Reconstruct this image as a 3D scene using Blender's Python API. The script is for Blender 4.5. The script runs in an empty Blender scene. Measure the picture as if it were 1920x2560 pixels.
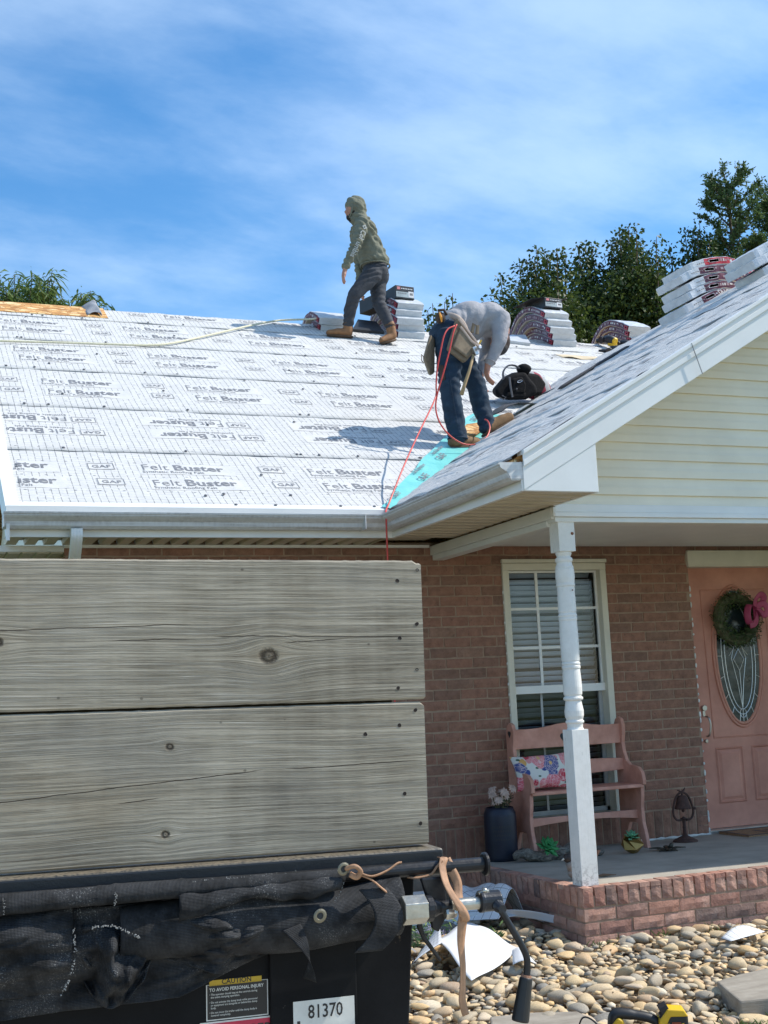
import bpy, bmesh, math, random
import numpy as np
from mathutils import Vector, Matrix, Euler
from math import radians, sin, cos, pi, hypot
random.seed(7); rng = np.random.default_rng(7)
scene = bpy.context.scene
COL = scene.collection

# ---------------------------------------------------------------- camera
cam_data = bpy.data.cameras.new('camera'); cam = bpy.data.objects.new('camera', cam_data); COL.objects.link(cam)
YAW, PITCH, ROLL = .37546, radians(8.3696), radians(2.6545)
cam_data.sensor_fit = 'VERTICAL'; cam_data.sensor_height = 36; cam_data.lens = 3066.3 / 2560 * 36
cam_data.clip_start = .05; cam_data.clip_end = 2000
Rz = Matrix.Rotation(-YAW, 3, 'Z'); Rx = Matrix.Rotation(pi/2 + PITCH, 3, 'X'); Rr = Matrix.Rotation(-ROLL, 3, 'Z')
cam.matrix_world = (Rz @ Rx @ Rr).to_4x4()
scene.camera = cam
# ---------------------------------------------------------------- sun, sky, exposure
SUN = Vector((.66, -.15, .74)).normalized()
sd = bpy.data.lights.new('sun', 'SUN'); sd.energy = 3.8; sd.angle = radians(.53); sd.color = (1, .95, .86)
so = bpy.data.objects.new('sun', sd); COL.objects.link(so); so.rotation_euler = SUN.to_track_quat('Z', 'Y').to_euler()
world = bpy.data.worlds.new('World'); scene.world = world; world.use_nodes = True
scene.view_settings.view_transform = 'Standard'; scene.view_settings.look = 'None'
scene.view_settings.exposure = 0.46; scene.view_settings.gamma = 1; scene.view_settings.use_curve_mapping = False
scene.cycles.max_bounces = 8

# ---------------------------------------------------------------- node helper
class N:
    """operator-overloaded shader socket"""
    def __init__(s, t, sock): s.t = t; s.k = sock
    def _m(s, op, o=None, o2=None):
        n = s.t.nodes.new('ShaderNodeMath'); n.operation = op
        for i, q in enumerate((s, o, o2)):
            if q is None: continue
            if isinstance(q, N): s.t.links.new(q.k, n.inputs[i])
            else: n.inputs[i].default_value = q
        return N(s.t, n.outputs[0])
    def __add__(s, o): return s._m('ADD', o)
    def __radd__(s, o): return s._m('ADD', o)
    def __sub__(s, o): return s._m('SUBTRACT', o)
    def __rsub__(s, o): return (s*-1)+o
    def __mul__(s, o): return s._m('MULTIPLY', o)
    def __rmul__(s, o): return s._m('MULTIPLY', o)
    def __truediv__(s, o): return s._m('DIVIDE', o)
    def __lt__(s, o): return s._m('LESS_THAN', o)
    def __gt__(s, o): return s._m('GREATER_THAN', o)
    def __pow__(s, o): return s._m('POWER', o)
    def sin(s): return s._m('SINE')
    def exp(s): return s._m('EXPONENT')
    def abs(s): return s._m('ABSOLUTE')
    def frac(s): return s._m('FRACT')
    def max(s, o): return s._m('MAXIMUM', o)
    def min(s, o): return s._m('MINIMUM', o)
    def clamp(s): 
        r = s._m('ADD', 0.0); r.k.node.use_clamp = True; return r
    def step(s, a, b):
        n = s.t.nodes.new('ShaderNodeMapRange'); n.clamp = True; n.interpolation_type = 'SMOOTHSTEP'
        s.t.links.new(s.k, n.inputs[0]); n.inputs[1].default_value = a; n.inputs[2].default_value = b
        return N(s.t, n.outputs[0])
class T:
    def __init__(s, tree): s.t = tree
    def new(s, kind): return s.t.nodes.new('ShaderNode'+kind)
    def link(s, a, b): s.t.links.new(a.k if isinstance(a, N) else a, b)
    def co(s, which='Object'):
        n = s.new('TexCoord'); return n.outputs[which]
    def xyz(s, v):
        n = s.new('SeparateXYZ'); s.link(v, n.inputs[0]); return [N(s.t, o) for o in n.outputs]
    def vec(s, x, y, z):
        n = s.new('CombineXYZ')
        for i, q in enumerate((x, y, z)):
            if isinstance(q, N): s.link(q, n.inputs[i])
            else: n.inputs[i].default_value = q
        return n.outputs[0]
    def scale(s, v, sc, off=(0, 0, 0)):
        n = s.new('Mapping'); s.link(v, n.inputs[0]); n.inputs['Scale'].default_value = sc; n.inputs['Location'].default_value = off
        return n.outputs[0]
    def noise(s, v, scale=5, detail=4, rough=.55, dist=0, lac=2):
        n = s.new('TexNoise'); s.link(v, n.inputs['Vector']); n.inputs['Scale'].default_value = scale
        n.inputs['Detail'].default_value = detail; n.inputs['Roughness'].default_value = rough; n.inputs['Distortion'].default_value = dist
        return N(s.t, n.outputs['Fac'])
    def voro(s, v, scale=5, out='Distance', rnd=1, feat='F1'):
        n = s.new('TexVoronoi'); n.feature = feat; s.link(v, n.inputs['Vector']); n.inputs['Scale'].default_value = scale; n.inputs['Randomness'].default_value = rnd
        return N(s.t, n.outputs[out])
    def ramp(s, f, stops):
        n = s.new('ValToRGB'); e = n.color_ramp.elements
        while len(e) < len(stops): e.new(.5)
        for q, (p, c) in zip(e, stops): q.position = p; q.color = (*c, 1)
        s.link(f, n.inputs[0]); return n.outputs[0]
    def mix(s, f, a, b, mode='MIX'):
        n = s.new('Mix'); n.data_type = 'RGBA'; n.blend_type = mode
        for i, q in ((0, f), (6, a), (7, b)):
            if isinstance(q, N): s.link(q, n.inputs[i])
            elif hasattr(q, 'node'): s.t.links.new(q, n.inputs[i])
            elif isinstance(q, (tuple, list)): n.inputs[i].default_value = (*q, 1)
            else: n.inputs[i].default_value = q
        return n.outputs[2]
    def rand(s): return N(s.t, s.new('ObjectInfo').outputs['Random'])
    def bump(s, h, strength=.3, dist=.01):
        n = s.new('Bump'); n.inputs['Strength'].default_value = strength; n.inputs['Distance'].default_value = dist
        s.link(h, n.inputs['Height']); return n.outputs[0]

MATS = {}
def new_mat(name):
    m = bpy.data.materials.new(name); m.use_nodes = True; t = T(m.node_tree)
    b = m.node_tree.nodes['Principled BSDF']; MATS[name] = m
    return m, t, b
def setb(t, b, color=None, rough=None, metal=None, normal=None, spec=None):
    for key, q in (('Base Color', color), ('Roughness', rough), ('Metallic', metal), ('Normal', normal), ('Specular IOR Level', spec)):
        if q is None: continue
        if isinstance(q, N): t.link(q, b.inputs[key])
        elif hasattr(q, 'node'): t.t.links.new(q, b.inputs[key])
        elif isinstance(q, (tuple, list)): b.inputs[key].default_value = (*q, 1)
        else: b.inputs[key].default_value = q
def simple(name, c, rough=.6, metal=0, var=.18, scale=6, bump=.15, bscale=60, bdist=.004, spec=.5, hue=None, det=5, rnd=0, co='Object'):
    """plain procedural material: base colour broken up by noise, fine bump"""
    m, t, b = new_mat(name); v = t.co(co)
    n = t.noise(v, scale, det, .6)
    lo = tuple(max(0, q*(1-var)) for q in c); hi = tuple(min(1, q*(1+var)) for q in (hue or c))
    colr = t.ramp(n, [(.3, lo), (.7, hi)])
    if rnd:
        r = t.rand(); colr = t.mix(1.0, colr, t.ramp(r, [(0, (1-rnd,)*3), (1, (1+rnd,)*3)]), 'MULTIPLY')
    setb(t, b, colr, (t.noise(v, scale*2.3, 3)*.25+(rough-.12)).clamp(), metal, t.bump(t.noise(v, bscale, 4, .6), bump, bdist) if bump else None, spec)
    return m

# ---------------------------------------------------------------- sky (nishita + thin cirrus)
wt = T(world.node_tree); bg = world.node_tree.nodes['Background']
sky = wt.new('TexSky'); sky.sky_type = 'NISHITA'; sky.sun_disc = False
sky.sun_elevation = math.asin(SUN.z); sky.sun_rotation = math.atan2(SUN.x, SUN.y); sky.altitude = 200; sky.air_density = 1.0; sky.dust_density = .3; sky.ozone_density = 2.4
d = wt.co('Generated'); dx, dy, dz = wt.xyz(d)
k = dz.max(.02) + .18
px, py = dx/k, dy/k
cv = wt.vec(px*1.0 + py*.15, py*1.55 - px*.15, 0)
c1 = wt.noise(cv, 1.55, 8, .56, .12); c2 = wt.noise(wt.vec(px*1.4 + py*.5, py*2.6 - px*.6, 3), 2.2, 6, .6, .2); c3 = wt.noise(wt.vec(px*.5, py*.8, 9), 1.3, 3, .5)
cl = (c1*.60 + c2*.24 + c3*.30 + dz*.10).step(.49, .80)
hz = dz.step(.10, -.03)*.55
hs = wt.new('HueSaturation'); hs.inputs['Hue'].default_value = .497; hs.inputs['Saturation'].default_value = 1.28; hs.inputs['Value'].default_value = 1.27
world.node_tree.links.new(sky.outputs[0], hs.inputs['Color'])
skyc = wt.mix((cl*.47).max(hz*.8), hs.outputs[0], (5.6, 7.0, 8.6))
world.node_tree.links.new(skyc, bg.inputs['Color']); bg.inputs['Strength'].default_value = .122

# ---------------------------------------------------------------- geometry helpers
def off(p):
    v = Vector((0, 0, 0))
    while p is not None: v = v + Vector(p.location); p = p.parent
    return v
class MB:
    def __init__(s): s.v = []; s.f = []; s.m = []; s.uv = None
    def add(s, v, f, mi=0):
        o = len(s.v); s.v += [tuple(q) for q in v]; s.f += [tuple(i+o for i in q) for q in f]; s.m += [mi]*len(f); return s
    def box(s, x0, x1, y0, y1, z0, z1, mi=0):
        v = [(x, y, z) for z in (z0, z1) for y in (y0, y1) for x in (x0, x1)]
        return s.add(v, [(0, 2, 3, 1), (4, 5, 7, 6), (0, 1, 5, 4), (2, 6, 7, 3), (0, 4, 6, 2), (1, 3, 7, 5)], mi)
    def obox(s, c, hx, hy, hz, ax=None, mi=0):
        ax = ax or ((1, 0, 0), (0, 1, 0), (0, 0, 1)); A = [Vector(a).normalized() for a in ax]; c = Vector(c)
        v = [c + A[0]*hx*i + A[1]*hy*j + A[2]*hz*k for k in (-1, 1) for j in (-1, 1) for i in (-1, 1)]
        return s.add(v, [(0, 2, 3, 1), (4, 5, 7, 6), (0, 1, 5, 4), (2, 6, 7, 3), (0, 4, 6, 2), (1, 3, 7, 5)], mi)
    def prism(s, pts, ext, mi=0):
        n = len(pts); ext = Vector(ext); a = [Vector(p) for p in pts]; b = [p+ext for p in a]
        nrm = Vector((0, 0, 0))
        for i in range(n): nrm += a[i].cross(a[(i+1) % n])
        fl = nrm.dot(ext) > 0
        f = [tuple(range(n))[::-1] if fl else tuple(range(n)), tuple(range(n, 2*n)) if fl else tuple(range(n, 2*n))[::-1]]
        for i in range(n):
            j = (i+1) % n; f.append((i, j, n+j, n+i) if fl else (j, i, n+i, n+j))
        return s.add(a+b, f, mi)
    def tube(s, pts, r, n=8, caps=True, mi=0, closed=False, flat=1.0, up=None):
        P = [Vector(p) for p in pts]; K = len(P); R = r if isinstance(r, (list, tuple)) else [r]*K
        v = []; prev = None
        for i in range(K):
            if closed: t = P[(i+1) % K]-P[i-1]
            else: t = P[min(i+1, K-1)]-P[max(i-1, 0)]
            t.normalize()
            if prev is None:
                u = Vector(up) if up else (Vector((0, 0, 1)) if abs(t.z) < .9 else Vector((1, 0, 0)))
            else: u = prev
            a = u - t*u.dot(t)
            if a.length < 1e-6: a = Vector((1, .3, .2)).cross(t)
            a.normalize(); b = t.cross(a); prev = a
            for j in range(n):
                q = 2*pi*j/n; v.append(P[i] + a*R[i]*cos(q)*flat + b*R[i]*sin(q))
        f = []
        for i in range(K if closed else K-1):
            for j in range(n):
                i2 = (i+1) % K; f.append((i*n+j, i*n+(j+1) % n, i2*n+(j+1) % n, i2*n+j))
        if caps and not closed: f += [tuple(range(n))[::-1], tuple(range((K-1)*n, K*n))]
        return s.add(v, f, mi)
    def cyl(s, p0, p1, r0, r1=None, n=16, mi=0): return s.tube([p0, p1], [r0, r0 if r1 is None else r1], n, True, mi)
    def lathe(s, prof, o=(0, 0, 0), n=24, ax=None, mi=0):
        o = Vector(o); A = [Vector(a).normalized() for a in (ax or ((1, 0, 0), (0, 1, 0), (0, 0, 1)))]
        v = []; f = []; K = len(prof)
        for r, h in prof:
            for j in range(n):
                q = 2*pi*j/n; v.append(o + A[0]*r*cos(q) + A[1]*r*sin(q) + A[2]*h)
        for i in range(K-1):
            for j in range(n): f.append((i*n+j, i*n+(j+1) % n, (i+1)*n+(j+1) % n, (i+1)*n+j))
        f += [tuple(range(n))[::-1], tuple(range((K-1)*n, K*n))]
        return s.add(v, f, mi)
    def ell(s, c, r, n=12, k=8, ax=None, mi=0):
        c = Vector(c); A = [Vector(a) for a in (ax or ((1, 0, 0), (0, 1, 0), (0, 0, 1)))]
        v = [c - A[2]*r[2]]
        for i in range(1, k):
            t = -pi/2 + pi*i/k
            for j in range(n):
                q = 2*pi*j/n; v.append(c + A[0]*r[0]*cos(t)*cos(q) + A[1]*r[1]*cos(t)*sin(q) + A[2]*r[2]*sin(t))
        v.append(c + A[2]*r[2]); f = [(0, 1+(j+1) % n, 1+j) for j in range(n)]
        for i in range(k-2):
            for j in range(n):
                a = 1+i*n+j; b = 1+i*n+(j+1) % n; f.append((a, b, b+n, a+n))
        e = len(v)-1; f += [(e, e-n+j, e-n+(j+1) % n) for j in range(n)]
        return s.add(v, f, mi)
    def sheet(s, fn, nu, nv, mi=0, flip=False):
        v = [fn(i/nu, j/nv) for j in range(nv+1) for i in range(nu+1)]
        w = nu+1; f = [(j*w+i, j*w+i+1, (j+1)*w+i+1, (j+1)*w+i) for j in range(nv) for i in range(nu)]
        if flip: f = [q[::-1] for q in f]
        return s.add(v, f, mi)
    def text(s, body, o, X, Y, size, bold=0, mi=0, align='LEFT', sx=1.0):
        vs, fs = text_mesh(body, bold, align); o = Vector(o); X = Vector(X).normalized()*size*sx; Y = Vector(Y).normalized()*size
        return s.add([o + X*a + Y*b for a, b in vs], fs, mi)
    def build(s, name, mats, parent=None, smooth=False, bevel=0, local=False, solid=0, seg=2, sub=0):
        me = bpy.data.meshes.new(name)
        o3 = Vector((0, 0, 0)) if local else off(parent)
        me.from_pydata([(a-o3.x, b-o3.y, c-o3.z) for a, b, c in s.v], [], s.f)
        for q in (mats if isinstance(mats, (list, tuple)) else [mats]): me.materials.append(q)
        if any(s.m): me.polygons.foreach_set('material_index', s.m)
        if smooth: me.polygons.foreach_set('use_smooth', [True]*len(s.f))
        if s.uv is not None:
            l = me.uv_layers.new(name='UVMap'); idx = np.empty(len(me.loops), int); me.loops.foreach_get('vertex_index', idx)
            l.data.foreach_set('uv', np.asarray(s.uv, float)[idx].ravel())
        me.validate(); me.update()
        return obj(name, me, parent, bevel, solid, seg, sub)
def obj(name, me, parent=None, bevel=0, solid=0, seg=2, sub=0):
    o = bpy.data.objects.new(name, me); COL.objects.link(o); o.parent = parent
    if solid: q = o.modifiers.new('solid', 'SOLIDIFY'); q.thickness = solid; q.offset = 0
    if sub: q = o.modifiers.new('sub', 'SUBSURF'); q.levels = sub; q.render_levels = sub
    if bevel:
        q = o.modifiers.new('bevel', 'BEVEL'); q.width = bevel; q.segments = seg; q.limit_method = 'ANGLE'; q.angle_limit = radians(35)
    return o
_tc = {}
def text_mesh(body, bold=0, align='LEFT'):
    key = (body, bold, align)
    if key in _tc: return _tc[key]
    c = bpy.data.curves.new('print', 'FONT'); c.body = body; c.size = 1; c.offset = bold; c.align_x = align; c.resolution_u = 2
    o = bpy.data.objects.new('print', c); COL.objects.link(o)
    dg = bpy.context.evaluated_depsgraph_get(); me = bpy.data.meshes.new_from_object(o.evaluated_get(dg))
    vs = [(v.co.x, v.co.y) for v in me.vertices]; fs = [tuple(p.vertices) for p in me.polygons]
    bpy.data.objects.remove(o); bpy.data.curves.remove(c); bpy.data.meshes.remove(me)
    _tc[key] = (vs, fs); return _tc[key]
def tag(o, label=None, cat=None, group=None, kind=None):
    for key, q in (('label', label), ('category', cat), ('group', group), ('kind', kind)):
        if q: o[key] = q
    return o
def thing(name, label, cat, loc=(0, 0, 0), group=None, rot=None):
    o = bpy.data.objects.new(name, None); COL.objects.link(o); o.location = loc; o.empty_display_size = .1
    if rot: o.rotation_euler = rot
    return tag(o, label, cat, group)
def bez(pts, n=8):
    """catmull-rom through points"""
    P = [Vector(p) for p in pts]; P = [P[0]*2-P[1]] + P + [P[-1]*2-P[-2]]; out = []
    for i in range(1, len(P)-2):
        a, b, c, e = P[i-1:i+3]
        for k2 in range(n):
            t = k2/n; out.append(.5*((2*b)+(c-a)*t+(2*a-5*b+4*c-e)*t*t+(3*b-a-3*c+e)*t**3))
    out.append(P[-2]); return out
def vnoise(x, y, s=0):
    """cheap smooth pseudo-noise -1..1"""
    return (sin(x*1.7+s*1.3+1.9*sin(y*1.1+s))+sin(y*2.3-s*.7+1.4*sin(x*1.3-s*2.1))+sin((x+y)*1.1+s*2.7))/3
# ================================================================ materials
WHITE = simple('white_aluminium', (.80, .79, .755), .42, var=.05, scale=3, bump=.04, bscale=8, bdist=.01)
def stained_white():
    m, t, b = new_mat('weathered_gutter'); v = t.co('Object'); x, y, z = t.xyz(v)
    n = t.noise(t.vec(x*1.5, y*1.5, z*60), 1.2, 5, .6); n2 = t.noise(t.vec(x*45, y*45, z*5), 1, 3)
    c = t.ramp(n*.7+n2*.3, [(.32, (.34, .31, .28)), (.44, (.56, .54, .52)), (.58, (.68, .67, .65))])
    setb(t, b, c, .5, 0, t.bump(n, .05, .01)); return m
GUTTER = stained_white()
SOFFIT = simple('almond_soffit', (.58, .50, .37), .5, var=.08, scale=4, bump=.05)
SIDING = simple('cream_vinyl_siding', (.84, .77, .61), .48, var=.06, scale=2.5, bump=.12, bscale=40, bdist=.003)
TRIMC = simple('cream_window_trim', (.68, .63, .51), .5, var=.07, bump=.08)
CONC = simple('porch_concrete', (.37, .335, .28), .85, var=.2, scale=4, bump=.3, bscale=150, bdist=.002)
CORAL = simple('coral_paint', (.53, .215, .145), .55, var=.10, scale=4, bump=.15, bscale=70, hue=(.58, .26, .18))
CORALB = simple('coral_bench_paint', (.56, .25, .175), .65, var=.14, scale=9, bump=.3, bscale=45, hue=(.60, .30, .22))
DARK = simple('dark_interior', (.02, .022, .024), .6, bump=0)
MORTAR = simple('mortar', (.36, .25, .175), .95, var=.2, scale=20, bump=.5, bscale=220, bdist=.004)
CAULK = simple('white_caulk', (.75, .74, .70), .7, bump=.4, bscale=60)
def brick_mat(name, cols, worn=0.0):
    m, t, b = new_mat(name); v = t.co('Object'); r = t.rand(); x, y, z = t.xyz(v)
    w = t.vec(x+r*31, y+r*17, z+r*7)
    base = t.ramp(r, [(i/(len(cols)-1), c) for i, c in enumerate(cols)])
    n = t.noise(w, 16, 6, .65); spots = t.noise(w, 42, 4, .7).step(.60, .70)
    c = t.mix(1.0, base, t.ramp(n, [(.25, (.66, .63, .62)), (.75, (1.25, 1.22, 1.2))]), 'MULTIPLY')
    c = t.mix(spots*.55, c, (.05, .035, .03))
    if worn: c = t.mix(t.noise(w, 9, 5, .7).step(.52, .75)*worn, c, (.62, .50, .42))
    setb(t, b, c, .92, 0, t.bump(t.noise(w, 55, 6, .7), .9, .006)); return m
BRICK = brick_mat('brick_house', [(.285, .150, .102), (.310, .160, .109), (.325, .164, .112), (.295, .156, .108), (.235, .132, .094), (.310, .178, .124), (.305, .151, .104)])
BRICKP = brick_mat('brick_porch', [(.46, .24, .17), (.54, .31, .23), (.42, .21, .155), (.30, .18, .14), (.56, .34, .26), (.22, .15, .125), (.50, .27, .20)], .3)
def felt_mat(name, grid=True, tint=(.665, .65, .62)):
    m, t, b = new_mat(name); uv = t.co('UV'); u, v, _ = t.xyz(uv); oc = t.co('Object')
    n = t.noise(t.vec(u*2.5, v*5, 0), 2, 5, .6); fine = t.noise(t.vec(u*3, v*30, 0), 3, 5, .65)
    col = t.ramp(n, [(.3, tuple(q*.93 for q in tint)), (.7, tint)])
    if grid:
        wob = t.noise(t.vec(u*1.2, v*3, 5), 3, 3)*.010
        gx = ((u+wob)/.0476).frac(); gy = ((v+wob)/.0476).frac()
        lx = (gx < .11); ly = (gy < .075)
        brk = t.noise(t.vec(u*9, v*9, 2), 3, 3).step(.36, .52)
        ln = (lx.max(ly*.55))*brk
        dxp = ((u/.1545).frac()-.5)*.1545; dyp = ((v/.2855).frac()-.02)*.2855
        dot = ((dxp*dxp + dyp*dyp*3.0) < .00011)*1.0
        col = t.mix((ln*.72).max(dot*.8), col, (.06, .065, .08))
    setb(t, b, col, .62, 0, t.bump(n*.6+fine*.4, .8, .03), .3); return m
FELT = felt_mat('roofing_underlayment'); FELTP = felt_mat('underlayment_blank', False)
INK = simple('printed_ink', (.19, .19, .20), .6, var=.3, scale=30, bump=0)
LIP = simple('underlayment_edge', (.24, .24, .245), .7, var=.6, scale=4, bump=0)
TEAL = None
def teal_mat():
    m, t, b = new_mat('teal_leak_barrier'); v = t.co('Object'); n = t.noise(v, 5, 5, .6)
    setb(t, b, t.ramp(n, [(.3, (.16, .56, .53)), (.7, (.24, .68, .64))]), .3, 0, t.bump(n, .6, .03)); return m
TEAL = teal_mat()
def osb_mat():
    m, t, b = new_mat('strand_board'); v = t.co('Object'); x, y, z = t.xyz(v)
    wv = t.vec(x*13+t.noise(v, 6)*3, y*34+t.noise(v, 5)*5, z*10)
    n = t.new('TexVoronoi'); t.link(wv, n.inputs['Vector']); n.inputs['Scale'].default_value = 1.0; cr, cg, cb = t.xyz(n.outputs['Color'])
    ed = t.new('TexVoronoi'); ed.feature = 'DISTANCE_TO_EDGE'; t.link(wv, ed.inputs['Vector']); ed.inputs['Scale'].default_value = 1.0
    f = t.noise(t.vec(x*8, y*40, z*40), 3, 5, .65, 1.0)
    c = t.ramp(cr*.65+f*.35, [(.2, (.40, .17, .045)), (.45, (.66, .33, .10)), (.65, (.78, .48, .18)), (.85, (.88, .68, .38))])
    c = t.mix(N(t.t, ed.outputs['Distance']).step(.10, .02)*.6, c, (.22, .09, .025))
    setb(t, b, c, .75, 0, t.bump(cr+f, .5, .006)); return m
OSB = osb_mat()
SOIL = simple('soil', (.115, .085, .055), .95, var=.4, scale=9, bump=.8, bscale=40, bdist=.02)
def ground_mat():
    m, t, b = new_mat('lawn_ground'); v = t.co('Object'); n = t.noise(v, .6, 6, .6); f = t.noise(v, 25, 4, .7)
    setb(t, b, t.ramp(n*.5+f*.5, [(.3, (.045, .06, .02)), (.5, (.08, .11, .03)), (.7, (.15, .14, .07))]), .95, 0, t.bump(f, .8, .03)); return m
LAWN = ground_mat()
GLASS = None
def glass_mat(name, tint, refl=.0):
    m, t, b = new_mat(name); nt = m.node_tree
    g = t.new('BsdfGlossy'); g.inputs['Roughness'].default_value = .02; g.inputs['Color'].default_value = (1, 1, 1, 1)
    tr = t.new('BsdfTransparent'); tr.inputs['Color'].default_value = (*tint, 1)
    fr = t.new('Fresnel'); fr.inputs['IOR'].default_value = 1.5
    mx = t.new('MixShader'); fa2 = (N(nt, fr.outputs[0])+refl).clamp(); nt.links.new(fa2.k, mx.inputs[0]); nt.links.new(tr.outputs[0], mx.inputs[1]); nt.links.new(g.outputs[0], mx.inputs[2])
    out = [q for q in nt.nodes if q.type == 'OUTPUT_MATERIAL'][0]; nt.links.new(mx.outputs[0], out.inputs['Surface']); return m
GLASS = glass_mat('window_glass', (.90, .93, .95), .0); SCREEN = glass_mat('screened_glass', (.50, .52, .52), .02)
BLIND = simple('blind_slat_white', (.60, .67, .76), .5, var=.04, bump=0)
NICKEL = simple('satin_nickel', (.45, .41, .36), .35, 1, .1, bump=.05)
BRASSL = simple('lead_came', (.70, .70, .68), .35, .6, .1, bump=0)

# ================================================================ setting: ground
G0 = -1.45
g = MB(); g.sheet(lambda a, b_: ((a-.5)*700, (b_-.35)*700, G0-.035+.02*vnoise((a-.5)*700*.4, b_*700*.4)*(1 if abs(a-.5)<.02 else 0)), 140, 140)
tag(g.build('ground', LAWN, smooth=True), kind='structure')
dv = MB(); dv.sheet(lambda a, b_: (-14+19*a, -16+20.0*b_, G0-.008), 8, 8)  # unseen pale ground, added to bounce warm light onto boards and siding
tag(dv.build('bounce_ground', simple('pale_bounce_gravel', (.50, .45, .36), .95, var=.25, scale=14, bump=.8, bscale=90, bdist=.01)), kind='structure')
bed = MB(); bed.sheet(lambda a, b_: (1.0+a*6.0, 4.05+b_*4.05, G0-.03+.012*vnoise(a*30, b_*24, 3)), 60, 50)
STONE_BED = tag(bed.build('stone_bed', SOIL, smooth=True), kind='structure')

# ================================================================ house
XE, YE, ZE, PM = 3.04, 7.65, 1.215, 7/12
YW = 8.1; RIDGE_Y = 12.6; RIDGE_Z = ZE+PM*(RIDGE_Y-YE); GX = 6.65; GZ = ZE+PM*(GX-XE); KS = hypot(1, PM)
house = thing('house', 'one-storey brick house being re-roofed, white trim and a gabled front porch', 'house', (0, 0, 0))
def P(name, mb, mats, parent=house, **k): return mb.build(name, mats, parent, **k)
def roofz(y): return ZE+PM*(y-YE)
def gz(x): return ZE+PM*(x-XE)
def floorz(y): return -1.185+(8.1-y)*.0245
# --- brick wall: mortar backing with openings + bricks one by one
WX0, WX1 = .954, 13.0
WIN = (4.106, 4.985, -.975, .905); DOOR = (5.745, 6.70, -1.3, .99)
w = MB(); my = YW+.009
def wallseg(x0, x1, z0, z1): w.box(x0, x1, my, my+.12, z0, z1)
wallseg(WX0+.009, WIN[0], -1.5, 1.06); wallseg(WIN[0], WIN[1], -1.5, WIN[2]); wallseg(WIN[0], WIN[1], WIN[3], 1.06)
wallseg(WIN[1], DOOR[0], -1.5, 1.06); wallseg(DOOR[0], DOOR[1], DOOR[3], 1.06); wallseg(DOOR[1], WX1, -1.5, 1.06)
w.box(WX0+.009, WX0+.12, my+.12, 16.9, -1.5, 1.06)
wall = P('brick_wall', w, MORTAR)
def brick_mesh(name, L, H, Dp, mat, seed):
    """brick with knocked-about front face, front face at y=0, centred in x,z"""
    r = random.Random(seed); nx, nz = 4, 2; c = .005
    v = []; f = []
    for j in range(nz+1):
        for i in range(nx+1):
            e = (i in (0, nx)) or (j in (0, nz))
            v.append((-L/2+L*i/nx + (r.uniform(-.002, .002)), (c if e else r.uniform(-.0025, .0022)), -H/2+H*j/nz + (r.uniform(-.002, .002) if e else 0)))
    W = nx+1
    for j in range(nz):
        for i in range(nx): f.append((j*W+i, j*W+i+1, (j+1)*W+i+1, (j+1)*W+i))
    ring = [i for i in range(W)] + [j*W+nx for j in range(1, nz+1)] + [nz*W+i for i in range(nx-1, -1, -1)] + [j*W for j in range(nz-1, 0, -1)]
    o = len(v)
    for i in ring: v.append((v[i][0], Dp, v[i][2]))
    for q in range(len(ring)):
        a, b_ = ring[q], ring[(q+1) % len(ring)]; f.append((b_, a, o+q, o+(q+1) % len(ring)))
    me = bpy.data.meshes.new(name); me.from_pydata(v, [], f); me.materials.append(mat); me.update(); return me
CH, BP, BH, BL = .0745, .212, .064, .202
BR = [brick_mesh('brick', BL, BH, .03, BRICK, 100+i) for i in range(6)]
BRS = [brick_mesh('brick', BL, BH, .03, BRICKP, 200+i) for i in range(6)]
def brick(me, parent, x, y, z, L=1.0, face='F', soldier=False):
    o = bpy.data.objects.new('brick', me); COL.objects.link(o); o.parent = parent; o.location = (x, y, z)
    rz = 0 if face == 'F' else -pi/2           # 'L' = face looking to -x
    o.rotation_euler = Euler((0, pi/2 if soldier else 0, 0)).to_matrix().to_euler() if face == 'F' else (Matrix.Rotation(rz, 3, 'Z') @ Matrix.Rotation(pi/2 if soldier else 0, 3, 'Y')).to_euler()
    o.scale = (L, 1, 1); return o
z0 = -1.185+.215; row = 0; back = MB()
z = z0
seen = 0
while z+CH < 1.05:
    zc = z+CH/2; shift = (row % 2)*BP/2 + random.uniform(-.012, .012)
    xs = WX0+.004 - shift
    while xs < 11.2:
        a, b_ = xs+.005, xs+BP-.005; xs += BP
        a = max(a, WX0)
        for (lo, hi) in ((WX0, WIN[0]-.004), (WIN[1]+.006, DOOR[0]-.002), (DOOR[1]+.002, 11.3)) if (zc > WIN[2]-.01 and zc < WIN[3]+.02) else (((WX0, DOOR[0]-.002), (DOOR[1]+.002, 11.3)) if zc < DOOR[3] else ((WX0, 11.3),)):
            aa, bb = max(a, lo), min(b_, hi)
            if bb-aa < .03: continue
            if (aa < 3.05 and zc < .80) or aa > 6.95:                  # behind the trailer: joined
                back.box(aa, bb, YW+random.uniform(-.002, .003), YW+.03, zc-BH/2, zc+BH/2); continue
            brick(random.choice(BR), wall, (aa+bb)/2, YW+random.uniform(-.002, .003), zc+random.uniform(-.002, .002), (bb-aa)/BL)
    row += 1; z += CH
for r_ in range(7):
    zc = -1.185+.215-CH*(r_+.5); xs = WX0-(r_ % 2)*BP/2
    while xs < 3.08: back.box(max(WX0, xs+.005), min(3.09, xs+BP-.005), YW+random.uniform(-.002, .003), YW+.03, zc-BH/2, zc+BH/2); xs += BP
    xs = 6.72-(r_ % 2)*BP/2
    while xs < 11.2 and r_ < 3: back.box(max(DOOR[1]+.004, xs+.005), xs+BP-.005, YW+random.uniform(-.002, .003), YW+.03, zc-BH/2, zc+BH/2); xs += BP
tag(back.build('bricks_behind_trailer', BRICK, wall), kind='stuff')
x = 3.1
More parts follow.
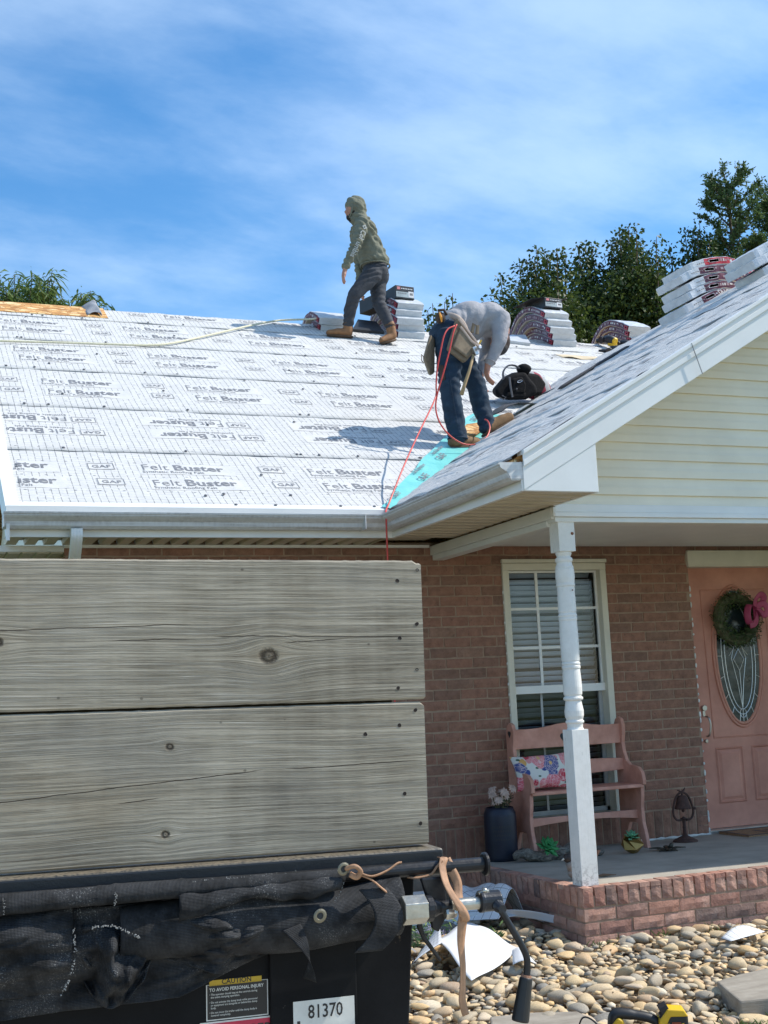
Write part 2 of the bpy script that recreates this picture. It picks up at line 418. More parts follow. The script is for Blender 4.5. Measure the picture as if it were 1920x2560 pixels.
while x < DOOR[0]-.10:
    brick(random.choice(BR), wall, x+CH/2, YW+random.uniform(-.002, .003), -1.185+.105, .205/BL, soldier=True); x += CH
for i in range(3): brick(BR[i], wall, DOOR[0]-.052, YW-.001, -1.185+.037+i*CH*.95, .48)
# --- porch base
pb = MB(); PX, PYF = 3.553, 6.25
pb.box(PX+.009, 12.0, PYF+.009, 8.1, -1.6, -1.185)
porch = P('porch_base', pb, MORTAR)
fl = MB(); fl.add([(PX+.10, PYF+.09, floorz(PYF+.09)-.004), (12, PYF+.09, floorz(PYF+.09)-.004), (12, YW+.05, floorz(YW)), (PX+.10, YW+.05, floorz(YW))], [(0, 1, 2, 3)])
fl.box(PX+.10, 12, PYF+.09, 8.09, -1.5, floorz(YW)-.02)
P('porch_floor', fl, CONC)
rt = floorz(PYF)           # top of the rowlock
for i in range(30):        # rowlock front: bricks on edge
    x = PX+.037+i*CH
    o = brick(random.choice(BRS), porch, x, PYF+random.uniform(-.003, .003), rt-.052+random.uniform(-.003, .002), .105/BL, soldier=True)
for i in range(25):
    y = PYF+.037+i*CH
    if y > 8.05: break
    brick(random.choice(BRS), porch, PX+random.uniform(-.003, .003), y, rt-.052-(y-PYF)*.0245+random.uniform(-.003, .002), .105/BL, face='L', soldier=True)
# rowlock tops (brick sides seen from above)
topm = [brick_mesh('brick', .095, BH, .03, BRICKP, 300+i) for i in range(4)]
for i in range(24):
    x = PX+.037+i*CH; o = bpy.data.objects.new('brick', random.choice(topm)); COL.objects.link(o); o.parent = porch
    o.location = (x, PYF+.05, rt+.004+random.uniform(-.002, .002)); o.rotation_euler = (-pi/2, 0, pi/2); o.rotation_euler = (Matrix.Rotation(pi/2, 3, 'Z') @ Matrix.Rotation(-pi/2, 3, 'X')).to_euler()
for i in range(1, 24):
    y = PYF+.037+i*CH; o = bpy.data.objects.new('brick', random.choice(topm)); COL.objects.link(o); o.parent = porch
    o.location = (PX+.05, y, rt+.004-(y-PYF)*.0245); o.rotation_euler = (-pi/2, 0, 0)
for r_ in range(4):
    zc = rt-.112-CH*(r_+.5)
    xs = PX + (BP/2-.004 if r_ % 2 else 0)
    if r_ % 2: brick(random.choice(BRS), porch, PX+BP/4-.004, PYF, zc, .46)
    while xs < 5.6: brick(random.choice(BRS), porch, xs+BP/2, PYF+random.uniform(-.003, .003), zc+random.uniform(-.002, .002), 1); xs += BP
    ys = PYF + (0 if r_ % 2 else BP/2-.004)
    if not r_ % 2: brick(random.choice(BRS), porch, PX, PYF+BP/4-.004, zc, .46, face='L')
    while ys < 7.95: brick(random.choice(BRS), porch, PX+random.uniform(-.003, .003), ys+BP/2, zc+random.uniform(-.002, .002), 1, face='L'); ys += BP
pfar = MB()
for r_ in range(4):
    zc = rt-.112-CH*(r_+.5); xs = 5.66+(BP/2 if r_ % 2 else 0)
    while xs < 11.7: pfar.box(xs+.005, xs+BP-.005, PYF+random.uniform(-.003, .003), PYF+.03, zc-BH/2, zc+BH/2); xs += BP
for i in range(30, 110): pfar.box(PX+i*CH+.005, PX+(i+1)*CH-.005, PYF+random.uniform(-.003, .003), PYF+.10, rt-.105, rt+.003)
tag(pfar.build('bricks_beyond_frame', BRICKP, porch), kind='stuff')
# --- window
win = MB(); x0, x1, zb, zt = WIN
T_ = .052
win.box(x0, x0+T_, YW-.012, YW+.10, zb, zt-T_); win.box(x1-T_, x1, YW-.012, YW+.10, zb, zt-T_); win.box(x0, x1, YW-.014, YW+.10, zt-T_, zt); win.box(x0, x1, YW-.016, YW+.10, zb-.002, zb+.03)
win.box(x0-.006, x1+.008, YW-.022, YW+.02, zt+.002, zt+.030)
window = P('window', win, TRIMC, bevel=.004)
sw = MB(); xi0, xi1 = x0+T_, x1-T_; zm = -.03; yy = YW+.045
sw.box(xi0, xi1, yy-.02, yy+.03, zm-.029, zm+.029)
sw.box(xi0, xi0+.016, yy, yy+.025, zm+.029, zt-T_); sw.box(xi1-.016, xi1, yy, yy+.025, zm+.029, zt-T_)
sw.box(xi0+.016, xi1-.016, yy+.002, yy+.022, zt-T_-.016, zt-T_)
P('sash', sw, WHITE, window, bevel=.003)
dk = MB(); dk.box(xi0, xi0+.024, yy+.03, yy+.06, zb+.03, zm-.029); dk.box(xi1-.03, xi1, yy+.03, yy+.06, zb+.03, zm-.029); dk.box(xi0, xi1, yy+.03, yy+.06, zb+.03, zb+.065)
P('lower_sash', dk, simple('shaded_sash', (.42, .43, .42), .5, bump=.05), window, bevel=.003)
for zz in (.568, .278):
    q = MB(); q.box(xi0+.016, xi1-.016, yy+.008, yy+.018, zz-.010, zz+.010); P('muntin', q, WHITE, window)
for xx in (xi0+.257, xi0+.515):
    q = MB(); q.box(xx-.011, xx+.011, yy+.007, yy+.017, zm+.029, zt-T_-.016); P('muntin', q, WHITE, window)
    q = MB(); q.box(xx-.009, xx+.009, yy+.040, yy+.050, zb+.06, zm-.029); P('muntin', q, MATS['shaded_sash'], window)
gl = MB(); gl.add([(xi0, yy+.013, zm), (xi1, yy+.013, zm), (xi1, yy+.013, zt-T_), (xi0, yy+.013, zt-T_)], [(0, 1, 2, 3)]); P('upper_pane', gl, GLASS, window)
gl = MB(); gl.add([(xi0, yy+.045, zb+.03), (xi1, yy+.045, zb+.03), (xi1, yy+.045, zm), (xi0, yy+.045, zm)], [(0, 1, 2, 3)]); P('lower_pane', gl, SCREEN, window)
sl = MB(); sl.sheet(lambda a, b_: (xi0+.01+a*(xi1-xi0-.02), YW+.13+b_*.022, .0165-.033*b_+.005*sin(b_*pi)), 1, 3); sm = sl.build('blind_slat', BLIND, window, smooth=True, solid=.0025)
zz = zt-T_-.03; first = True
while zz > zb+.05:
    o = sm if first else obj('blind_slat', sm.data, window, solid=.0025)
    o.location = (0, 0, zz); o.rotation_euler = (0, random.uniform(-.002, .002), 0); first = False; zz -= .0455
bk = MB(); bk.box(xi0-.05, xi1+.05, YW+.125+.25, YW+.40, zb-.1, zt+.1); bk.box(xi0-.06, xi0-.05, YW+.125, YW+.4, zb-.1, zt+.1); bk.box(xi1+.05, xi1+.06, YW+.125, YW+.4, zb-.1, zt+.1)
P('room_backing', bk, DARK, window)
# --- door
dx0, dx1, dzb, dzt = DOOR[0], DOOR[1], floorz(YW)+.018, .865
dY = YW+.095
dm = MB(); dm.box(dx0+.01, dx1-.01, dY, dY+.05, dzb+.01, dzt+.03)
door = P('door', dm, CORAL, bevel=.002)
hd = MB(); hd.box(dx0-.012, dx1+.012, YW-.02, YW+.11, .868, .985); hd.box(dx0-.014, dx1+.014, YW-.028, YW, .985, .997); hd.box(dx0-.010, dx1+.01, YW-.024, YW-.012, .868, .880)
P('door_header', hd, TRIMC, bevel=.003)
cx, cz = 6.215, .165; ra, rb = .205, .525
def oval(a, b_, n=48): return [(cx+a*cos(2*pi*i/n), cz+b_*sin(2*pi*i/n)) for i in range(n)]
md = MB()
for a_, b_, r_ in ((ra+.030, rb+.034, .012), (ra+.008, rb+.010, .014)):
    md.tube([(x, dY-.002, z) for x, z in oval(a_, b_)], r_, 6, closed=True)
P('oval_moulding', md, CORAL, door, smooth=True)
gm = MB(); gm.prism([(x, dY-.004, z) for x, z in oval(ra, rb)], (0, .003, 0)); P('oval_glass', gm, simple('leaded_glass', (.018, .030, .032), .18, var=.5, scale=9, bump=.25, bscale=12, bdist=.01), door)
le = MB()
for a_, b_ in ((ra-.045, rb-.06), (ra-.075, rb-.10)): le.tube([(x, dY-.006, z) for x, z in oval(a_, b_)], .0032, 5, closed=True)
for k_ in range(18):
    q = 2*pi*k_/18; le.tube([(cx+ra*cos(q), dY-.006, cz+rb*sin(q)), (cx+(ra-.045)*cos(q), dY-.006, cz+(rb-.06)*sin(q))], .003, 5)
for s_ in (-1, 1):
    le.tube([(cx+s_*.0, dY-.006, cz-.42), (cx+s_*.03, dY-.006, cz-.2), (cx+s_*.07, dY-.006, cz-.02), (cx+s_*.02, dY-.006, cz+.12), (cx+s_*.07, dY-.006, cz+.2)], .003, 5)
    le.tube([(cx, dY-.006, cz-.12), (cx+s_*.05, dY-.006, cz-.03), (cx, dY-.006, cz+.05), (cx-s_*.045, dY-.006, cz+.1), (cx, dY-.006, cz+.17)], .003, 5)
    le.tube([(cx+s_*.09, dY-.006, cz+.0), (cx+s_*.04, dY-.006, cz+.06), (cx+s_*.1, dY-.006, cz+.12)], .003, 5)
le.tube([(cx, dY-.006, cz-.52), (cx, dY-.006, cz-.12)], .003, 5)
le.tube([(cx+.03*cos(q), dY-.006, cz-.455+.035*sin(q)) for q in np.linspace(0, 2*pi, 16)[:-1]], .003, 5, closed=True)
P('lead_came', le, BRASSL, door)
def panel(x0, x1, z0, z1):
    m_ = MB()
    for i, (ins, yy2) in enumerate(((0, -.004), (.012, .003), (.03, -.003))): pass
    v = []
    for ins, yo in ((0, 0), (.010, -.008), (.022, .004), (.05, -.007)):
        v += [(x0+ins, dY+yo-.0015, z0+ins), (x1-ins, dY+yo-.0015, z0+ins), (x1-ins, dY+yo-.0015, z1-ins), (x0+ins, dY+yo-.0015, z1-ins)]
    f = [(12, 13, 14, 15)]
    for r_ in range(3):
        for i in range(4): j = (i+1) % 4; f.append((r_*4+i, r_*4+j, r_*4+4+j, r_*4+4+i))
    m_.add(v, f); P('door_panel', m_, CORAL, door)
panel(5.925, 6.185, -.975, -.545); panel(6.265, 6.525, -.975, -.545)
fr = MB(); loop = [(5.905, .69), (6.525, .69), (6.525, -.47), (5.925, -.47)]
for a_, b_ in zip(loop, loop[1:]+loop[:1]): fr.tube([(a_[0], dY-.001, a_[1]), (b_[0], dY-.001, b_[1])], .006, 5)
P('panel_bead', fr, CORAL, door)
hn = MB(); hx = 5.842
hn.tube(bez([(hx, dY-.02, -.30), (hx+.004, dY-.055, -.31), (hx+.012, dY-.065, -.37), (hx+.002, dY-.055, -.44), (hx, dY-.02, -.455)], 5), [.006]+[.008]*19+[.006], 8)
hn.box(hx-.012, hx+.012, dY-.010, dY, -.30, -.24); hn.cyl((hx, dY-.026, -.235), (hx, dY, -.235), .022, n=16); hn.cyl((hx, dY-.018, -.49), (hx, dY, -.49), .014)
P('door_handle', hn, NICKEL, door, smooth=False, bevel=.002)
th = MB(); th.box(dx0, dx1, YW-.005, YW+.15, floorz(YW)-.01, dzb+.008); P('threshold', th, simple('aluminium_threshold', (.55, .54, .5), .35, .8, bump=.05))
ck = MB(); random.seed(5)
for i in range(26):
    zz = -1.16+i*CH+random.uniform(-.02, .02)
    ck.ell((dx0+.001, YW+.004, zz), (random.uniform(.004, .010), .008, random.uniform(.008, .03)), 6, 4)
ck.tube([(x, YW-.006, floorz(YW)+.006+.003*random.random()) for x in np.linspace(4.97, dx0, 22)], [random.uniform(.004, .012) for _ in range(22)], 5)
for i in range(22): ck.ell((WIN[0]-.002, YW-.002, WIN[2]+.1+i*CH), (random.uniform(.004, .008), .006, random.uniform(.006, .014)), 6, 4)
tag(P('caulk_bead', ck, CAULK), kind='stuff')
random.seed(11)
# ================================================================ roof
PMX = 13.2; RX0 = .56
sh = MB()
# roof decks (main + gable), solid slabs a little under the underlayment
TH = .05
def slab(pts): sh.prism(pts, (0, 0, -TH))
slab([(RX0+.03, YE+.03, roofz(YE+.03)-.012), (PMX, YE+.03, roofz(YE+.03)-.012), (PMX, RIDGE_Y, RIDGE_Z-.012), (RX0+.03, RIDGE_Y, RIDGE_Z-.012)])
slab([(RX0+.03, RIDGE_Y+.001, RIDGE_Z-.012), (PMX, RIDGE_Y+.001, RIDGE_Z-.012), (PMX, 17.55, ZE-.012), (RX0+.03, 17.55, ZE-.012)])
slab([(XE+.03, 5.83, gz(XE+.03)-.012), (XE+.03, 11.3, gz(XE+.03)-.012), (GX, 11.3, GZ-.012), (GX, 5.83, GZ-.012)][::-1])
slab([(GX+.001, 5.83, GZ-.012), (GX+.001, 11.3, GZ-.012), (2*GX-XE, 11.3, ZE-.012), (2*GX-XE, 5.83, ZE-.012)][::-1])
roof = P('roof', sh, OSB)
def lift(u, v, seed): return .004+.0035*vnoise(u*6, v*9, seed)+.003*vnoise(u*17, v*5, seed+3)
def strip_h(seed, v0, v1, u, v, nv, lip, wr):
    b_ = (v-v0)/(v1-v0); e = max(0, 1-b_*nv/1.5)
    return lift(u, v, seed)*wr + lip*(1-b_)*.8 + (e*.004*max(0, vnoise(u*5, seed*9)))
def strip(seed, pt, u0, u1, v0, v1, nu, nv, lip=.006, wr=1.0):
    """one course of underlayment; lower edge lies a little proud over the course below"""
    mb = MB(); uv = []
    def fn(a, b_):
        u = u0+(u1-u0)*a; v = v0+(v1-v0)*b_
        e = max(0, 1-b_*nv/1.5)
        h = strip_h(seed, v0, v1, u, v, nv, lip, wr)
        vv = v + (.012*vnoise(u*2.1, seed*3.3) if b_ == 0 else 0)
        uv.append((u, v)); return pt(u, vv, h)
    mb.sheet(fn, nu, nv); n = len(mb.v)
    low = [pt(u0+(u1-u0)*i/nu, v0+.012*vnoise((u0+(u1-u0)*i/nu)*2.1, seed*3.3), .0005) for i in range(nu+1)]
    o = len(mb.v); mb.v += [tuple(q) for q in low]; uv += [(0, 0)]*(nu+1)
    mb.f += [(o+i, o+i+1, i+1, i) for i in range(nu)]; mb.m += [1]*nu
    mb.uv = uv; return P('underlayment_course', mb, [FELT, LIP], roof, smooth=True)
NRM = Vector((0, -PM, 1)).normalized(); SLP = Vector((0, 1, PM)).normalized()
def pm(u, v, h): return Vector((u, YE, ZE)) + SLP*v + NRM*h
GN = Vector((-PM, 0, 1)).normalized(); GS = Vector((1, 0, PM)).normalized()
def pg(u, v, h): return Vector((XE, u, ZE)) + GS*v + GN*h
EDGE = [0.0, 1.07, 2.115, 3.20, 4.235, 5.20, 5.735]
VR = (RIDGE_Y-YE)*KS
for i in range(6):
    if i < 5: strip(i+1, pm, RX0+.03, 9.5, EDGE[i], EDGE[i+1]+.06, 150, 10)
    else: strip(6, pm, 1.62, 9.5, EDGE[5], VR+.01, 130, 6); strip(9, pm, RX0+.03, 1.80, EDGE[5], VR-.33, 20, 4)
tag(roof, 'roof deck with white printed underlayment')
# folded-back corner of the top course
fc = MB(); fc.sheet(lambda a, b_: pm(1.70-.02*b_+.10*a+.07*sin(a*2.6), VR-.34+.36*b_+.03*sin(a*5), .012+.085*sin(a*2.9)*(.45+.55*b_)+.012*vnoise(a*6, b_*7)), 12, 12)
P('folded_underlayment', fc, simple('underlayment_back', (.33, .33, .34), .6, var=.15, bump=.2), roof, smooth=True, solid=.003)
# exposed strand board along the ridge
ob = MB(); ob.add([pm(RX0+.02, VR-.40, .004), pm(1.9, VR-.40, .004), pm(1.9, VR+.005, .012), pm(RX0+.02, VR+.010, .012)], [(0, 1, 2, 3)])
P('ridge_strand_board', ob, OSB, roof, solid=.02)
# gable slope courses (run along y)
GV = (GX-XE)*KS; random.seed(3)
for i, (a_, b_) in enumerate(((0, 1.02), (.98, 2.02), (1.98, 3.04), (3.0, GV+.01))): strip(20+i, pg, 5.80, 11.4, a_, b_, 110, 16, .005, 2.0)
# long wrinkles in the gable-slope underlayment
wk = MB()
for (v0, u0, du, dv, hh) in ((.35, 6.0, 2.6, .14, .012), (.75, 5.9, 3.2, .25, .015), (1.28, 6.2, 3.8, .2, .02), (1.75, 6.4, 3.6, -.12, .014), (2.3, 6.6, 3.8, .22, .024), (2.75, 6.6, 3.6, .3, .02), (3.3, 6.6, 3.2, .15, .018), (3.75, 6.7, 3.3, .1, .02), (.55, 7.0, 1.7, .1, .010), (1.9, 6.9, 1.9, .3, .012), (3.55, 7.2, 2.4, .32, .016)):
    K = 26; L = []
    for i in range(K+1):
        t = i/K; u = u0+du*t; v = v0+dv*t+.03*vnoise(u*2.5, v0*9)
        hgt = hh*sin(pi*min(1, max(.02, t)))*(.7+.3*vnoise(u*6, v0)); L.append((u, v, max(.002, hgt)))
    for j, (dvj, hf) in enumerate(((-.028, 0), (-.006, 1), (.010, .8), (.045, 0))):
        wk.v += [tuple(pg(u, v+dvj, .007+h*hf)) for u, v, h in L]
    o = len(wk.v)-4*(K+1)
    for j in range(3):
        for i in range(K): wk.f.append((o+j*(K+1)+i, o+j*(K+1)+i+1, o+(j+1)*(K+1)+i+1, o+(j+1)*(K+1)+i)); wk.m.append(0)
wk.uv = [(0, 0)]*len(wk.v)
P('underlayment_wrinkle', wk, [FELTP, LIP], roof, smooth=True)
# lettering: printed rows of each course
def row_print(mb, frame, hf, u, v, flip, kind):
    """frame(u,v,h) -> point, hf(u,v) -> height of the course there; blank box in white plus ink, both following the course"""
    s_ = -1 if flip else 1
    def q(a, b_, h): uu, vv = u+s_*a, v+s_*b_; return frame(uu, vv, hf(uu, vv)+h)
    def patch(a0, a1, b0, b1, n, k_, h, mi): mb.sheet(lambda x_, y_: q(a0+(a1-a0)*x_, b0+(b1-b0)*y_, h), n, k_, mi)
    def txt(s2, a, b_, size, bold, sx):
        vs, fs = text_mesh(s2, bold); mb.add([q(a+x_*size*sx, b_+y_*size, .0036) for x_, y_ in vs], fs, 1)
    if kind == 0:
        patch(-.02, .65, -.075, .14, 20, 6, .0018, 0)
        txt('Felt', 0, .005, .160, -.006, .80); txt('Buster', .222, .005, .160, .022, .84); txt('Synthetic Roofing Felt', .0, -.052, .060, 0, .80)
    else:
        patch(-.005, .18, -.005, .125, 6, 4, .0018, 0)
        for a0, b0, a1, b1 in ((0, 0, .175, .005), (0, .115, .175, .12), (0, .005, .005, .115), (.170, .005, .175, .115)): patch(a0, a1, b0, b1, 4, 3, .0036, 1)
        txt('GAF', .025, .035, .075, .016, .92)
def hmain(i): return lambda u, v: strip_h(i+1, EDGE[i], (EDGE[i+1]+.06) if i < 5 else VR+.01, u, v, 10 if i < 5 else 6, .006, 1.0)
ROWS = [(.705, .40, 1.493, 0), (1.875, 1.56, 2.315, 1), (2.80, 2.50, 1.011, 0), (3.85, 3.545, .862, 0), (4.905, 4.60, .787, 0), (5.55, None, .12, 0)]
for i, (va, vb, u0, fl_) in enumerate(ROWS):
    for v_, sh_ in ((va, 0), (vb, .027)):
        if v_ is None: continue
        mb = MB()
        for k_ in range(-2, 7):
            for kind, du in ((0, 0), (1, -.355)):
                u = u0+1.197*k_+sh_+(du if not (fl_ and kind) else -.99)
                wdt = (.66 if kind == 0 else .2)
                lo, hi_ = (u-wdt, u) if fl_ else (u, u+wdt)
                if lo < (1.75 if i == 5 else RX0-.28) or hi_ > 8.6: continue
                row_print(mb, pm, hmain(i), u, v_, fl_, kind)
        # trim what would stick out over the left rake
        keep = [(f, m_) for f, m_ in zip(mb.f, mb.m) if min(mb.v[q][0] for q in f) > RX0+.09]
        mb.f = [q[0] for q in keep]; mb.m = [q[1] for q in keep]; mb.uv = [(a, b_) for a, b_, c_ in mb.v]
        tag(P('printed_lettering', mb, [FELTP, INK], roof), kind='stuff')
INKG = simple('faded_ink', (.46, .455, .45), .6, var=.3, scale=30, bump=0)
GED = ((0, 1.02), (.98, 2.02), (1.98, 3.04), (3.0, GV+.01))
for gi, vr, u0 in ((0, .62, 6.1), (1, 1.55, 6.4), (2, 2.5, 6.2), (3, 3.45, 6.6)):
    mb = MB()
    for k_ in range(4):
        hf = lambda u, v: strip_h(20+gi, GED[gi][0], GED[gi][1], -u, v, 16, .005, 2.0)
        row_print(mb, lambda u, v, h: pg(-u, v, h), hf, -(u0+1.197*k_)-.6, vr, False, 0); row_print(mb, lambda u, v, h: pg(-u, v, h), hf, -(u0+1.197*k_)-1.0, vr, False, 1)
    mb.uv = [(0, 0)]*len(mb.v); tag(P('printed_lettering', mb, [FELTP, INKG], roof), kind='stuff')
# cap nails
cn = MB(); r_ = random.Random(4)
for i in range(6):
    for k_ in range(20):
        u = r_.uniform(.7, 8); v = (EDGE[i]+.05 if k_ % 2 else r_.uniform(EDGE[i]+.15, EDGE[i+1])) ; 
        if i == 5 and v > VR-.3: continue
        o0 = pm(u, v, .018); cn.lathe([(.011, -.006), (.011, 0), (.007, .003)], o0, 7, (Vector((1, 0, 0)), SLP, NRM))
tag(P('cap_nail', cn, simple('grey_plastic_cap', (.10, .105, .12), .5, bump=0), roof), kind='stuff')
# teal leak barrier in the valley
tl = MB(); VL = Vector((1, 1, PM)).normalized()
LB = [(3.0, 7.66), (3.21, 7.92), (3.49, 8.28), (3.83, 8.70), (4.19, 9.12), (4.62, 9.60), (4.78, 9.75)]
tv = []
for i in range(len(LB)-1):
    for q in range(4):
        t = q/4; x = LB[i][0]*(1-t)+LB[i+1][0]*t; y = LB[i][1]*(1-t)+LB[i+1][1]*t
        tv.append((x+.022*vnoise(y*11, 1), y))
for x, y in tv:
    xr = XE+(y-YE); 
    for k_ in range(5): 
        t = k_/4; xx = x*(1-t)+(xr+.03)*t; tl.v.append((xx, y-.06*t, roofz(y-.06*t)+.030+.006*vnoise(xx*9, y*8, 2)))
for i in range(len(tv)-1):
    for k_ in range(4): a = i*5+k_; tl.f.append((a, a+1, a+6, a+5)); tl.m.append(0)
P('leak_barrier', tl, TEAL, roof, smooth=True)
tg = MB()
VX = Vector((1, 1.05, PM*1.05)).normalized(); VYn = NRM.cross(VX).normalized()
def teal_text(s_, x, y, size, bold, ang=0): tg.text(s_, Vector((x, y, roofz(y)+.044)), VX, VYn, size, bold, 0)
for (x, y, s_, size) in ((3.16, 7.78, 'GAF', .07), (3.52, 8.10, 'GAF', .085), (3.50, 8.22, 'Leak Barrier', .055), (3.86, 8.52, 'GAF', .085), (3.84, 8.62, 'Leak Barrier', .055), (4.18, 8.93, 'GAF', .085), (4.62, 9.45, 'GAF', .08)): teal_text(s_, x, y, size, .02)
tag(P('printed_lettering', tg, INK, roof), kind='stuff')
# bare deck patch in the valley
bp = MB(); bp.add([(4.26, 9.04, roofz(9.04)+.045), (4.42, 9.06, roofz(9.06)+.05), (4.62, 9.25, roofz(9.25)+.06), (4.66, 9.40, roofz(9.40)+.05), (4.48, 9.34, roofz(9.34)+.045)], [(0, 1, 2, 3, 4)])
P('bare_deck_patch', bp, OSB, roof, solid=.008)
# ---- drip edges, fascia, gutters, soffits
de = MB(); de.box(RX0, 3.05, YE-.035, YE-.032, ZE-.055, ZE+.004); de.add([(RX0, YE-.035, ZE-.002), (3.05, YE-.035, ZE-.002), (3.05, YE+.05, roofz(YE+.05)+.012), (RX0, YE+.05, roofz(YE+.05)+.012)], [(0, 1, 2, 3)])
P('eave_drip_edge', de, WHITE, solid=.002)
rk = MB()
for (a_, b_, lo, hi) in ((-.005, .075, .014, .020),): 
    rk.prism([(RX0+a_, YE-.03, roofz(YE-.03)+hi), (RX0+b_, YE-.03, roofz(YE-.03)+hi), (RX0+b_, RIDGE_Y, RIDGE_Z+hi), (RX0+a_, RIDGE_Y, RIDGE_Z+hi)], (0, 0, -.008))
rk.prism([(RX0, YE-.03, roofz(YE-.03)+.01), (RX0, RIDGE_Y, RIDGE_Z+.01), (RX0, RIDGE_Y, RIDGE_Z-.19), (RX0, YE-.03, roofz(YE-.03)-.19)], (.02, 0, 0))
P('left_rake_trim', rk, WHITE)
fa = MB(); fa.box(RX0+.012, 3.108, 7.70, 7.73, 1.04, 1.20); P('main_fascia', fa, WHITE)
fa = MB(); fa.box(3.09, 3.12, 5.80, 7.73, 1.042, 1.20); P('porch_fascia', fa, WHITE)
def gutter(name, pf, L):
    """K-style gutter swept along a run: profile (out, z)"""
    prof = [(0, .0), (0, -.09), (.055, -.092), (.075, -.075), (.082, -.05), (.112, -.028), (.122, -.018), (.122, 0), (.132, .003), (.130, -.008), (.118, -.004), (.112, -.02), (.076, -.045), (.07, -.07), (.053, -.085), (.006, -.083), (.006, 0)]
    mb = MB(); K = len(prof)
    for s_ in L:
        for o_, z_ in prof: mb.v.append(pf(s_, o_, z_))
    for i in range(len(L)-1):
        for j in range(K): mb.f.append((i*K+j, i*K+(j+1) % K, (i+1)*K+(j+1) % K, (i+1)*K+j)); mb.m.append(0)
    mb.f += [tuple(range(K)), tuple(range(len(mb.v)-K, len(mb.v)))[::-1]]; mb.m += [0, 0]
    return P(name, mb, GUTTER)
ZG = 1.175
gutter('main_gutter', lambda s_, o_, z_: (s_ if s_ < 2.9 else s_-o_*0-(.0 if s_ < 3.0 else o_), 7.698-o_, ZG+z_+.0009*(s_-1.5)), [.545, 1.2, 2.0, 2.84, 3.088])
gutter('porch_gutter', lambda s_, o_, z_: (3.088-o_, s_-(o_ if s_ > 7.6 else 0), ZG+z_+.014*(1-(s_-5.8)/1.9)), [5.80, 6.6, 7.3, 7.698])
jn = MB(); jn.box(2.845, 2.852, 7.562, 7.69, ZG-.094, ZG+.005); P('gutter_joint', jn, GUTTER)
jn = MB(); jn.box(.541, .545, 7.575, 7.698, ZG-.09, ZG+.002); P('gutter_end_cap', jn, GUTTER)
jn = MB()
jn.prism([(3.09, 5.797, 1.197), (2.957, 5.797, 1.195), (2.967, 5.797, 1.165), (3.01, 5.797, 1.14), (3.025, 5.797, 1.105), (3.11, 5.797, 1.107)], (0, -.003, 0))
P('gutter_end_cap', jn, GUTTER)
st = MB(); st.add([(3.118, 5.83, 1.24), (3.095, 5.9, 1.25), (3.095, 5.9, 1.19), (3.105, 5.80, 1.19)], [(0, 1, 2, 3)])
# soffit panels: v-grooved planks, one object per plank
def soffit_run(axis, a0, a1, fixed0, fixed1, z, pitch, mat=SOFFIT, clip=None):
    k_ = 0; a = a0
    while a < a1-.002:
        b_ = min(a+pitch, a1); mb = MB()
        prof = [(a, .030), (a+.008, 0), (b_-.044, 0), (b_-.036, .030), (b_, .030)]
        for i in range(4):
            (p, zp), (q, zq) = prof[i], prof[i+1]
            if axis == 'x': mb.add([(p, fixed0, z+zp), (p, fixed1, z+zp), (q, fixed1, z+zq), (q, fixed0, z+zq)], [(0, 1, 2, 3)])
            else:
                f0, f1 = (fixed0, fixed1)
                mb.add([(f0, p, z+zp), (f1, p, z+zp), (f1, q, z+zq), (f0, q, z+zq)], [(0, 3, 2, 1)])
        mb.build('soffit_plank', mat, SOF); a = b_
so_ = MB(); so_.box(RX0+.02, 3.5, 7.73, 8.1, 1.076, 1.084); so_.box(3.12, 3.56, 5.83, 7.73, 1.078, 1.084); SOF = P('soffit', so_, SOFFIT)
soffit_run('x', RX0+.02, 3.10, 7.725, 8.098, 1.041, .118)
soffit_run('y', 5.825, 7.72, 3.118, 3.552, 1.043, .125)
lw = MB(); lw.box(RX0-.3, WX0, 8.102, 9.6, .998, 1.038); P('left_return', lw, WHITE)
for k_ in range(6):
    mb = MB(); a = RX0-.05+k_*.09; mb.prism([(a, 8.11, .996), (a+.01, 8.11, .988), (a+.078, 8.11, .988), (a+.088, 8.11, .996)], (0, 1.4, 0)); mb.build('soffit_plank', SOFFIT, SOF)
tr = MB(); tr.box(WX0, 3.52, 8.07, 8.098, 1.020, 1.039); P('frieze_trim', tr, WHITE)
# downspout
ds = MB()
pth = bez([(.975, 7.63, 1.09), (.975, 7.64, 1.03), (.978, 7.72, .96), (.985, 7.86, .88), (.99, 7.99, .80), (.99, 8.04, .70)], 6) + [Vector((.99, 8.04, -.9))]
for i, p_ in enumerate(pth): pass
K = 12; sec = [(-.034, -.024), (-.017, -.028), (-.006, -.024), (.006, -.028), (.017, -.024), (.034, -.026), (.034, .026), (-.034, .026)]
for p_ in pth: ds.v += [(p_.x+a, p_.y+b_*.9, p_.z+b_*.35) for a, b_ in sec]
n_ = len(sec)
for i in range(len(pth)-1):
    for j in range(n_): ds.f.append((i*n_+j, i*n_+(j+1) % n_, (i+1)*n_+(j+1) % n_, (i+1)*n_+j)); ds.m.append(0)
P('downspout', ds, WHITE)
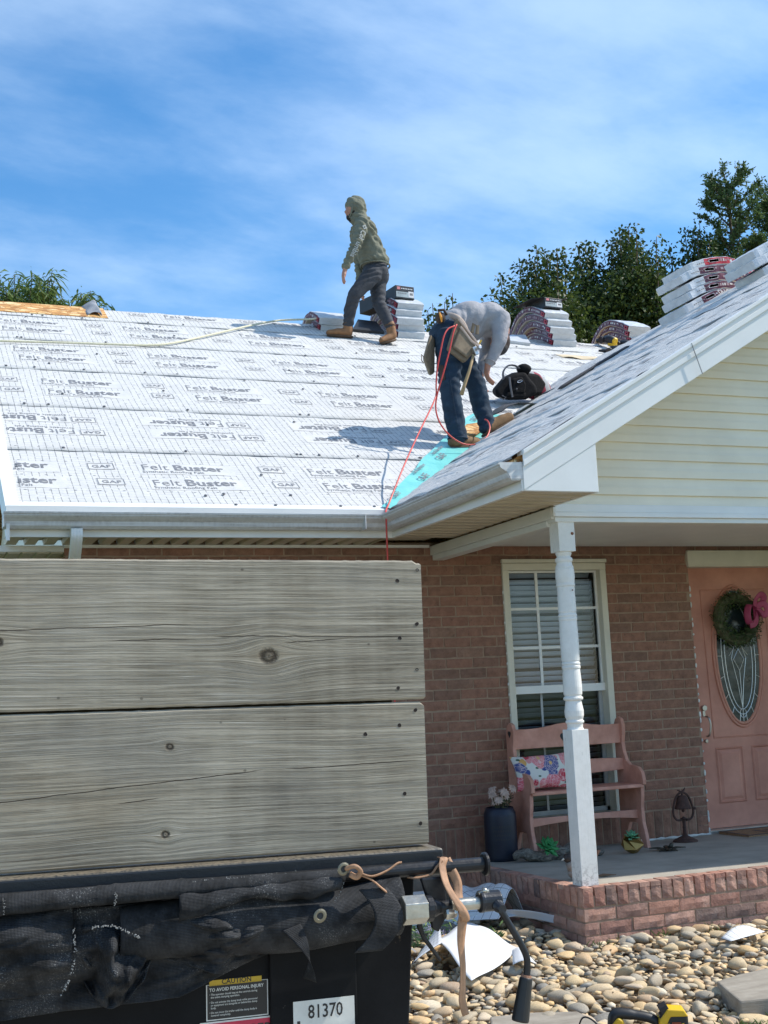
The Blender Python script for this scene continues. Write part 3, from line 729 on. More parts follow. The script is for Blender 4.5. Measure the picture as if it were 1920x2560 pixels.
# ---- porch gable front: rake boards, return box, siding, beam
rb_ = MB(); yF = 5.79
def rake(lo, hi, y0_, y1_, x0_=3.10, x1_=GX): rb_.prism([(x0_, y0_, gz(x0_)+lo), (x1_, y0_, gz(x1_)+lo), (x1_, y0_, gz(x1_)+hi), (x0_, y0_, gz(x0_)+hi)], (0, y1_-y0_, 0))
rake(-.205, -.070, yF, yF+.03); rake(-.078, -.045, yF-.012, yF-.001); rake(-.045, -.010, yF-.006, yF-.001); rake(-.012, .012, yF-.020, yF+.06)
P('front_rake_board', rb_, WHITE, bevel=.002)
for xj in (4.30, 5.6):
    jt = MB(); jt.prism([(xj, yF-.0215, gz(xj)-.205), (xj+.004, yF-.0215, gz(xj)-.205), (xj+.004-.06, yF-.0215, gz(xj-.06)+.012), (xj-.06, yF-.0215, gz(xj-.06)+.012)], (0, .004, 0)); P('rake_joint', jt, LIP)
r2 = MB(); XR = 2*GX
r2.prism([(GX, yF, GZ-.205), (XR-3.1, yF, gz(3.1)-.205), (XR-3.1, yF, gz(3.1)+.01), (GX, yF, GZ+.01)], (0, .03, 0)); P('front_rake_board', r2, WHITE)
bx_ = MB(); bx_.prism([(3.105, yF+.004, 1.041), (3.565, yF+.004, 1.041), (3.565, yF+.004, gz(3.565)-.20), (3.14, yF+.004, gz(3.14)-.2), (3.105, yF+.004, 1.07)], (0, .03, 0)); bx_.box(3.553, 3.5645, yF+.036, 6.29, 1.041, gz(3.56)-.205); P('return_box', bx_, WHITE, bevel=.003)
ua = MB(); ua.prism([(3.56, yF+.01, gz(3.56)-.20), (GX, yF+.01, GZ-.2), (GX, yF+.01, GZ-.19), (3.56, yF+.01, gz(3.56)-.19)], (0, .5, 0)); P('rake_soffit', ua, SOFFIT)
YS = 6.29
sd_ = MB(); sd_.prism([(3.56, YS+.03, 1.0), (XR-3.56, YS+.03, 1.0), (XR-3.56, YS+.03, gz(3.56)-.15), (GX, YS+.03, GZ-.15), (3.56, YS+.03, gz(3.56)-.15)], (0, .08, 0))
siding = P('gable_siding', sd_, SIDING)
ex = .109; zz = 1.008
while zz < GZ-.2:
    z1_ = min(zz+ex, GZ-.17)
    def xa(z_): return max(3.562, XE+(z_+.19-ZE)/PM)
    l0, l1 = xa(zz), xa(z1_); mb = MB()
    r0, r1 = XR-l0, XR-l1
    prof = [(.003, 0), (-.017, .0), (-.019, .004), (-.017, .40), (-.011, .56), (-.003, 1.0)]
    L = []
    for yo, t in prof: L.append((l0+(l1-l0)*t, r0+(r1-r0)*t, YS+.016+yo, zz+(z1_-zz)*t))
    for a, b_, y_, z_ in L: mb.v += [(a, y_, z_), (b_, y_, z_)]
    for i in range(len(L)-1): mb.f.append((2*i, 2*i+1, 2*i+3, 2*i+2)); mb.m.append(0)
    mb.build('siding_board', SIDING, siding); zz += ex
bt = MB(); bt.box(3.553, XR-3.553, YS-.012, YS+.01, .978, 1.006); bt.box(3.562, XR-3.56, YS-.003, YS+.02, 1.0065, 1.055)
P('gable_bottom_trim', bt, WHITE, bevel=.003)
bm_ = MB(); bm_.box(3.56, XR-3.56, YS+.002, YS+.10, .948, .977); bm_.box(3.54, 3.66, YS+.012, 8.11, .968, 1.034); bm_.box(3.555, 3.645, YS+.10, 8.105, .930, .967); bm_.box(3.545, 3.565, YS-.008, YS+.012, .98, 1.036)
P('porch_beam', bm_, simple('aluminium_beam_wrap', (.72, .71, .66), .45, var=.05, bump=.05), bevel=.003)
# porch ceiling
pc = MB(); pc.box(3.66, XR-3.6, YS+.11, 8.09, 1.032, 1.04); P('porch_ceiling', pc, WHITE)
# porch post (turned)
pp = MB(); pcx, pcy, hw = 3.636, 6.355, .0545; fz = floorz(6.3)+.003
def chamfer_block(z0_, z1_, hw2=None, r=.010):
    h = hw2 or hw; v = []
    ring = [(-h, -h), (h, -h), (h, h), (-h, h)]
    pp.box(pcx-h, pcx+h, pcy-h, pcy+h, z0_, z1_)
chamfer_block(.775, .977); chamfer_block(fz, -.262)
prof = [(.0, .777), (.046, .777), (.048, .765), (.042, .752), (.040, .745), (.050, .738), (.052, .728), (.050, .719), (.045, .712), (.047, .70), (.054, .685), (.053, .675), (.056, .672), (.057, .62), (.053, .588), (.056, .583), (.056, .572), (.052, .568), (.053, .50), (.054, .42), (.050, .412), (.055, .405), (.055, .394), (.051, .390), (.055, .384), (.055, .372), (.052, .368), (.054, .30), (.055, .20), (.054, .135), (.050, .129), (.055, .122), (.055, .112), (.051, .108), (.055, .102), (.055, .090), (.051, .085), (.053, .05), (.056, -.02), (.054, -.06), (.047, -.072), (.056, -.076), (.058, -.084), (.056, -.092), (.046, -.097), (.050, -.12), (.056, -.155), (.055, -.185), (.047, -.208), (.054, -.213), (.054, -.224), (.047, -.228), (.045, -.25), (.050, -.264), (0, -.264)]
pp.lathe(prof[::-1], (pcx, pcy, 0), 28)
def post_paint():
    m, t, b = new_mat('peeling_white_paint'); v = t.co('Object'); x, y, z = t.xyz(v)
    n = t.noise(v, 18, 6, .65); cr = t.noise(t.vec(x*90, y*90, z*7), 1, 4, .7); low = z.step(-.95, -1.14)
    c = t.ramp(n, [(.3, (.76, .74, .69)), (.7, (.85, .83, .785))]); c = t.mix(cr.step(.66, .70)*.7, c, (.34, .33, .31))
    c = t.mix((low*t.noise(v, 40, 5, .7).step(.48, .58))*.8, c, (.42, .40, .37))
    setb(t, b, c, .55, 0, t.bump(cr*.5+n*.5, .35, .006)); return m
P('porch_post', pp, post_paint(), bevel=.004)
ft = MB(); ft.lathe([(.009, 0), (.009, .004), (.003, .006)], (3.672, pcy-hw-.001, .88), 10, ((1, 0, 0), (0, 0, 1), (0, -1, 0))); ft.ell((pcx+.012, pcy-.058, .545), (.006, .006, .004), 6, 4)
P('rusty_bolt', ft, simple('rust', (.24, .10, .06), .85, var=.4, scale=40, bump=.3))
# right end wall so that the house is closed
ew = MB(); ew.prism([(WX1-.1, 8.1, -1.5), (WX1-.1, 17.1, -1.5), (WX1-.1, 17.1, 1.1), (WX1-.1, RIDGE_Y, RIDGE_Z-.15), (WX1-.1, 8.1, 1.1)], (.1, 0, 0))
ew.prism([(WX0+.13, 8.3, 1.06), (WX0+.13, RIDGE_Y, RIDGE_Z-.15), (WX0+.13, 17.0, 1.06)], (.1, 0, 0)); ew.box(WX0+.12, WX1, 16.9, 17.0, -1.5, 1.1)
P('end_wall', ew, SIDING)
# ================================================================ things on the roof
PLW = simple('white_bundle_plastic', (.58, .60, .62), .38, var=.14, scale=9, bump=.55, bscale=16, bdist=.012)
MAROON = simple('maroon_wrapper', (.13, .025, .04), .35, var=.3, scale=14, bump=.4, bscale=20, bdist=.01)
REDP = simple('red_wrapper', (.55, .03, .045), .35, var=.15, bump=.2)
PRW = simple('wrapper_white_ink', (.72, .70, .70), .5, bump=0)
PRP = simple('wrapper_pink_ink', (.40, .28, .31), .5, bump=0)
BOXK = simple('black_carton', (.025, .026, .03), .45, var=.3, bump=.1)
BLK = simple('black_plastic', (.02, .02, .022), .45, var=.3, bump=.1)
def bundle(label, path, axis, c, wd=.33, th=.08, t0=.0, red=False, seed=0, text=None, group='shingle bundles on the roof'):
    th *= .95
    """shingle bundle bent along path of (a, z); axis 'y' or 'x'; c = centre on the other horizontal axis"""
    r = random.Random(seed); pts = bez([(a, 0, z) for a, z in path], 6); K = len(pts)
    root = thing('shingle_bundle', label, 'shingle bundle', (c, path[0][0], path[0][1]-th/2) if axis == 'y' else (path[0][0], c, path[0][1]-th/2), group)
    def W(a, lat, z): return (c+lat, a, z) if axis == 'y' else (a, c+lat, z)
    nr = []
    for i in range(K):
        t = (pts[min(K-1, i+1)]-pts[max(0, i-1)]).normalized(); nr.append(Vector((-t.z, 0, t.x)))
    sec = [(-.5, -.42), (-.5, .42), (-.48, .5), (-.2, .52), (.1, .5), (.3, .52), (.48, .5), (.5, .42), (.5, -.42), (.48, -.5), (-.48, -.5)]
    mb = MB(); n = len(sec)
    for i in range(K):
        p, q = pts[i], nr[i]; e = .94 if i in (0, K-1) else 1.0
        for lx, h in sec:
            hh = (h + .05*vnoise(i*1.1+lx*7, seed)*(abs(h) > .4))*th*e; ll = (lx+.012*vnoise(i*.8, seed+lx*3))*wd*(.97 if e < 1 else 1)
            mb.v.append(W(p.x+q.x*hh, ll, p.z+q.z*hh))
    for i in range(K-1):
        for j in range(n):
            side = (sec[j][0] == -.5 and sec[(j+1) % n][0] == -.5) or (sec[j][0] == .5 and sec[(j+1) % n][0] == .5)
            mb.f.append((i*n+j, (i+1)*n+j, (i+1)*n+(j+1) % n, i*n+(j+1) % n)); mb.m.append(1 if side and (i+.5)/(K-1) > t0 else 0)
    mb.f += [tuple(range(n)), tuple(range((K-1)*n, K*n))[::-1]]; mb.m += [0, 0]
    mb.build('wrapper', [PLW, REDP if red else MAROON], root)
    # print on the visible side
    pr = MB(); acc = [0]
    for i in range(1, K): acc.append(acc[-1]+(pts[i]-pts[i-1]).length)
    def at(s):
        s = max(0, min(acc[-1]-1e-4, s)); i = max(j for j in range(K) if acc[j] <= s); i = min(i, K-2); f = (s-acc[i])/(acc[i+1]-acc[i]); return pts[i].lerp(pts[i+1], f), nr[i].lerp(nr[i+1], f)
    def quad(s0, s1, h0, h1, mi):
        v = []
        for s_, h in ((s0, h0), (s1, h0), (s1, h1), (s0, h1)):
            p, q = at(s_); v.append(W(p.x+q.x*h*th, -wd*.5-.006, p.z+q.z*h*th))
        pr.add(v, [(0, 1, 2, 3)], mi)
    S = acc[-1]; s_ = S*t0+.02
    if not t0: quad(.012, .085, -.30, .30, 2); quad(.030, .066, -.1, .14, 0); s_ = .12
    while s_ < S-.08:
        L = r.uniform(.012, .03)
        quad(s_, s_+L, -.16 if r.random() < .7 else -.02, r.uniform(.1, .22), 1 if r.random() < .6 else 0); s_ += L+r.choice((.008, .008, .008, .04))
    if t0:
        for q in range(7): a = S*t0*.45+.012*q*2; quad(a, a+.014, -.05-.02*(q % 2), .06, 3)
        quad(S*t0+.03, S*t0+.13, -.18, .2, 0); quad(S*t0+.036, S*t0+.124, -.14, .16, 4)
    tag(pr.build('side_print', [PRW, PRP, REDP, INK, MAROON], root), kind='stuff')
    if text:
        tx = MB(); p, q = at(S*t0+.17); p2, _ = at(S*t0+.3); d_ = (p2-p).normalized()
        tx.text(text, W(p.x-q.x*th*.24, -wd*.5-.008, p.z-q.z*th*.24), (d_.x, 0, d_.z), (q.x, 0, q.z), .07, .02, 0, sx=.95); tx.build('side_lettering', PRW, root)
    return root
ORD = ['bottom', 'second from the bottom', 'third from the bottom', 'fourth from the bottom', 'fifth from the bottom', 'topmost']
def ridge_path(y0, lay, zoff=0, far=1.0):
    h = .045+lay*.083+zoff
    base = [(y0, roofz(y0)+.0), (y0+.22, roofz(y0)+.115), (y0+.45, roofz(y0)+.205), (y0+.62, roofz(y0)+.20), (y0+.78, roofz(y0)+.10), (y0+.92, roofz(y0)-.06)]
    out = []
    for i, (a, z) in enumerate(base):
        t = base[min(5, i+1)][0]-base[max(0, i-1)][0], base[min(5, i+1)][1]-base[max(0, i-1)][1]; L = hypot(*t)
        out.append((a-t[1]/L*h*(.0 if i == 0 else .55), z+h*(1 if i == 0 else t[0]/L*.95+.05)))
    return out
for k_ in range(5): bundle(f'white-ended shingle bundle, {ORD[k_] if k_ < 4 else "topmost"} of the stack by the hooded worker\'s rear boot', ridge_path(12.25+.03*sin(k_*2.2), k_), 'y', 5.255+.02*sin(k_*1.9), seed=10+k_)
for k_ in range(5): bundle(f'white-ended shingle bundle, {ORD[k_] if k_ < 4 else "topmost"} of the stack under the opened black carton', ridge_path(12.33+.03*sin(k_*1.7+1), k_), 'y', 7.255-.02*k_*.7+.03*(k_ < 2), seed=20+k_)
for k_ in range(4): bundle(f'white-ended shingle bundle, {ORD[k_] if k_ < 3 else "topmost"} of the low stack behind the black nailers', ridge_path(12.66+.03*sin(k_*1.3), k_, -.07), 'y', 8.62-.03*k_, seed=30+k_)
bundle('limp white shingle bundle folded over the ridge, upper of two by the front boot', [(12.28, 4.05), (12.4, 4.13), (12.55, 4.2), (12.7, 4.22), (12.85, 4.18), (13.0, 4.05), (13.1, 3.95)], 'y', 4.36, .36, .085, seed=41)
bundle('white shingle bundle folded over the ridge, lower of two by the front boot', [(12.33, 3.99), (12.45, 4.055), (12.6, 4.11), (12.8, 4.1), (12.95, 4.0), (13.1, 3.9)], 'y', 4.39, .36, .075, seed=42)
GP = [[(6.29, 3.165), (6.45, 3.255), (6.62, 3.335), (6.78, 3.36), (6.95, 3.31), (7.15, 3.20)]]
for x_, zs_, zr_ in ((6.34, 3.295, 3.435), (6.34, 3.375, 3.51), (6.29, 3.45, 3.585), (6.36, 3.555, 3.66)): GP.append([(x_, zs_), (x_+.15, zs_+(zr_-zs_)*.55), (6.64, zr_-.015), (6.80, zr_), (6.97, zr_-.05), (7.17, zr_-.16)])
for k_, pth in enumerate(GP): bundle(f'shingle bundle, {ORD[k_] if k_ < 4 else "topmost, red-ended,"} of the leaning stack on the porch gable ridge', pth, 'x', 8.80, .40, .075, .24, red=(k_ == 4), seed=50+k_, text='SNO' if k_ == 0 else None)
GP2 = [[(6.18, 3.085), (6.35, 3.185), (6.52, 3.28), (6.68, 3.355), (6.85, 3.355), (7.05, 3.27)], [(6.09, 3.14), (6.30, 3.255), (6.5, 3.36), (6.68, 3.43), (6.85, 3.43), (7.05, 3.35)], [(6.10, 3.22), (6.30, 3.335), (6.5, 3.435), (6.68, 3.505), (6.85, 3.505), (7.05, 3.42)]]
for k_, pth in enumerate(GP2): bundle(f'white shingle bundle, {("bottom", "middle", "topmost")[k_]} of three stacked nearest the right frame edge', pth, 'x', 7.585, .37, .075, .30, seed=60+k_)
# cartons of nails
def carton(label, c, sx, sy, sz, rz=0, lid=False):
    root = thing('nail_carton', label, 'carton', c, 'nail cartons on the ridge')
    ax = (Vector((cos(rz), sin(rz), 0)), Vector((-sin(rz), cos(rz), 0)), Vector((0, 0, 1))); C = Vector(c)
    b_ = MB(); b_.obox(C+Vector((0, 0, sz/2)), sx/2, sy/2, sz/2, ax); b_.build('box', BOXK, root, bevel=.003)
    l = MB(); o = C-ax[1]*(sy/2+.002)
    def q(u0, u1, v0, v1, mi, d_=0): l.add([o-ax[1]*d_+ax[0]*sx*u+Vector((0, 0, sz*v)) for u, v in ((u0, v0), (u1, v0), (u1, v1), (u0, v1))], [(0, 1, 2, 3)], mi)
    q(-.48, .49, .10, .52, 0); q(.18, .46, .14, .60, 1, .001); q(.25, .42, .30, .48, 2, .002); q(-.42, -.25, .68, .9, 3)
    for i in range(7): q(-.2+i*.09, -.2+i*.09+.06, .74, .82, 1)
    for i in range(5): q(-.4+i*.1, -.4+i*.1+.07, .36, .44, 2, .001)
    l.build('printed_label', [simple('label_grey', (.40, .45, .46), .4, bump=0) if 'label_grey' not in MATS else MATS['label_grey'], PRW, INK, simple('label_pink', (.7, .25, .25), .4, bump=0) if 'label_pink' not in MATS else MATS['label_pink']], root)
    if lid:
        f = MB(); zt_ = C+Vector((0, 0, sz))
        f.add([zt_-ax[0]*sx/2-ax[1]*sy/2+Vector((0, 0, .001)), zt_-ax[0]*sx/2+ax[1]*sy/2+Vector((0, 0, .001)), zt_-ax[0]*(sx/2+.10)+ax[1]*sy*.8+Vector((0, 0, .02)), zt_-ax[0]*(sx/2+.14)-ax[1]*sy*.3+Vector((0, 0, -.01))], [(0, 1, 2, 3)])
        f.add([zt_+ax[0]*sx/2-ax[1]*sy/2, zt_+ax[0]*sx/2+ax[1]*sy/2, zt_+ax[0]*(sx/2+.10)+ax[1]*sy/2+Vector((0, 0, .03)), zt_+ax[0]*(sx/2+.09)-ax[1]*sy/2+Vector((0, 0, .02))], [(0, 1, 2, 3)])
        f.build('flap', BOXK, root, solid=.004)
carton('black nail carton sitting on the stack beside the hooded worker', (5.23, 12.50, 4.405), .24, .30, .15, .12)
carton('black nail carton half hidden behind the hooded worker\'s rear leg', (4.97, 12.72, 4.34), .15, .24, .16, .3)
carton('opened black nail carton with raised flaps on a bundle stack', (7.20, 12.66, 4.475), .25, .42, .12, .1, True)
fb = MB(); fb.add([(4.60, 12.37, roofz(12.37)+.03), (4.97, 12.35, roofz(12.35)+.03), (5.0, 12.66, roofz(12.6)+.10), (4.80, 12.72, roofz(12.6)+.13)], [(0, 1, 2, 3)])
tag(fb.build('flattened_carton', BOXK, solid=.03, bevel=.003), 'flat black carton lying between the hooded worker\'s boots', 'carton')
ws = MB(); ws.add([(6.49, 12.34, roofz(12.34)+.03), (6.77, 12.27, roofz(12.27)+.03), (6.9, 12.62, RIDGE_Z+.05), (6.72, 12.66, RIDGE_Z+.05)], [(0, 1, 2, 3)])
tag(ws.build('underlayment_offcut', PLW, solid=.035, bevel=.004), 'small white slab of offcut beside the bending worker\'s head', 'offcut')
pa = MB(); pa.sheet(lambda a, b_: (6.92+.55*a-.02*b_, 11.83+.12*b_+.02*vnoise(a*5, 1), roofz(11.83+.12*b_)+.02+.012*sin(a*9)*(1-b_)), 12, 3)
tag(pa.build('tan_paper_scrap', simple('kraft_paper', (.62, .50, .33), .8, var=.15), smooth=True, solid=.003), 'torn tan paper strip lying on the white underlayment', 'paper scrap')
# nailers
YEL = simple('tool_yellow', (.80, .48, .02), .45, var=.1, bump=.1)
def nailer(label, c, dirv):
    root = thing('roofing_nailer', label, 'nail gun', c, 'black and yellow nailers by the ridge'); C = Vector(c); d_ = Vector(dirv).normalized(); u = NRM; s_ = d_.cross(u)
    b_ = MB(); b_.tube([C+u*.06, C+u*.075+d_*.07, C+u*.08+d_*.17], [.05, .055, .045], 12); b_.tube([C+u*.06+d_*.02, C+u*.03-d_*.09, C+u*.012-d_*.13], [.03, .026, .03], 8); b_.build('body', BLK, root, smooth=True)
    b_ = MB(); b_.cyl(C+u*.08+d_*.17, C+u*.08+d_*.19, .046, .03); b_.obox(C+u*.03+d_*.14, .05, .035, .022, (d_, s_, u)); b_.build('nose', YEL, root, bevel=.004)
    b_ = MB(); b_.lathe([(.04, -.02), (.045, 0), (.04, .02)], C+u*.05-d_*.02+s_*.04, 12, (d_, u, s_)); b_.build('magazine', BLK, root)
nailer('black roofing nailer lying tipped against the low bundle stack', (7.93, 12.52, roofz(12.52)+.03), (.2, -.9, -.5))
nailer('black and yellow nailer nearest the gable slope by the low stack', (8.12, 12.47, roofz(12.47)+.0), (.5, -.7, -.45))
nailer('small yellow-nosed nailer lying on its side below the low stack', (7.80, 12.22, roofz(12.22)-.02), (.9, -.3, -.2))
# ---------------------------------------------------------------- people
def capsule(mb, p0, p1, r0, r1, n=12):
    p0, p1 = Vector(p0), Vector(p1); d_ = p1-p0; L = d_.length
    if L < 1e-5: mb.ell(p0, (r0,)*3); return
    d_.normalize(); a = Vector((0, 0, 1)) if abs(d_.z) < .9 else Vector((1, 0, 0)); X = (a-d_*a.dot(d_)).normalized(); Y = d_.cross(X)
    prof = [(max(.0005, r0*cos(t)), r0*sin(t)) for t in np.linspace(-pi/2+.05, 0, 4)] + [(max(.0005, r1*cos(t)), L+r1*sin(t)) for t in np.linspace(0, pi/2-.05, 4)]
    mb.lathe(prof, p0, n, (X, Y, d_))
def figure(name, label, prims, mats, loc, voxel=.011, folds=()):
    mb = MB()
    for q in prims:
        if q[1] == 'E': mb.ell(q[2], q[3], 16, 10)
        else: capsule(mb, *q[1:])
    tmp = mb.build('tmp', []); md_ = tmp.modifiers.new('r', 'REMESH'); md_.mode = 'VOXEL'; md_.voxel_size = voxel
    sm_ = tmp.modifiers.new('s', 'SMOOTH'); sm_.factor = .5; sm_.iterations = 9
    me = bpy.data.meshes.new_from_object(tmp.evaluated_get(bpy.context.evaluated_depsgraph_get())); bpy.data.objects.remove(tmp)
    n = len(me.vertices); co = np.empty(n*3); me.vertices.foreach_get('co', co); co = co.reshape(-1, 3)
    nm = np.empty(n*3); me.vertices.foreach_get('normal', nm); nm = nm.reshape(-1, 3)
    def nearest(pt):
        best = np.full(len(pt), 1e9); idx = np.zeros(len(pt), int)
        for i, q in enumerate(prims):
            if q[1] == 'E':
                c = np.array(q[2]); r_ = np.array(q[3]); dd = (np.linalg.norm((pt-c)/r_, axis=1)-1)*r_.min()
            else:
                a = np.array(q[1]); b_ = np.array(q[2]); ab = b_-a; t = np.clip(((pt-a)@ab)/max(1e-9, ab@ab), 0, 1); dd = np.linalg.norm(pt-a-t[:, None]*ab, axis=1)-(q[3]+(q[4]-q[3])*t)
            k2 = dd < best; best[k2] = dd[k2]; idx[k2] = i
        return idx
    tags = list(mats); vi = nearest(co); tg_ = np.array([tags.index(q[0]) for q in prims])
    # cloth folds, displaced along the normal
    amp = np.zeros(n)
    for (tagname, dirv, freq, a, s0) in folds:
        dv = np.array(dirv, float); dv /= np.linalg.norm(dv); ph = co@dv
        o = np.array([.31, -.8, .5]); w_ = np.sin(co@(o*23)+s0)*1.6+np.sin(co@(np.array([.9, .3, -.4])*37)+s0*2)*.9
        f_ = np.sin(ph*freq+w_); amp += np.where(tg_[vi] == tags.index(tagname), a*np.sign(f_)*np.abs(f_)**.7*(.55+.45*np.sin(co@(np.array([.5, .6, .7])*17)+s0)), 0)
    co = co+nm*amp[:, None]; co -= np.array(loc); me.vertices.foreach_set('co', co.ravel())
    me.update(); fc_ = np.array([np.mean([co[v_] for v_ in p_.vertices], axis=0) for p_ in me.polygons])+np.array(loc)
    mi = tg_[nearest(fc_)]
    me.materials.clear()
    for q in tags: me.materials.append(mats[q])
    me.polygons.foreach_set('material_index', mi.astype(np.int32)); me.polygons.foreach_set('use_smooth', [True]*len(me.polygons)); me.update()
    me.name = name; o = bpy.data.objects.new(name, me); COL.objects.link(o); o.location = loc
    return tag(o, label, 'person')
SKIN = simple('skin', (.42, .20, .13), .5, var=.12, scale=20, bump=.1)
OLIVE = simple('olive_hoodie', (.185, .185, .138), .85, var=.14, scale=12, bump=.7, bscale=30, bdist=.012, spec=.2)
GJEAN = simple('charcoal_jeans', (.045, .047, .055), .85, var=.25, scale=14, bump=.4, bscale=40, bdist=.01)
TAN = simple('tan_boot', (.27, .125, .05), .7, var=.25, scale=18, bump=.3, bscale=50)
SOLE = simple('boot_sole', (.10, .06, .035), .8, var=.2, bump=.2)
BEARD = simple('beard', (.02, .015, .012), .8, bump=.3)
mm = dict(shirt=OLIVE, pants=GJEAN, skin=SKIN, boot=TAN, beard=BEARD)
def hand(cx_, cy_, cz_, d_, side, curl=.25, s_=1.0):
    """palm, four unequal bent fingers and a thumb; d_ = pointing direction"""
    C = Vector((cx_, cy_, cz_)); d_ = Vector(d_).normalized(); w_ = Vector((0, 1, 0)); w_ = (w_-d_*w_.dot(d_)).normalized(); n_ = d_.cross(w_)*side
    out = [('skin', tuple(C-d_*.03), tuple(C+d_*.045*s_), .027*s_, .026*s_), ('skin', tuple(C+w_*.018+d_*.02), tuple(C-w_*.018+d_*.03), .020, .020)]
    for i, L in enumerate((.062, .072, .068, .052)):
        b0 = C+d_*.055*s_+w_*(.030-.020*i); m0 = b0+d_*L*.55+n_*curl*.02; e0 = m0+d_*L*.5+n_*curl*.06
        out += [('skin', tuple(b0), tuple(m0), .0100, .0092), ('skin', tuple(m0), tuple(e0), .0092, .0080)]
    b0 = C+w_*.022-d_*.005+n_*.008; out += [('skin', tuple(b0), tuple(b0+w_*.02+d_*.035+n_*.015), .0125, .011), ('skin', tuple(b0+w_*.02+d_*.035+n_*.015), tuple(b0+w_*.02+d_*.068+n_*.022), .0105, .009)]
    return out
man = [('shirt', 'E', (4.655, 12.04, 5.00), (.145, .195, .165)), ('shirt', 'E', (4.705, 12.04, 4.85), (.150, .175, .17)), ('shirt', 'E', (4.765, 12.04, 4.695), (.168, .178, .085)), ('shirt', 'E', (4.735, 12.04, 4.77), (.165, .178, .12)),
 ('shirt', (4.60, 11.88, 5.06), (4.64, 12.20, 5.06), .085, .085), ('shirt', (4.64, 12.04, 5.10), (4.605, 12.04, 5.20), .105, .085),
 ('shirt', 'E', (4.590, 12.04, 5.305), (.105, .102, .120)), ('shirt', 'E', (4.555, 12.04, 5.315), (.095, .098, .108)), ('shirt', (4.60, 12.04, 5.2), (4.55, 12.04, 5.18), .088, .068), ('shirt', (4.655, 12.04, 5.26), (4.645, 12.04, 5.19), .05, .06),
 ('skin', 'E', (4.515, 12.04, 5.265), (.052, .066, .088)), ('skin', (4.470, 12.04, 5.255), (4.452, 12.04, 5.232), .010, .014), ('skin', (4.474, 12.04, 5.30), (4.478, 12.04, 5.22), .012, .02), ('skin', (4.468, 12.04, 5.205), (4.466, 12.04, 5.198), .014, .013),
 ('beard', (4.486, 12.04, 5.165), (4.505, 12.04, 5.16), .027, .035), ('beard', (4.505, 12.005, 5.19), (4.525, 11.985, 5.23), .018, .012), ('beard', (4.505, 12.075, 5.19), (4.525, 12.095, 5.23), .018, .012), ('beard', (4.474, 12.03, 5.284), (4.474, 12.01, 5.283), .007, .006),
 ('shirt', (4.585, 11.86, 5.05), (4.485, 11.82, 4.79), .078, .060), ('shirt', (4.485, 11.82, 4.79), (4.36, 11.85, 4.535), .060, .045),
 ('shirt', (4.64, 12.22, 5.05), (4.68, 12.28, 4.77), .075, .058), ('shirt', (4.68, 12.28, 4.77), (4.67, 12.25, 4.50), .055, .042),
 ('pants', 'E', (4.775, 12.04, 4.575), (.148, .162, .125)), ('pants', (4.715, 11.965, 4.52), (4.485, 11.95, 4.265), .108, .076), ('pants', (4.485, 11.95, 4.265), (4.455, 12.04, 4.10), .074, .070), ('pants', (4.455, 12.04, 4.10), (4.448, 12.08, 3.965), .068, .057), ('pants', 'E', (4.84, 12.08, 4.54), (.105, .12, .12)),
 ('pants', (4.825, 12.11, 4.50), (4.80, 12.05, 4.225), .104, .075), ('pants', (4.80, 12.05, 4.225), (4.845, 12.0, 4.08), .075, .07), ('pants', (4.845, 12.0, 4.08), (4.885, 11.955, 3.935), .068, .056),
 ('boot', (4.448, 12.085, 3.98), (4.445, 12.095, 3.875), .056, .053), ('boot', (4.44, 12.095, 3.872), (4.33, 12.115, 3.885), .05, .045), ('boot', (4.33, 12.115, 3.880), (4.235, 12.13, 3.875), .044, .034),
 ('boot', (4.885, 11.955, 3.95), (4.905, 11.955, 3.835), .056, .052), ('boot', (4.90, 11.955, 3.83), (4.83, 11.94, 3.79), .05, .046), ('boot', (4.83, 11.94, 3.79), (4.765, 11.92, 3.76), .046, .036)]
man += hand(4.342, 11.85, 4.465, (-.25, 0, -1), 1, .4) + hand(4.668, 12.24, 4.44, (-.05, -.1, -1), 1, .5)
p1 = figure('person', 'person in an olive hooded top and dark jeans walking along the ridge, hood up', man, mm, (4.65, 12.03, 3.75), .0105,
 folds=(('shirt', (.35, 0, 1), 120, .008, 0), ('shirt', (1, .2, .9), 75, .006, 2), ('pants', (-.3, .1, 1), 110, .0045, 1)))
def sub(o, mb, name, mats, **k): return mb.build(name, mats, o, **k)
ht = MB(); ax = Vector((4.485-4.585, -.04, 4.79-5.05)).normalized(); ay = Vector((1, 0, ax.x/-ax.z)).normalized(); ay = Vector((-ax.z, 0, ax.x)).normalized()
pos = Vector((4.555, 11.762, 4.925))
ht.text('Col', pos-ay*.028, ax, ay, .085, .012, 0, sx=.95); ax2 = Vector((4.36-4.485, .03, 4.535-4.79)).normalized(); ay2 = Vector((-ax2.z, 0, ax2.x)).normalized()
ht.text('umbia', Vector((4.487, 11.748, 4.785))-ay2*.022, ax2, ay2, .082, .012, 0, sx=.95)
dm_ = Vector((4.566, 11.762, 4.965)); ht.add([dm_-ax*.032, dm_+ay*.028, dm_+ax*.032, dm_-ay*.028], [(0, 1, 2, 3)])
WHT = simple('white_print', (.42, .43, .41), .7, bump=0)
sub(p1, ht, 'sleeve_print', WHT)
ht = MB(); dm_ += Vector((0, -.002, 0))
for i in range(3): ht.obox(dm_+ay*.007*(i-1), .012-.003*abs(i-1), .0008, .0022, (ax, (0, 1, 0), ay))
sub(p1, ht, 'sleeve_emblem', OLIVE)
ht = MB(); r_ = random.Random(8)
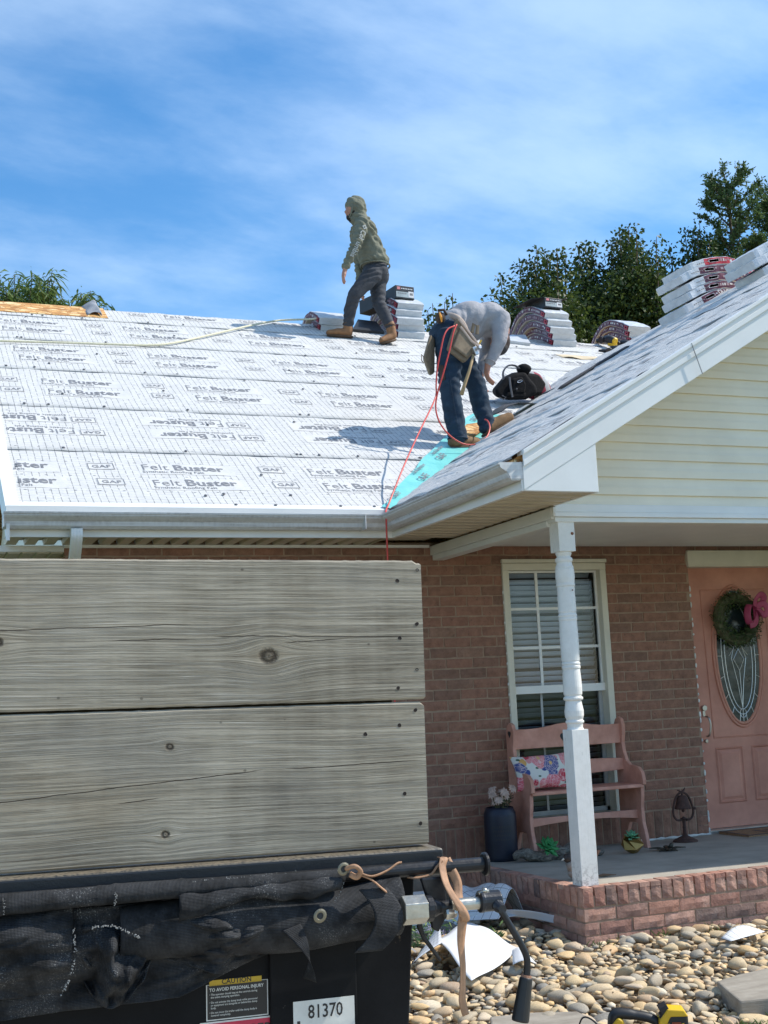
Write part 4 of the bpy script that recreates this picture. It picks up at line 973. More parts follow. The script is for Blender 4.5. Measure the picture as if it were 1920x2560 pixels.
for i in range(8):
    a = (i-3.5)*.012; ht.obox((4.825+a*1.2, 11.912+abs(a)*.4+i*.002, 4.56+r_.uniform(-.028, .028)), .004, .002, r_.uniform(.008, .018), ((1, .1, .4*r_.uniform(-1, 1)), (0, 1, 0), (0, 0, 1)))
sub(p1, ht, 'pocket_print', WHT)
for nm_, pts_ in (('boot_sole', [(4.49, 12.095, 3.826), (4.42, 12.10, 3.832), (4.33, 12.115, 3.836), (4.215, 12.13, 3.842)]), ('boot_sole', [(4.93, 11.955, 3.785), (4.86, 11.945, 3.757), (4.75, 11.92, 3.722)])):
    s2 = MB(); s2.tube(pts_, [.048, .05, .048, .03][:len(pts_)], 8, flat=.28, up=(0, 0, 1)); sub(p1, s2, nm_, SOLE, smooth=True)
def ringtube(c, ax_, ra_, rb_, r, n=20, tilt=None):
    U_ = Vector(ax_[0]); V_ = Vector(ax_[1]); m2 = MB(); m2.tube([Vector(c)+U_*ra_*cos(q)+V_*rb_*sin(q) for q in np.linspace(0, 2*pi, n+1)[:-1]], r, 6, closed=True); return m2
sub(p1, ringtube((4.775, 12.04, 4.640), ((1, 0, -.05), (0, 1, 0)), .160, .170, .010), 'hoodie_hem', OLIVE, smooth=True)
sub(p1, ringtube((4.363, 11.85, 4.538), ((.92, 0, -.42), (0, 1, 0)), .040, .040, .009, 12), 'sleeve_cuff', OLIVE, smooth=True)
sub(p1, ringtube((4.510, 12.04, 5.262), ((.18, 0, .98), (0, 1, 0)), .106, .074, .010, 20), 'hood_rim', OLIVE, smooth=True)
for c_ in ((4.446, 12.082, 3.972), (4.884, 11.956, 3.945)): sub(p1, ringtube(c_, ((1, 0, 0), (0, 1, 0)), .056, .056, .008, 14), 'boot_collar', SOLE, smooth=True)
m2 = MB()
for i_ in range(3): m2.tube([(4.385+.022*i_, 12.085, 3.925+.012*i_), (4.385+.022*i_, 12.055, 3.915+.012*i_)], .003, 4)
sub(p1, m2, 'boot_lace', SOLE)
m2 = MB(); m2.tube(bez([(4.70, 11.885, 4.62), (4.74, 11.872, 4.585), (4.80, 11.888, 4.60)], 5), .0025, 4); m2.tube(bez([(4.64, 11.868, 4.46), (4.58, 11.868, 4.38), (4.52, 11.872, 4.30)], 5), .002, 4); sub(p1, m2, 'jeans_seam', GJEAN)
# bending worker
GREY = simple('grey_shirt', (.36, .35, .36), .85, var=.10, scale=10, bump=.8, bscale=20, bdist=.014, spec=.2)
def denim():
    m, t, b = new_mat('blue_jeans'); v = t.co('Object'); n = t.noise(v, 16, 6, .65); n2 = t.noise(v, 5, 3)
    c = t.ramp(n*.6+n2*.4, [(.3, (.007, .015, .030)), (.55, (.015, .038, .068)), (.72, (.06, .095, .13))]); c = t.mix(t.noise(v, 30, 4, .7).step(.68, .74)*.6, c, (.45, .45, .45))
    setb(t, b, c, .9, 0, t.bump(n, .5, .012)); return m
HAIR = simple('brown_hair', (.05, .028, .018), .7, var=.3, scale=40, bump=.5, bscale=80)
SUEDE = simple('dusty_boot', (.21, .12, .055), .85, var=.3, scale=16, bump=.4, bscale=45)
CAP = simple('dark_cap', (.045, .04, .038), .8, bump=.2)
mw = dict(shirt=GREY, pants=denim(), skin=SKIN, boot=SUEDE, hair=HAIR, cap=CAP)
wk_ = [('pants', 'E', (4.16, 8.95, 2.905), (.150, .165, .135)), ('pants', (4.135, 8.865, 2.84), (4.105, 8.83, 2.42), .122, .088), ('pants', (4.105, 8.83, 2.42), (4.135, 8.845, 2.20), .086, .085), ('pants', (4.135, 8.845, 2.20), (4.16, 8.855, 2.035), .084, .080),
 ('pants', (4.26, 9.03, 2.84), (4.435, 9.005, 2.50), .118, .084), ('pants', (4.435, 9.005, 2.50), (4.475, 9.03, 2.33), .083, .080), ('pants', (4.475, 9.03, 2.33), (4.50, 8.99, 2.18), .078, .074), ('pants', (4.5, 8.99, 2.18), (4.49, 8.98, 2.14), .072, .066),
 ('shirt', 'E', (4.25, 8.95, 3.015), (.16, .160, .115)), ('shirt', 'E', (4.38, 8.95, 3.055), (.19, .170, .155)), ('shirt', 'E', (4.54, 8.95, 3.065), (.165, .190, .145)), ('shirt', (4.60, 8.83, 3.035), (4.63, 9.08, 3.035), .085, .085), ('shirt', 'E', (4.36, 8.95, 2.97), (.14, .13, .11)),
 ('shirt', (4.595, 8.80, 3.03), (4.545, 8.755, 2.82), .083, .062), ('shirt', (4.545, 8.755, 2.82), (4.465, 8.79, 2.655), .060, .046), ('shirt', (4.64, 9.12, 3.02), (4.61, 9.15, 2.81), .078, .06), ('shirt', (4.61, 9.15, 2.81), (4.52, 9.08, 2.64), .058, .045),
 ('skin', (4.66, 8.95, 3.05), (4.69, 8.955, 2.98), .062, .058), ('hair', 'E', (4.680, 8.97, 2.895), (.070, .078, .105)), ('skin', 'E', (4.648, 8.97, 2.875), (.066, .070, .092)), ('skin', (4.684, 8.885, 2.915), (4.681, 8.885, 2.89), .016, .012), ('cap', 'E', (4.644, 8.97, 2.825), (.080, .082, .060)), ('cap', (4.615, 8.95, 2.81), (4.58, 8.94, 2.78), .042, .028), ('skin', (4.583, 8.97, 2.88), (4.576, 8.97, 2.87), .013, .015),
 ('boot', (4.155, 8.855, 2.06), (4.145, 8.86, 1.985), .074, .06), ('boot', (4.13, 8.86, 1.98), (4.25, 8.885, 1.995), .056, .052), ('boot', (4.25, 8.885, 1.99), (4.345, 8.90, 1.995), .052, .044),
 ('boot', (4.50, 8.99, 2.18), (4.51, 8.98, 2.13), .07, .058), ('boot', (4.50, 8.97, 2.125), (4.635, 8.97, 2.205), .055, .053), ('boot', (4.635, 8.97, 2.20), (4.70, 8.97, 2.235), .052, .045)]
wk_ += hand(4.440, 8.80, 2.60, (-.15, .1, -1), 1, .9) + hand(4.50, 9.06, 2.585, (-.2, -.1, -1), 1, .9)
p2 = figure('person', 'person in a light grey long-sleeved shirt and blue jeans bending over at the roof valley', wk_, mw, (4.3, 8.95, 1.95), .0105,
 folds=(('shirt', (.9, .5, -.3), 105, .0035, 3), ('shirt', (.5, .2, -.9), 80, .003, 1), ('pants', (.1, .1, 1), 90, .005, 4), ('pants', (.7, .3, 1), 55, .004, 2)))
for pts_ in ([(4.075, 8.86, 1.930), (4.16, 8.865, 1.934), (4.28, 8.89, 1.944), (4.385, 8.905, 1.955)], [(4.455, 8.965, 2.07), (4.56, 8.97, 2.12), (4.65, 8.97, 2.165), (4.745, 8.97, 2.215)]):
    s2 = MB(); s2.tube(pts_, [.05, .056, .056, .034], 8, flat=.3, up=(0, 0, 1)); sub(p2, s2, 'boot_sole', SOLE, smooth=True)
sub(p2, ringtube((4.463, 8.79, 2.652), ((.9, 0, -.42), (0, 1, 0)), .045, .045, .007, 12), 'sleeve_cuff', GREY, smooth=True)
sub(p2, ringtube((4.162, 8.855, 2.008), ((1, 0, 0), (0, 1, 0)), .078, .074, .009, 16), 'trouser_cuff', mw['pants'], smooth=True)
m2 = MB(); m2.tube(bez([(4.10, 8.735, 2.80), (4.07, 8.742, 2.60), (4.075, 8.742, 2.42), (4.11, 8.758, 2.2), (4.14, 8.77, 2.04)], 5), .0025, 4); sub(p2, m2, 'jeans_seam', mw['pants'])
m2 = MB()
for i_ in range(3): m2.tube([(4.215+.022*i_, 8.838, 2.035-.006*i_), (4.235+.022*i_, 8.885, 2.043-.006*i_)], .003, 4)
sub(p2, m2, 'boot_lace', SOLE)
# tool belt
LEA = simple('worn_suede_pouch', (.205, .155, .10), .85, var=.3, scale=14, bump=.4, bscale=35)
LEB = simple('belt_webbing', (.42, .33, .27), .8, var=.2, bump=.3)
tb = thing('tool_belt', 'worn brown suede tool belt with two pouches on the bending worker', 'tool belt', (4.15, 8.9, 2.7))
b_ = MB(); b_.tube([(4.225-.56*.128*cos(q), 8.95+.172*sin(q), 2.955+.83*.128*cos(q)) for q in np.linspace(0, 2*pi, 25)[:-1]], .028, 8, closed=True, flat=1.0); b_.build('belt', LEB, tb, smooth=True)
def pouch(nm_, c4, ext, mat):
    b_ = MB(); b_.prism(c4, ext); return b_.build(nm_, mat, tb, bevel=.018, seg=3)
pouch('pouch', [(4.150, 8.70, 2.985), (4.335, 8.70, 2.75), (4.185, 8.68, 2.60), (4.040, 8.68, 2.705)], (.01, .075, .01), LEA)
pouch('pouch_pocket', [(4.165, 8.675, 2.90), (4.315, 8.675, 2.735), (4.195, 8.655, 2.635), (4.07, 8.655, 2.72)], (.005, .03, 0), LEA)
pouch('pouch', [(3.96, 8.83, 2.87), (4.03, 8.90, 2.85), (4.01, 8.90, 2.56), (3.95, 8.86, 2.53), (3.885, 8.82, 2.66)], (.03, .10, .02), LEA)
pouch('tool_sleeve', [(3.995, 8.77, 2.60), (4.045, 8.77, 2.60), (4.05, 8.77, 2.47), (4.01, 8.77, 2.47)], (0, .03, 0), simple('dark_suede', (.06, .04, .03), .85, bump=.2))
b_ = MB(); b_.ell((4.04, 8.80, 3.0), (.045, .04, .05)); b_.tube([(4.01, 8.77, 3.05), (4.06, 8.77, 3.06), (4.09, 8.78, 3.02)], .012, 6); b_.build('drill_holster', MATS['dark_suede'], tb, smooth=True)
b_ = MB(); b_.tube([(4.015, 8.755, 3.03), (4.025, 8.75, 2.99), (4.03, 8.755, 2.95)], [.007, .012, .006], 6); b_.build('orange_clip', simple('orange_plastic', (.8, .3, .02), .5, bump=0), tb)
b_ = MB(); b_.tube([(3.90, 8.84, 2.66), (3.87, 8.83, 2.69), (3.868, 8.83, 2.64), (3.89, 8.84, 2.62)], .004, 6); b_.build('tool_loop', LEA, tb); b_ = MB(); b_.tube([(4.27, 8.70, 2.86), (4.285, 8.69, 2.93), (4.32, 8.69, 2.92), (4.315, 8.70, 2.85)], .010, 6, flat=1.6); b_.build('hammer_loop', LEA, tb)
b_ = MB(); b_.cyl((4.315, 8.70, 2.75), (4.345, 8.69, 2.80), .006, n=6); b_.build('yellow_pencil', YEL, tb)
for dz in (.0, -.07): 
    b_ = MB(); b_.tube([(4.155, 8.690-.02*(dz < 0), 2.965+dz), (4.245, 8.69-.02*(dz < 0), 2.85+dz), (4.325, 8.69-.02*(dz < 0), 2.745+dz*.3)], .008, 6, flat=1.5); b_.build('pouch_trim', LEB, tb)
hm = thing('roofing_hammer', 'wooden-handled hammer hanging from the bending worker\'s tool pouch', 'hammer', (4.19, 8.66, 2.32))
b_ = MB(); b_.tube([(4.25, 8.655, 2.66), (4.20, 8.65, 2.52), (4.15, 8.65, 2.40), (4.122, 8.65, 2.325)], [.012, .013, .015, .017], 8); b_.build('handle', simple('hammer_wood', (.40, .27, .13), .7, bump=.2), hm, smooth=True)
b_ = MB(); b_.obox((4.262, 8.65, 2.69), .016, .02, .035, ((.9, 0, .4), (0, 1, 0), (-.4, 0, .9))); b_.cyl((4.275, 8.62, 2.705), (4.28, 8.585, 2.71), .016, n=10); b_.build('head', simple('steel', (.55, .55, .55), .3, .9, bump=.1), hm, bevel=.003)
# ropes and hoses
HOSE = simple('red_air_hose', (.62, .06, .045), .4, var=.15, bump=0)
h_ = MB()
A = [(4.097, 8.655, 2.892), (4.03, 8.64, 2.857), (3.98, 8.62, 2.786), (3.941, 8.61, 2.662), (3.906, 8.62, 2.508), (3.89, 8.62, 2.387), (3.874, 8.62, 2.272), (3.60, 8.29, 1.955), (3.30, 7.93, 1.60), (3.06, 7.66, 1.275), (3.005, 7.585, 1.21), (2.985, 7.535, 1.17), (2.98, 7.53, 1.05), (2.978, 7.53, .6), (2.97, 7.5, -.2), (2.95, 7.45, -1.0), (2.9, 7.35, -1.37), (2.8, 7.2, -1.40)]
h_.tube(bez(A, 5), .0062, 8)
Bl = [(4.116, 8.655, 2.905), (4.075, 8.64, 2.828), (4.024, 8.62, 2.678), (3.961, 8.62, 2.491), (3.908, 8.63, 2.337), (3.885, 8.64, 2.216), (3.901, 8.64, 2.114), (3.948, 8.64, 2.032), (4.021, 8.65, 1.969), (4.109, 8.66, 1.927), (4.19, 8.67, 1.922), (4.26, 8.68, 1.938), (4.335, 8.70, 1.985), (4.39, 8.74, 2.045), (4.42, 8.78, 2.105), (4.43, 8.83, 2.16), (4.44, 8.9, 2.19)]
h_.tube(bez(Bl, 5), .0062, 8)
tag(h_.build('air_hose', HOSE, smooth=True), 'thin red air hose looping from the worker\'s belt down over the gutter', 'hose')
rp = MB(); pts_ = [pm(.5, 4.02, .03), pm(.765, 4.03, .03), pm(1.3, 4.10, .03), pm(1.77, 4.15, .03), pm(2.1, 4.2, .03), pm(2.37, 4.34, .03), pm(2.85, 4.80, .03), pm(3.36, 5.28, .04), pm(3.8, 5.66, .04), (4.12, 12.36, 4.09), (4.28, 12.34, 4.12)]
rp.tube(bez(pts_, 8), .011, 8); tag(rp.build('safety_rope', simple('cream_rope', (.66, .62, .45), .8, var=.2, scale=60, bump=.6, bscale=150), smooth=True), 'cream rope running across the white roof to the ridge', 'rope')
# backpack with a striped cushion behind it
BPK = simple('black_nylon', (.008, .008, .009), .85, var=.4, scale=20, bump=.4, bscale=45, bdist=.006, spec=.15)
GRY = simple('grey_webbing', (.10, .10, .11), .7, bump=.3)
bp_ = thing('backpack', 'black tool backpack with a raised handle lying near the roof valley', 'backpack', (5.35, 10.0, roofz(10.0)))
b_ = MB(); b_.prism([(5.07, 9.93, 2.715), (5.11, 9.93, 2.655), (5.22, 9.93, 2.635), (5.40, 9.93, 2.65), (5.53, 9.93, 2.715), (5.52, 9.93, 2.79), (5.46, 9.93, 2.85), (5.41, 9.93, 2.92), (5.30, 9.93, 2.90), (5.20, 9.93, 2.85)], (.06, .20, .06)); b_.build('main_body', BPK, bp_, bevel=.04, seg=4)
b_ = MB(); b_.prism([(5.23, 9.905, 2.69), (5.38, 9.905, 2.70), (5.40, 9.905, 2.79), (5.36, 9.905, 2.87), (5.25, 9.905, 2.84)], (0, .05, 0)); b_.build('front_pocket', BPK, bp_, bevel=.02, seg=3)
b_ = MB(); b_.prism([(5.16, 9.91, 2.655), (5.38, 9.91, 2.66), (5.40, 9.91, 2.72), (5.20, 9.91, 2.715)], (0, .06, 0)); b_.build('lower_pocket', BPK, bp_, bevel=.02, seg=3)
b_ = MB(); b_.prism([(5.42, 9.96, 2.70), (5.60, 10.0, 2.72), (5.68, 10.02, 2.84), (5.60, 10.02, 2.93), (5.45, 9.98, 2.93)], (.03, .15, .03)); b_.build('side_compartment', BPK, bp_, bevel=.03, seg=3)
b_ = MB(); b_.ell((5.43, 10.0, 2.965), (.075, .06, .05)); b_.build('top_flap', BPK, bp_, smooth=True)
b_ = MB(); b_.tube(bez([(5.19, 9.97, 2.84), (5.195, 9.97, 2.92), (5.25, 9.97, 2.98), (5.32, 9.97, 2.985), (5.37, 9.98, 2.96)], 5), .016, 8, flat=.5); b_.build('carry_handle', GRY, bp_, smooth=True)
b_ = MB(); b_.tube([(5.215, 9.893, 2.85), (5.22, 9.893, 2.76), (5.235, 9.897, 2.66)], .007, 6, flat=1.5); b_.tube([(5.28, 9.90, 2.74), (5.29, 9.895, 2.735)], .01, 6); b_.tube([(5.10, 9.9, 2.65), (5.14, 9.89, 2.63), (5.17, 9.9, 2.655), (5.13, 9.9, 2.67)], .005, 6); b_.build('strap', GRY, bp_)
b_ = MB(); b_.tube([(5.325+.026*cos(q), 9.898, 2.815+.010*sin(q)+.008*cos(q)) for q in np.linspace(0, 2*pi, 17)[:-1]], .003, 5, closed=True); b_.build('badge', simple('chrome', (.7, .7, .7), .25, .9, bump=0), bp_)
def stripes():
    m, t, b = new_mat('striped_cloth'); x, y, z = t.xyz(t.co('Object')); s_ = ((x*1.0+z*.25)/.135).frac()
    c = t.mix((s_ < .5)*1.0, (.34, .35, .36), (.26, .02, .045)); setb(t, b, c, .8, 0, t.bump(t.noise(t.co('Object'), 40), .3, .01)); return m
b_ = MB(); b_.ell((5.60, 10.16, 2.855), (.205, .07, .135), 20, 12, ((.93, 0, -.36), (0, 1, 0), (.36, 0, .93))); tag(b_.build('striped_cushion', stripes(), smooth=True), 'rounded red and grey striped pad behind the black backpack', 'pad')
# dark mineral-surfaced sheet bridging the valley
def granule():
    m, t, b = new_mat('mineral_granules'); v = t.co('Object'); n = t.noise(v, 220, 3, .7); sp = t.voro(v, 90).step(.16, .10)
    c = t.mix(sp*.5, t.ramp(n, [(.3, (.03, .03, .034)), (.7, (.10, .10, .105))]), (.5, .5, .5)); setb(t, b, c, .9, 0, t.bump(n, .6, .006)); return m
b_ = MB()
def sf(a, c):
    prof = [(4.72, 2.322), (4.80, 2.400), (4.89, 2.447), (5.06, 2.462), (5.19, 2.480), (5.32, 2.55), (5.45, 2.625)]
    k2 = min(5, int(a*6)); f = a*6-k2; x = prof[k2][0]*(1-f)+prof[k2+1][0]*f; z_ = prof[k2][1]*(1-f)+prof[k2+1][1]*f
    wd = .42*(1 if a < .6 else 1-(a-.6)*1.7); return (x+.25*c*.3, 9.14+c*wd, z_+.05*c*(1-.3*a)-.10*(1-c)*sin(a*2.2)*.6)
b_.sheet(sf, 24, 8); tag(b_.build('mineral_roll_sheet', granule(), smooth=True, solid=.006), 'curled sheet of black granulated roofing below the backpack', 'roofing sheet')
b_ = MB(); b_.tube(bez([(5.20, 9.0, gz(5.2)+.03), (5.45, 9.02, gz(5.45)+.03), (5.75, 9.03, gz(5.75)+.028), (6.0, 9.06, gz(6.0)+.02)], 6), [.004]+[.03]*17+[.004], 8, flat=.45); tag(b_.build('rolled_roofing_edge', MATS['mineral_granules'], smooth=True), 'dark rolled roofing edge running up the porch gable slope', 'roofing sheet')
# ================================================================ things on the porch
def fz(y): return floorz(y)
# bench
BX0, BX1, BYF, BYB = 4.03, 4.955, 7.70, 8.03
bench = thing('bench', 'coral-painted wooden bench with heart cut-outs under the porch window', 'bench', ((BX0+BX1)/2, 7.87, fz(7.87)))
f0 = fz(7.87)
def heart(n=20, s_=1.0):
    out = []
    for i in range(n):
        t = 2*pi*i/n; out.append((16*sin(t)**3/16*s_*.5, (13*cos(t)-5*cos(2*t)-2*cos(3*t)-cos(4*t))/16*s_*.5))
    return out
side = [(BYF, f0), (BYF+.055, f0), (BYF+.09, f0+.10), (BYF+.115, f0+.17), (BYB-.115, f0+.17), (BYB-.07, f0+.08), (BYB-.05, f0), (BYB+.005, f0), (BYB+.01, f0+.50), (BYB+.012, f0+.86), (BYB-.01, f0+.905), (BYB-.045, f0+.925), (BYB-.085, f0+.91), (BYB-.105, f0+.865), (BYB-.100, f0+.80), (BYB-.085, f0+.74), (BYB-.095, f0+.67), (BYB-.125, f0+.61), (BYB-.165, f0+.58), (BYB-.22, f0+.575), (BYF+.055, f0+.565), (BYF+.015, f0+.535), (BYF-.002, f0+.48), (BYF, f0+.445), (BYF+.03, f0+.435), (BYF+.035, f0+.36), (BYF+.05, f0+.28), (BYF+.045, f0+.18), (BYF+.015, f0+.08)]
for x in (BX0, BX1-.028):
    m_ = MB(); m_.prism([(x, y, z) for y, z in side], (.028, 0, 0)); m_.build('side_panel', CORALB, bench, bevel=.004)
for x, d_ in ((BX0, -1), (BX1-.028, -1)):
    m_ = MB(); m_.prism([(x-.0015, BYB-.045+a*.045, f0+.845+b_*.055) for a, b_ in heart()], (.031, 0, 0)); m_.build('heart_cutout', DARK, bench)
m_ = MB(); m_.box(BX0+.012, BX1-.012, BYF+.012, BYB-.04, f0+.425, f0+.450); m_.build('seat', CORALB, bench, bevel=.005)
def slat(z0_, z1_, hump_t, hump_b, y_, name='back_slat'):
    m_ = MB(); xs = np.linspace(BX0+.02, BX1-.02, 25)
    top = [(x, y_, z1_+hump_t(((x-BX0)/(BX1-BX0)-.5)*2)) for x in xs]; bot = [(x, y_, z0_+hump_b(((x-BX0)/(BX1-BX0)-.5)*2)) for x in xs[::-1]]
    m_.prism(top+bot, (0, .02, 0)); return m_.build(name, CORALB, bench, bevel=.003)
slat(f0+.735, f0+.865, lambda t: .040*math.exp(-(t/.42)**2)+.012*t*t, lambda t: 0, BYB-.07)
slat(f0+.545, f0+.625, lambda t: .012*(1-t*t), lambda t: -.012*(1-t*t), BYB-.085)
slat(f0+.20, f0+.265, lambda t: .0, lambda t: .028*(1-t*t), BYF+.10, 'stretcher')
m_ = MB(); m_.prism([((BX0+BX1)/2-.03+a*.075, BYB-.0715, f0+.80+b_*.085) for a, b_ in heart()], (0, .023, 0)); m_.build('heart_cutout', DARK, bench)
# pillow
def floral():
    m, t, b = new_mat('floral_cushion_cloth'); v = t.co('Object'); x, y, z = t.xyz(v); w = t.noise(v, 14, 3)*.02
    pv = t.vec(x+w, z+w, 0)
    n = t.new('TexVoronoi'); n.feature = 'F1'; t.link(pv, n.inputs['Vector']); n.inputs['Scale'].default_value = 9.0; n.inputs['Randomness'].default_value = .75
    dist = N(t.t, n.outputs['Distance']); rx, ry, rz_ = t.xyz(n.outputs['Color'])
    pal = t.ramp(rx, [(0, (.55, .03, .06)), (.25, (.72, .14, .18)), (.45, (.05, .08, .26)), (.54, (.62, .06, .09)), (.72, (.75, .22, .24)), (.90, (.70, .38, .12)), (1, (.72, .2, .26))]); pal.node.color_ramp.interpolation = 'CONSTANT'
    vv = t.new('TexVoronoi'); vv.feature = 'DISTANCE_TO_EDGE'; t.link(pv, vv.inputs['Vector']); vv.inputs['Scale'].default_value = 42
    pet = N(t.t, vv.outputs['Distance']); flower = dist.step(.56, .52); center = dist.step(.12, .09)
    c = t.mix(flower, (.72, .70, .64), pal); c = t.mix((pet.step(.05, .02))*flower*.7, c, (.85, .65, .62)); c = t.mix(center, c, (.75, .45, .12))
    n9 = t.new('TexVoronoi'); t.link(t.vec(x+w+3, z+w+5, 0), n9.inputs['Vector']); n9.inputs['Scale'].default_value = 15; d9 = N(t.t, n9.outputs['Distance']); qx, qy, qz = t.xyz(n9.outputs['Color'])
    p9 = t.ramp(qx, [(0, (.05, .08, .26)), (.3, (.62, .06, .09)), (.6, (.75, .3, .3)), (.8, (.70, .38, .12))]); p9.node.color_ramp.interpolation = 'CONSTANT'; c = t.mix(d9.step(.40, .36)*(1-flower), c, p9); c = t.mix(((dist*60).sin()*.5+.5)*flower*.25, c, (.9, .7, .68))
    leaf = t.voro(t.vec(x*1.0+9, z*1.8, 4), 17).step(.24, .20); c = t.mix(leaf*(1-flower), c, (.07, .12, .07))
    setb(t, b, c, .9, 0, t.bump(t.noise(v, 90), .3, .004)); return m
pl = MB(); PC = Vector((4.20, 7.86, f0+.575)); 
def pil(a, b_, s_):
    u, v = a*2-1, b_*2-1; e = (1-abs(u)**3.5)*(1-abs(v)**3.5); sx = 1-.08*(1-abs(u))*abs(v)**4
    wob = .012*vnoise(u*3, v*3, 2)
    X = Vector((.97, -.1, .02)); Z = Vector((0, .38, .92)); Y = X.cross(Z).normalized()
    return PC + X*(.215*u*(1-.10*(1-abs(v)**1.5)*abs(u)**6)) + Z*(.128*v*(1-.10*(1-abs(u)**1.5)*abs(v)**6)) - Y*s_*(.065*max(0, e)**.55+.002)*-1 + Y*wob*.3
pl.sheet(lambda a, b_: pil(a, b_, -1), 20, 14); pl.sheet(lambda a, b_: pil(a, b_, 1), 20, 14, flip=True)
tag(pl.build('throw_pillow', floral(), smooth=True), 'white throw pillow with red, pink and blue flowers on the coral bench', 'pillow')
# dark metal planter with dried flowers
NAVY = simple('navy_metal', (.018, .022, .038), .45, .3, .25, bump=.1)
pt = thing('planter', 'tall dark navy metal canister planter left of the coral bench', 'planter', (3.845, 7.84, fz(7.84)))
bz = fz(7.84)
m_ = MB(); m_.lathe([(.098, bz), (.110, bz+.012), (.112, bz+.03), (.112, bz+.30), (.110, bz+.32), (.100, bz+.345), (.093, bz+.36), (.090, bz+.36), (.088, bz+.345), (.085, bz+.30), (.02, bz+.30)], (3.845, 7.84, 0), 28); m_.build('canister', NAVY, pt, smooth=True)
m_ = MB()
for r_ in range(4):
    for k_ in range(9-r_):
        q = -pi/2-.35+(k_-(8-r_)/2)*.15; p_ = Vector((3.845+.1125*cos(q), 7.84+.1125*sin(q), bz+.235-r_*.028)); nn = Vector((cos(q), sin(q), 0)); tt = Vector((-sin(q), cos(q), 0))
        m_.add([p_-tt*.006, p_-Vector((0, 0, .011)), p_+tt*.006, p_+Vector((0, 0, .011))], [(0, 1, 2, 3)])
tag(m_.build('lattice_cutout', DARK, pt), kind='stuff')
DRY = simple('dried_petal', (.50, .36, .29), .85, var=.2, scale=30, bump=.2); DRYL = simple('dried_leaf', (.10, .10, .05), .85, var=.4, scale=30, bump=.2); 
fw = thing('dried_flowers', 'bunch of faded pink dried daisies standing in the navy planter', 'flowers', (3.845, 7.84, bz+.30))
random.seed(21)
for k_ in range(11):
    a = k_*2.4; rr = .02+.09*random.random(); hx_, hy_ = 3.845+rr*cos(a)-.015, 7.80+rr*sin(a)*.8; hz_ = bz+.395+.09*random.random()-(.03 if hx_ < 3.8 else 0)
    C = Vector((hx_, hy_, hz_)); nn = Vector((cos(a)*.5-.25, sin(a)*.5-.7, .6)).normalized(); u = nn.orthogonal().normalized(); w_ = nn.cross(u); m_ = MB()
    for p_ in range(10):
        q = 2*pi*p_/10; dr = u*cos(q)+w_*sin(q); sd2 = nn.cross(dr); L = random.uniform(.030, .042)
        m_.add([C, C+dr*L*.6+sd2*.008+nn*.004, C+dr*L-nn*random.uniform(-.004, .012), C+dr*L*.6-sd2*.008+nn*.004], [(0, 1, 2, 3)])
    m_.build('flower_head', DRY if k_ % 3 else MATS['dried_petal'], fw, solid=.0012)
    m_ = MB(); m_.tube([C-nn*.003, (3.845+(hx_-3.845)*.4, 7.84+(hy_-7.84)*.4, bz+.31)], .003, 5); m_.build('stem', DRYL, fw)
m_ = MB()
for k_ in range(60):
    a = random.random()*6.28; rr = random.random()*.085; C = Vector((3.86+rr*cos(a), 7.82+rr*sin(a), bz+.345+random.random()*.09)); d_ = Vector((random.uniform(-1, 1), random.uniform(-1, 1), random.uniform(0, 1))).normalized(); s2 = d_.orthogonal().normalized()*.008
    m_.add([C, C+d_*.02+s2, C+d_*.045, C+d_*.02-s2], [(0, 1, 2, 3)])
tag(m_.build('dry_foliage', DRYL, fw), kind='stuff')
# driftwood and its succulent
DRIFT = None
def drift_mat():
    m, t, b = new_mat('driftwood'); v = t.co('Object'); x, y, z = t.xyz(v); n = t.noise(t.vec(x*9, y*60, z*60), 1, 6, .65, .8)
    setb(t, b, t.ramp(n, [(.3, (.06, .05, .04)), (.5, (.20, .175, .145)), (.7, (.36, .33, .28))]), .9, 0, t.bump(n, .9, .02)); return m
dw = MB(); y0_ = 7.60; fzz = fz(y0_)
K = 36; pts_ = [(3.83+.66*i/K, y0_+.03*sin(i*.5)-.02*i/K+.02, fzz+.035+.018*sin(i*.33+.5)) for i in range(K+1)]
rad = [(.012+.032*sin(pi*min(1, (i+1)/(K+1)))**.6)*(1+.35*vnoise(i*.9, 3)) for i in range(K+1)]
n_ = 14
for i, (x, y, z) in enumerate(pts_):
    for j in range(n_):
        q = 2*pi*j/n_; r_ = rad[i]*(1+.32*vnoise(j*1.9+.1*i, i*.35, 5)); dw.v.append((x, y+1.5*r_*cos(q), max(fzz+.001, z+r_*sin(q))))
for i in range(K):
    for j in range(n_): dw.f.append((i*n_+j, i*n_+(j+1) % n_, (i+1)*n_+(j+1) % n_, (i+1)*n_+j)); dw.m.append(0)
dw.f += [tuple(range(n_))[::-1], tuple(range(K*n_, (K+1)*n_))]; dw.m += [0, 0]
tag(dw.build('driftwood', drift_mat(), smooth=True), 'gnarled grey driftwood log lying on the porch floor', 'driftwood')
SUC = simple('succulent_green', (.05, .30, .09), .4, var=.35, scale=30, bump=.1); SUCL = simple('succulent_pale', (.16, .42, .22), .4, var=.3, scale=30, bump=.1)
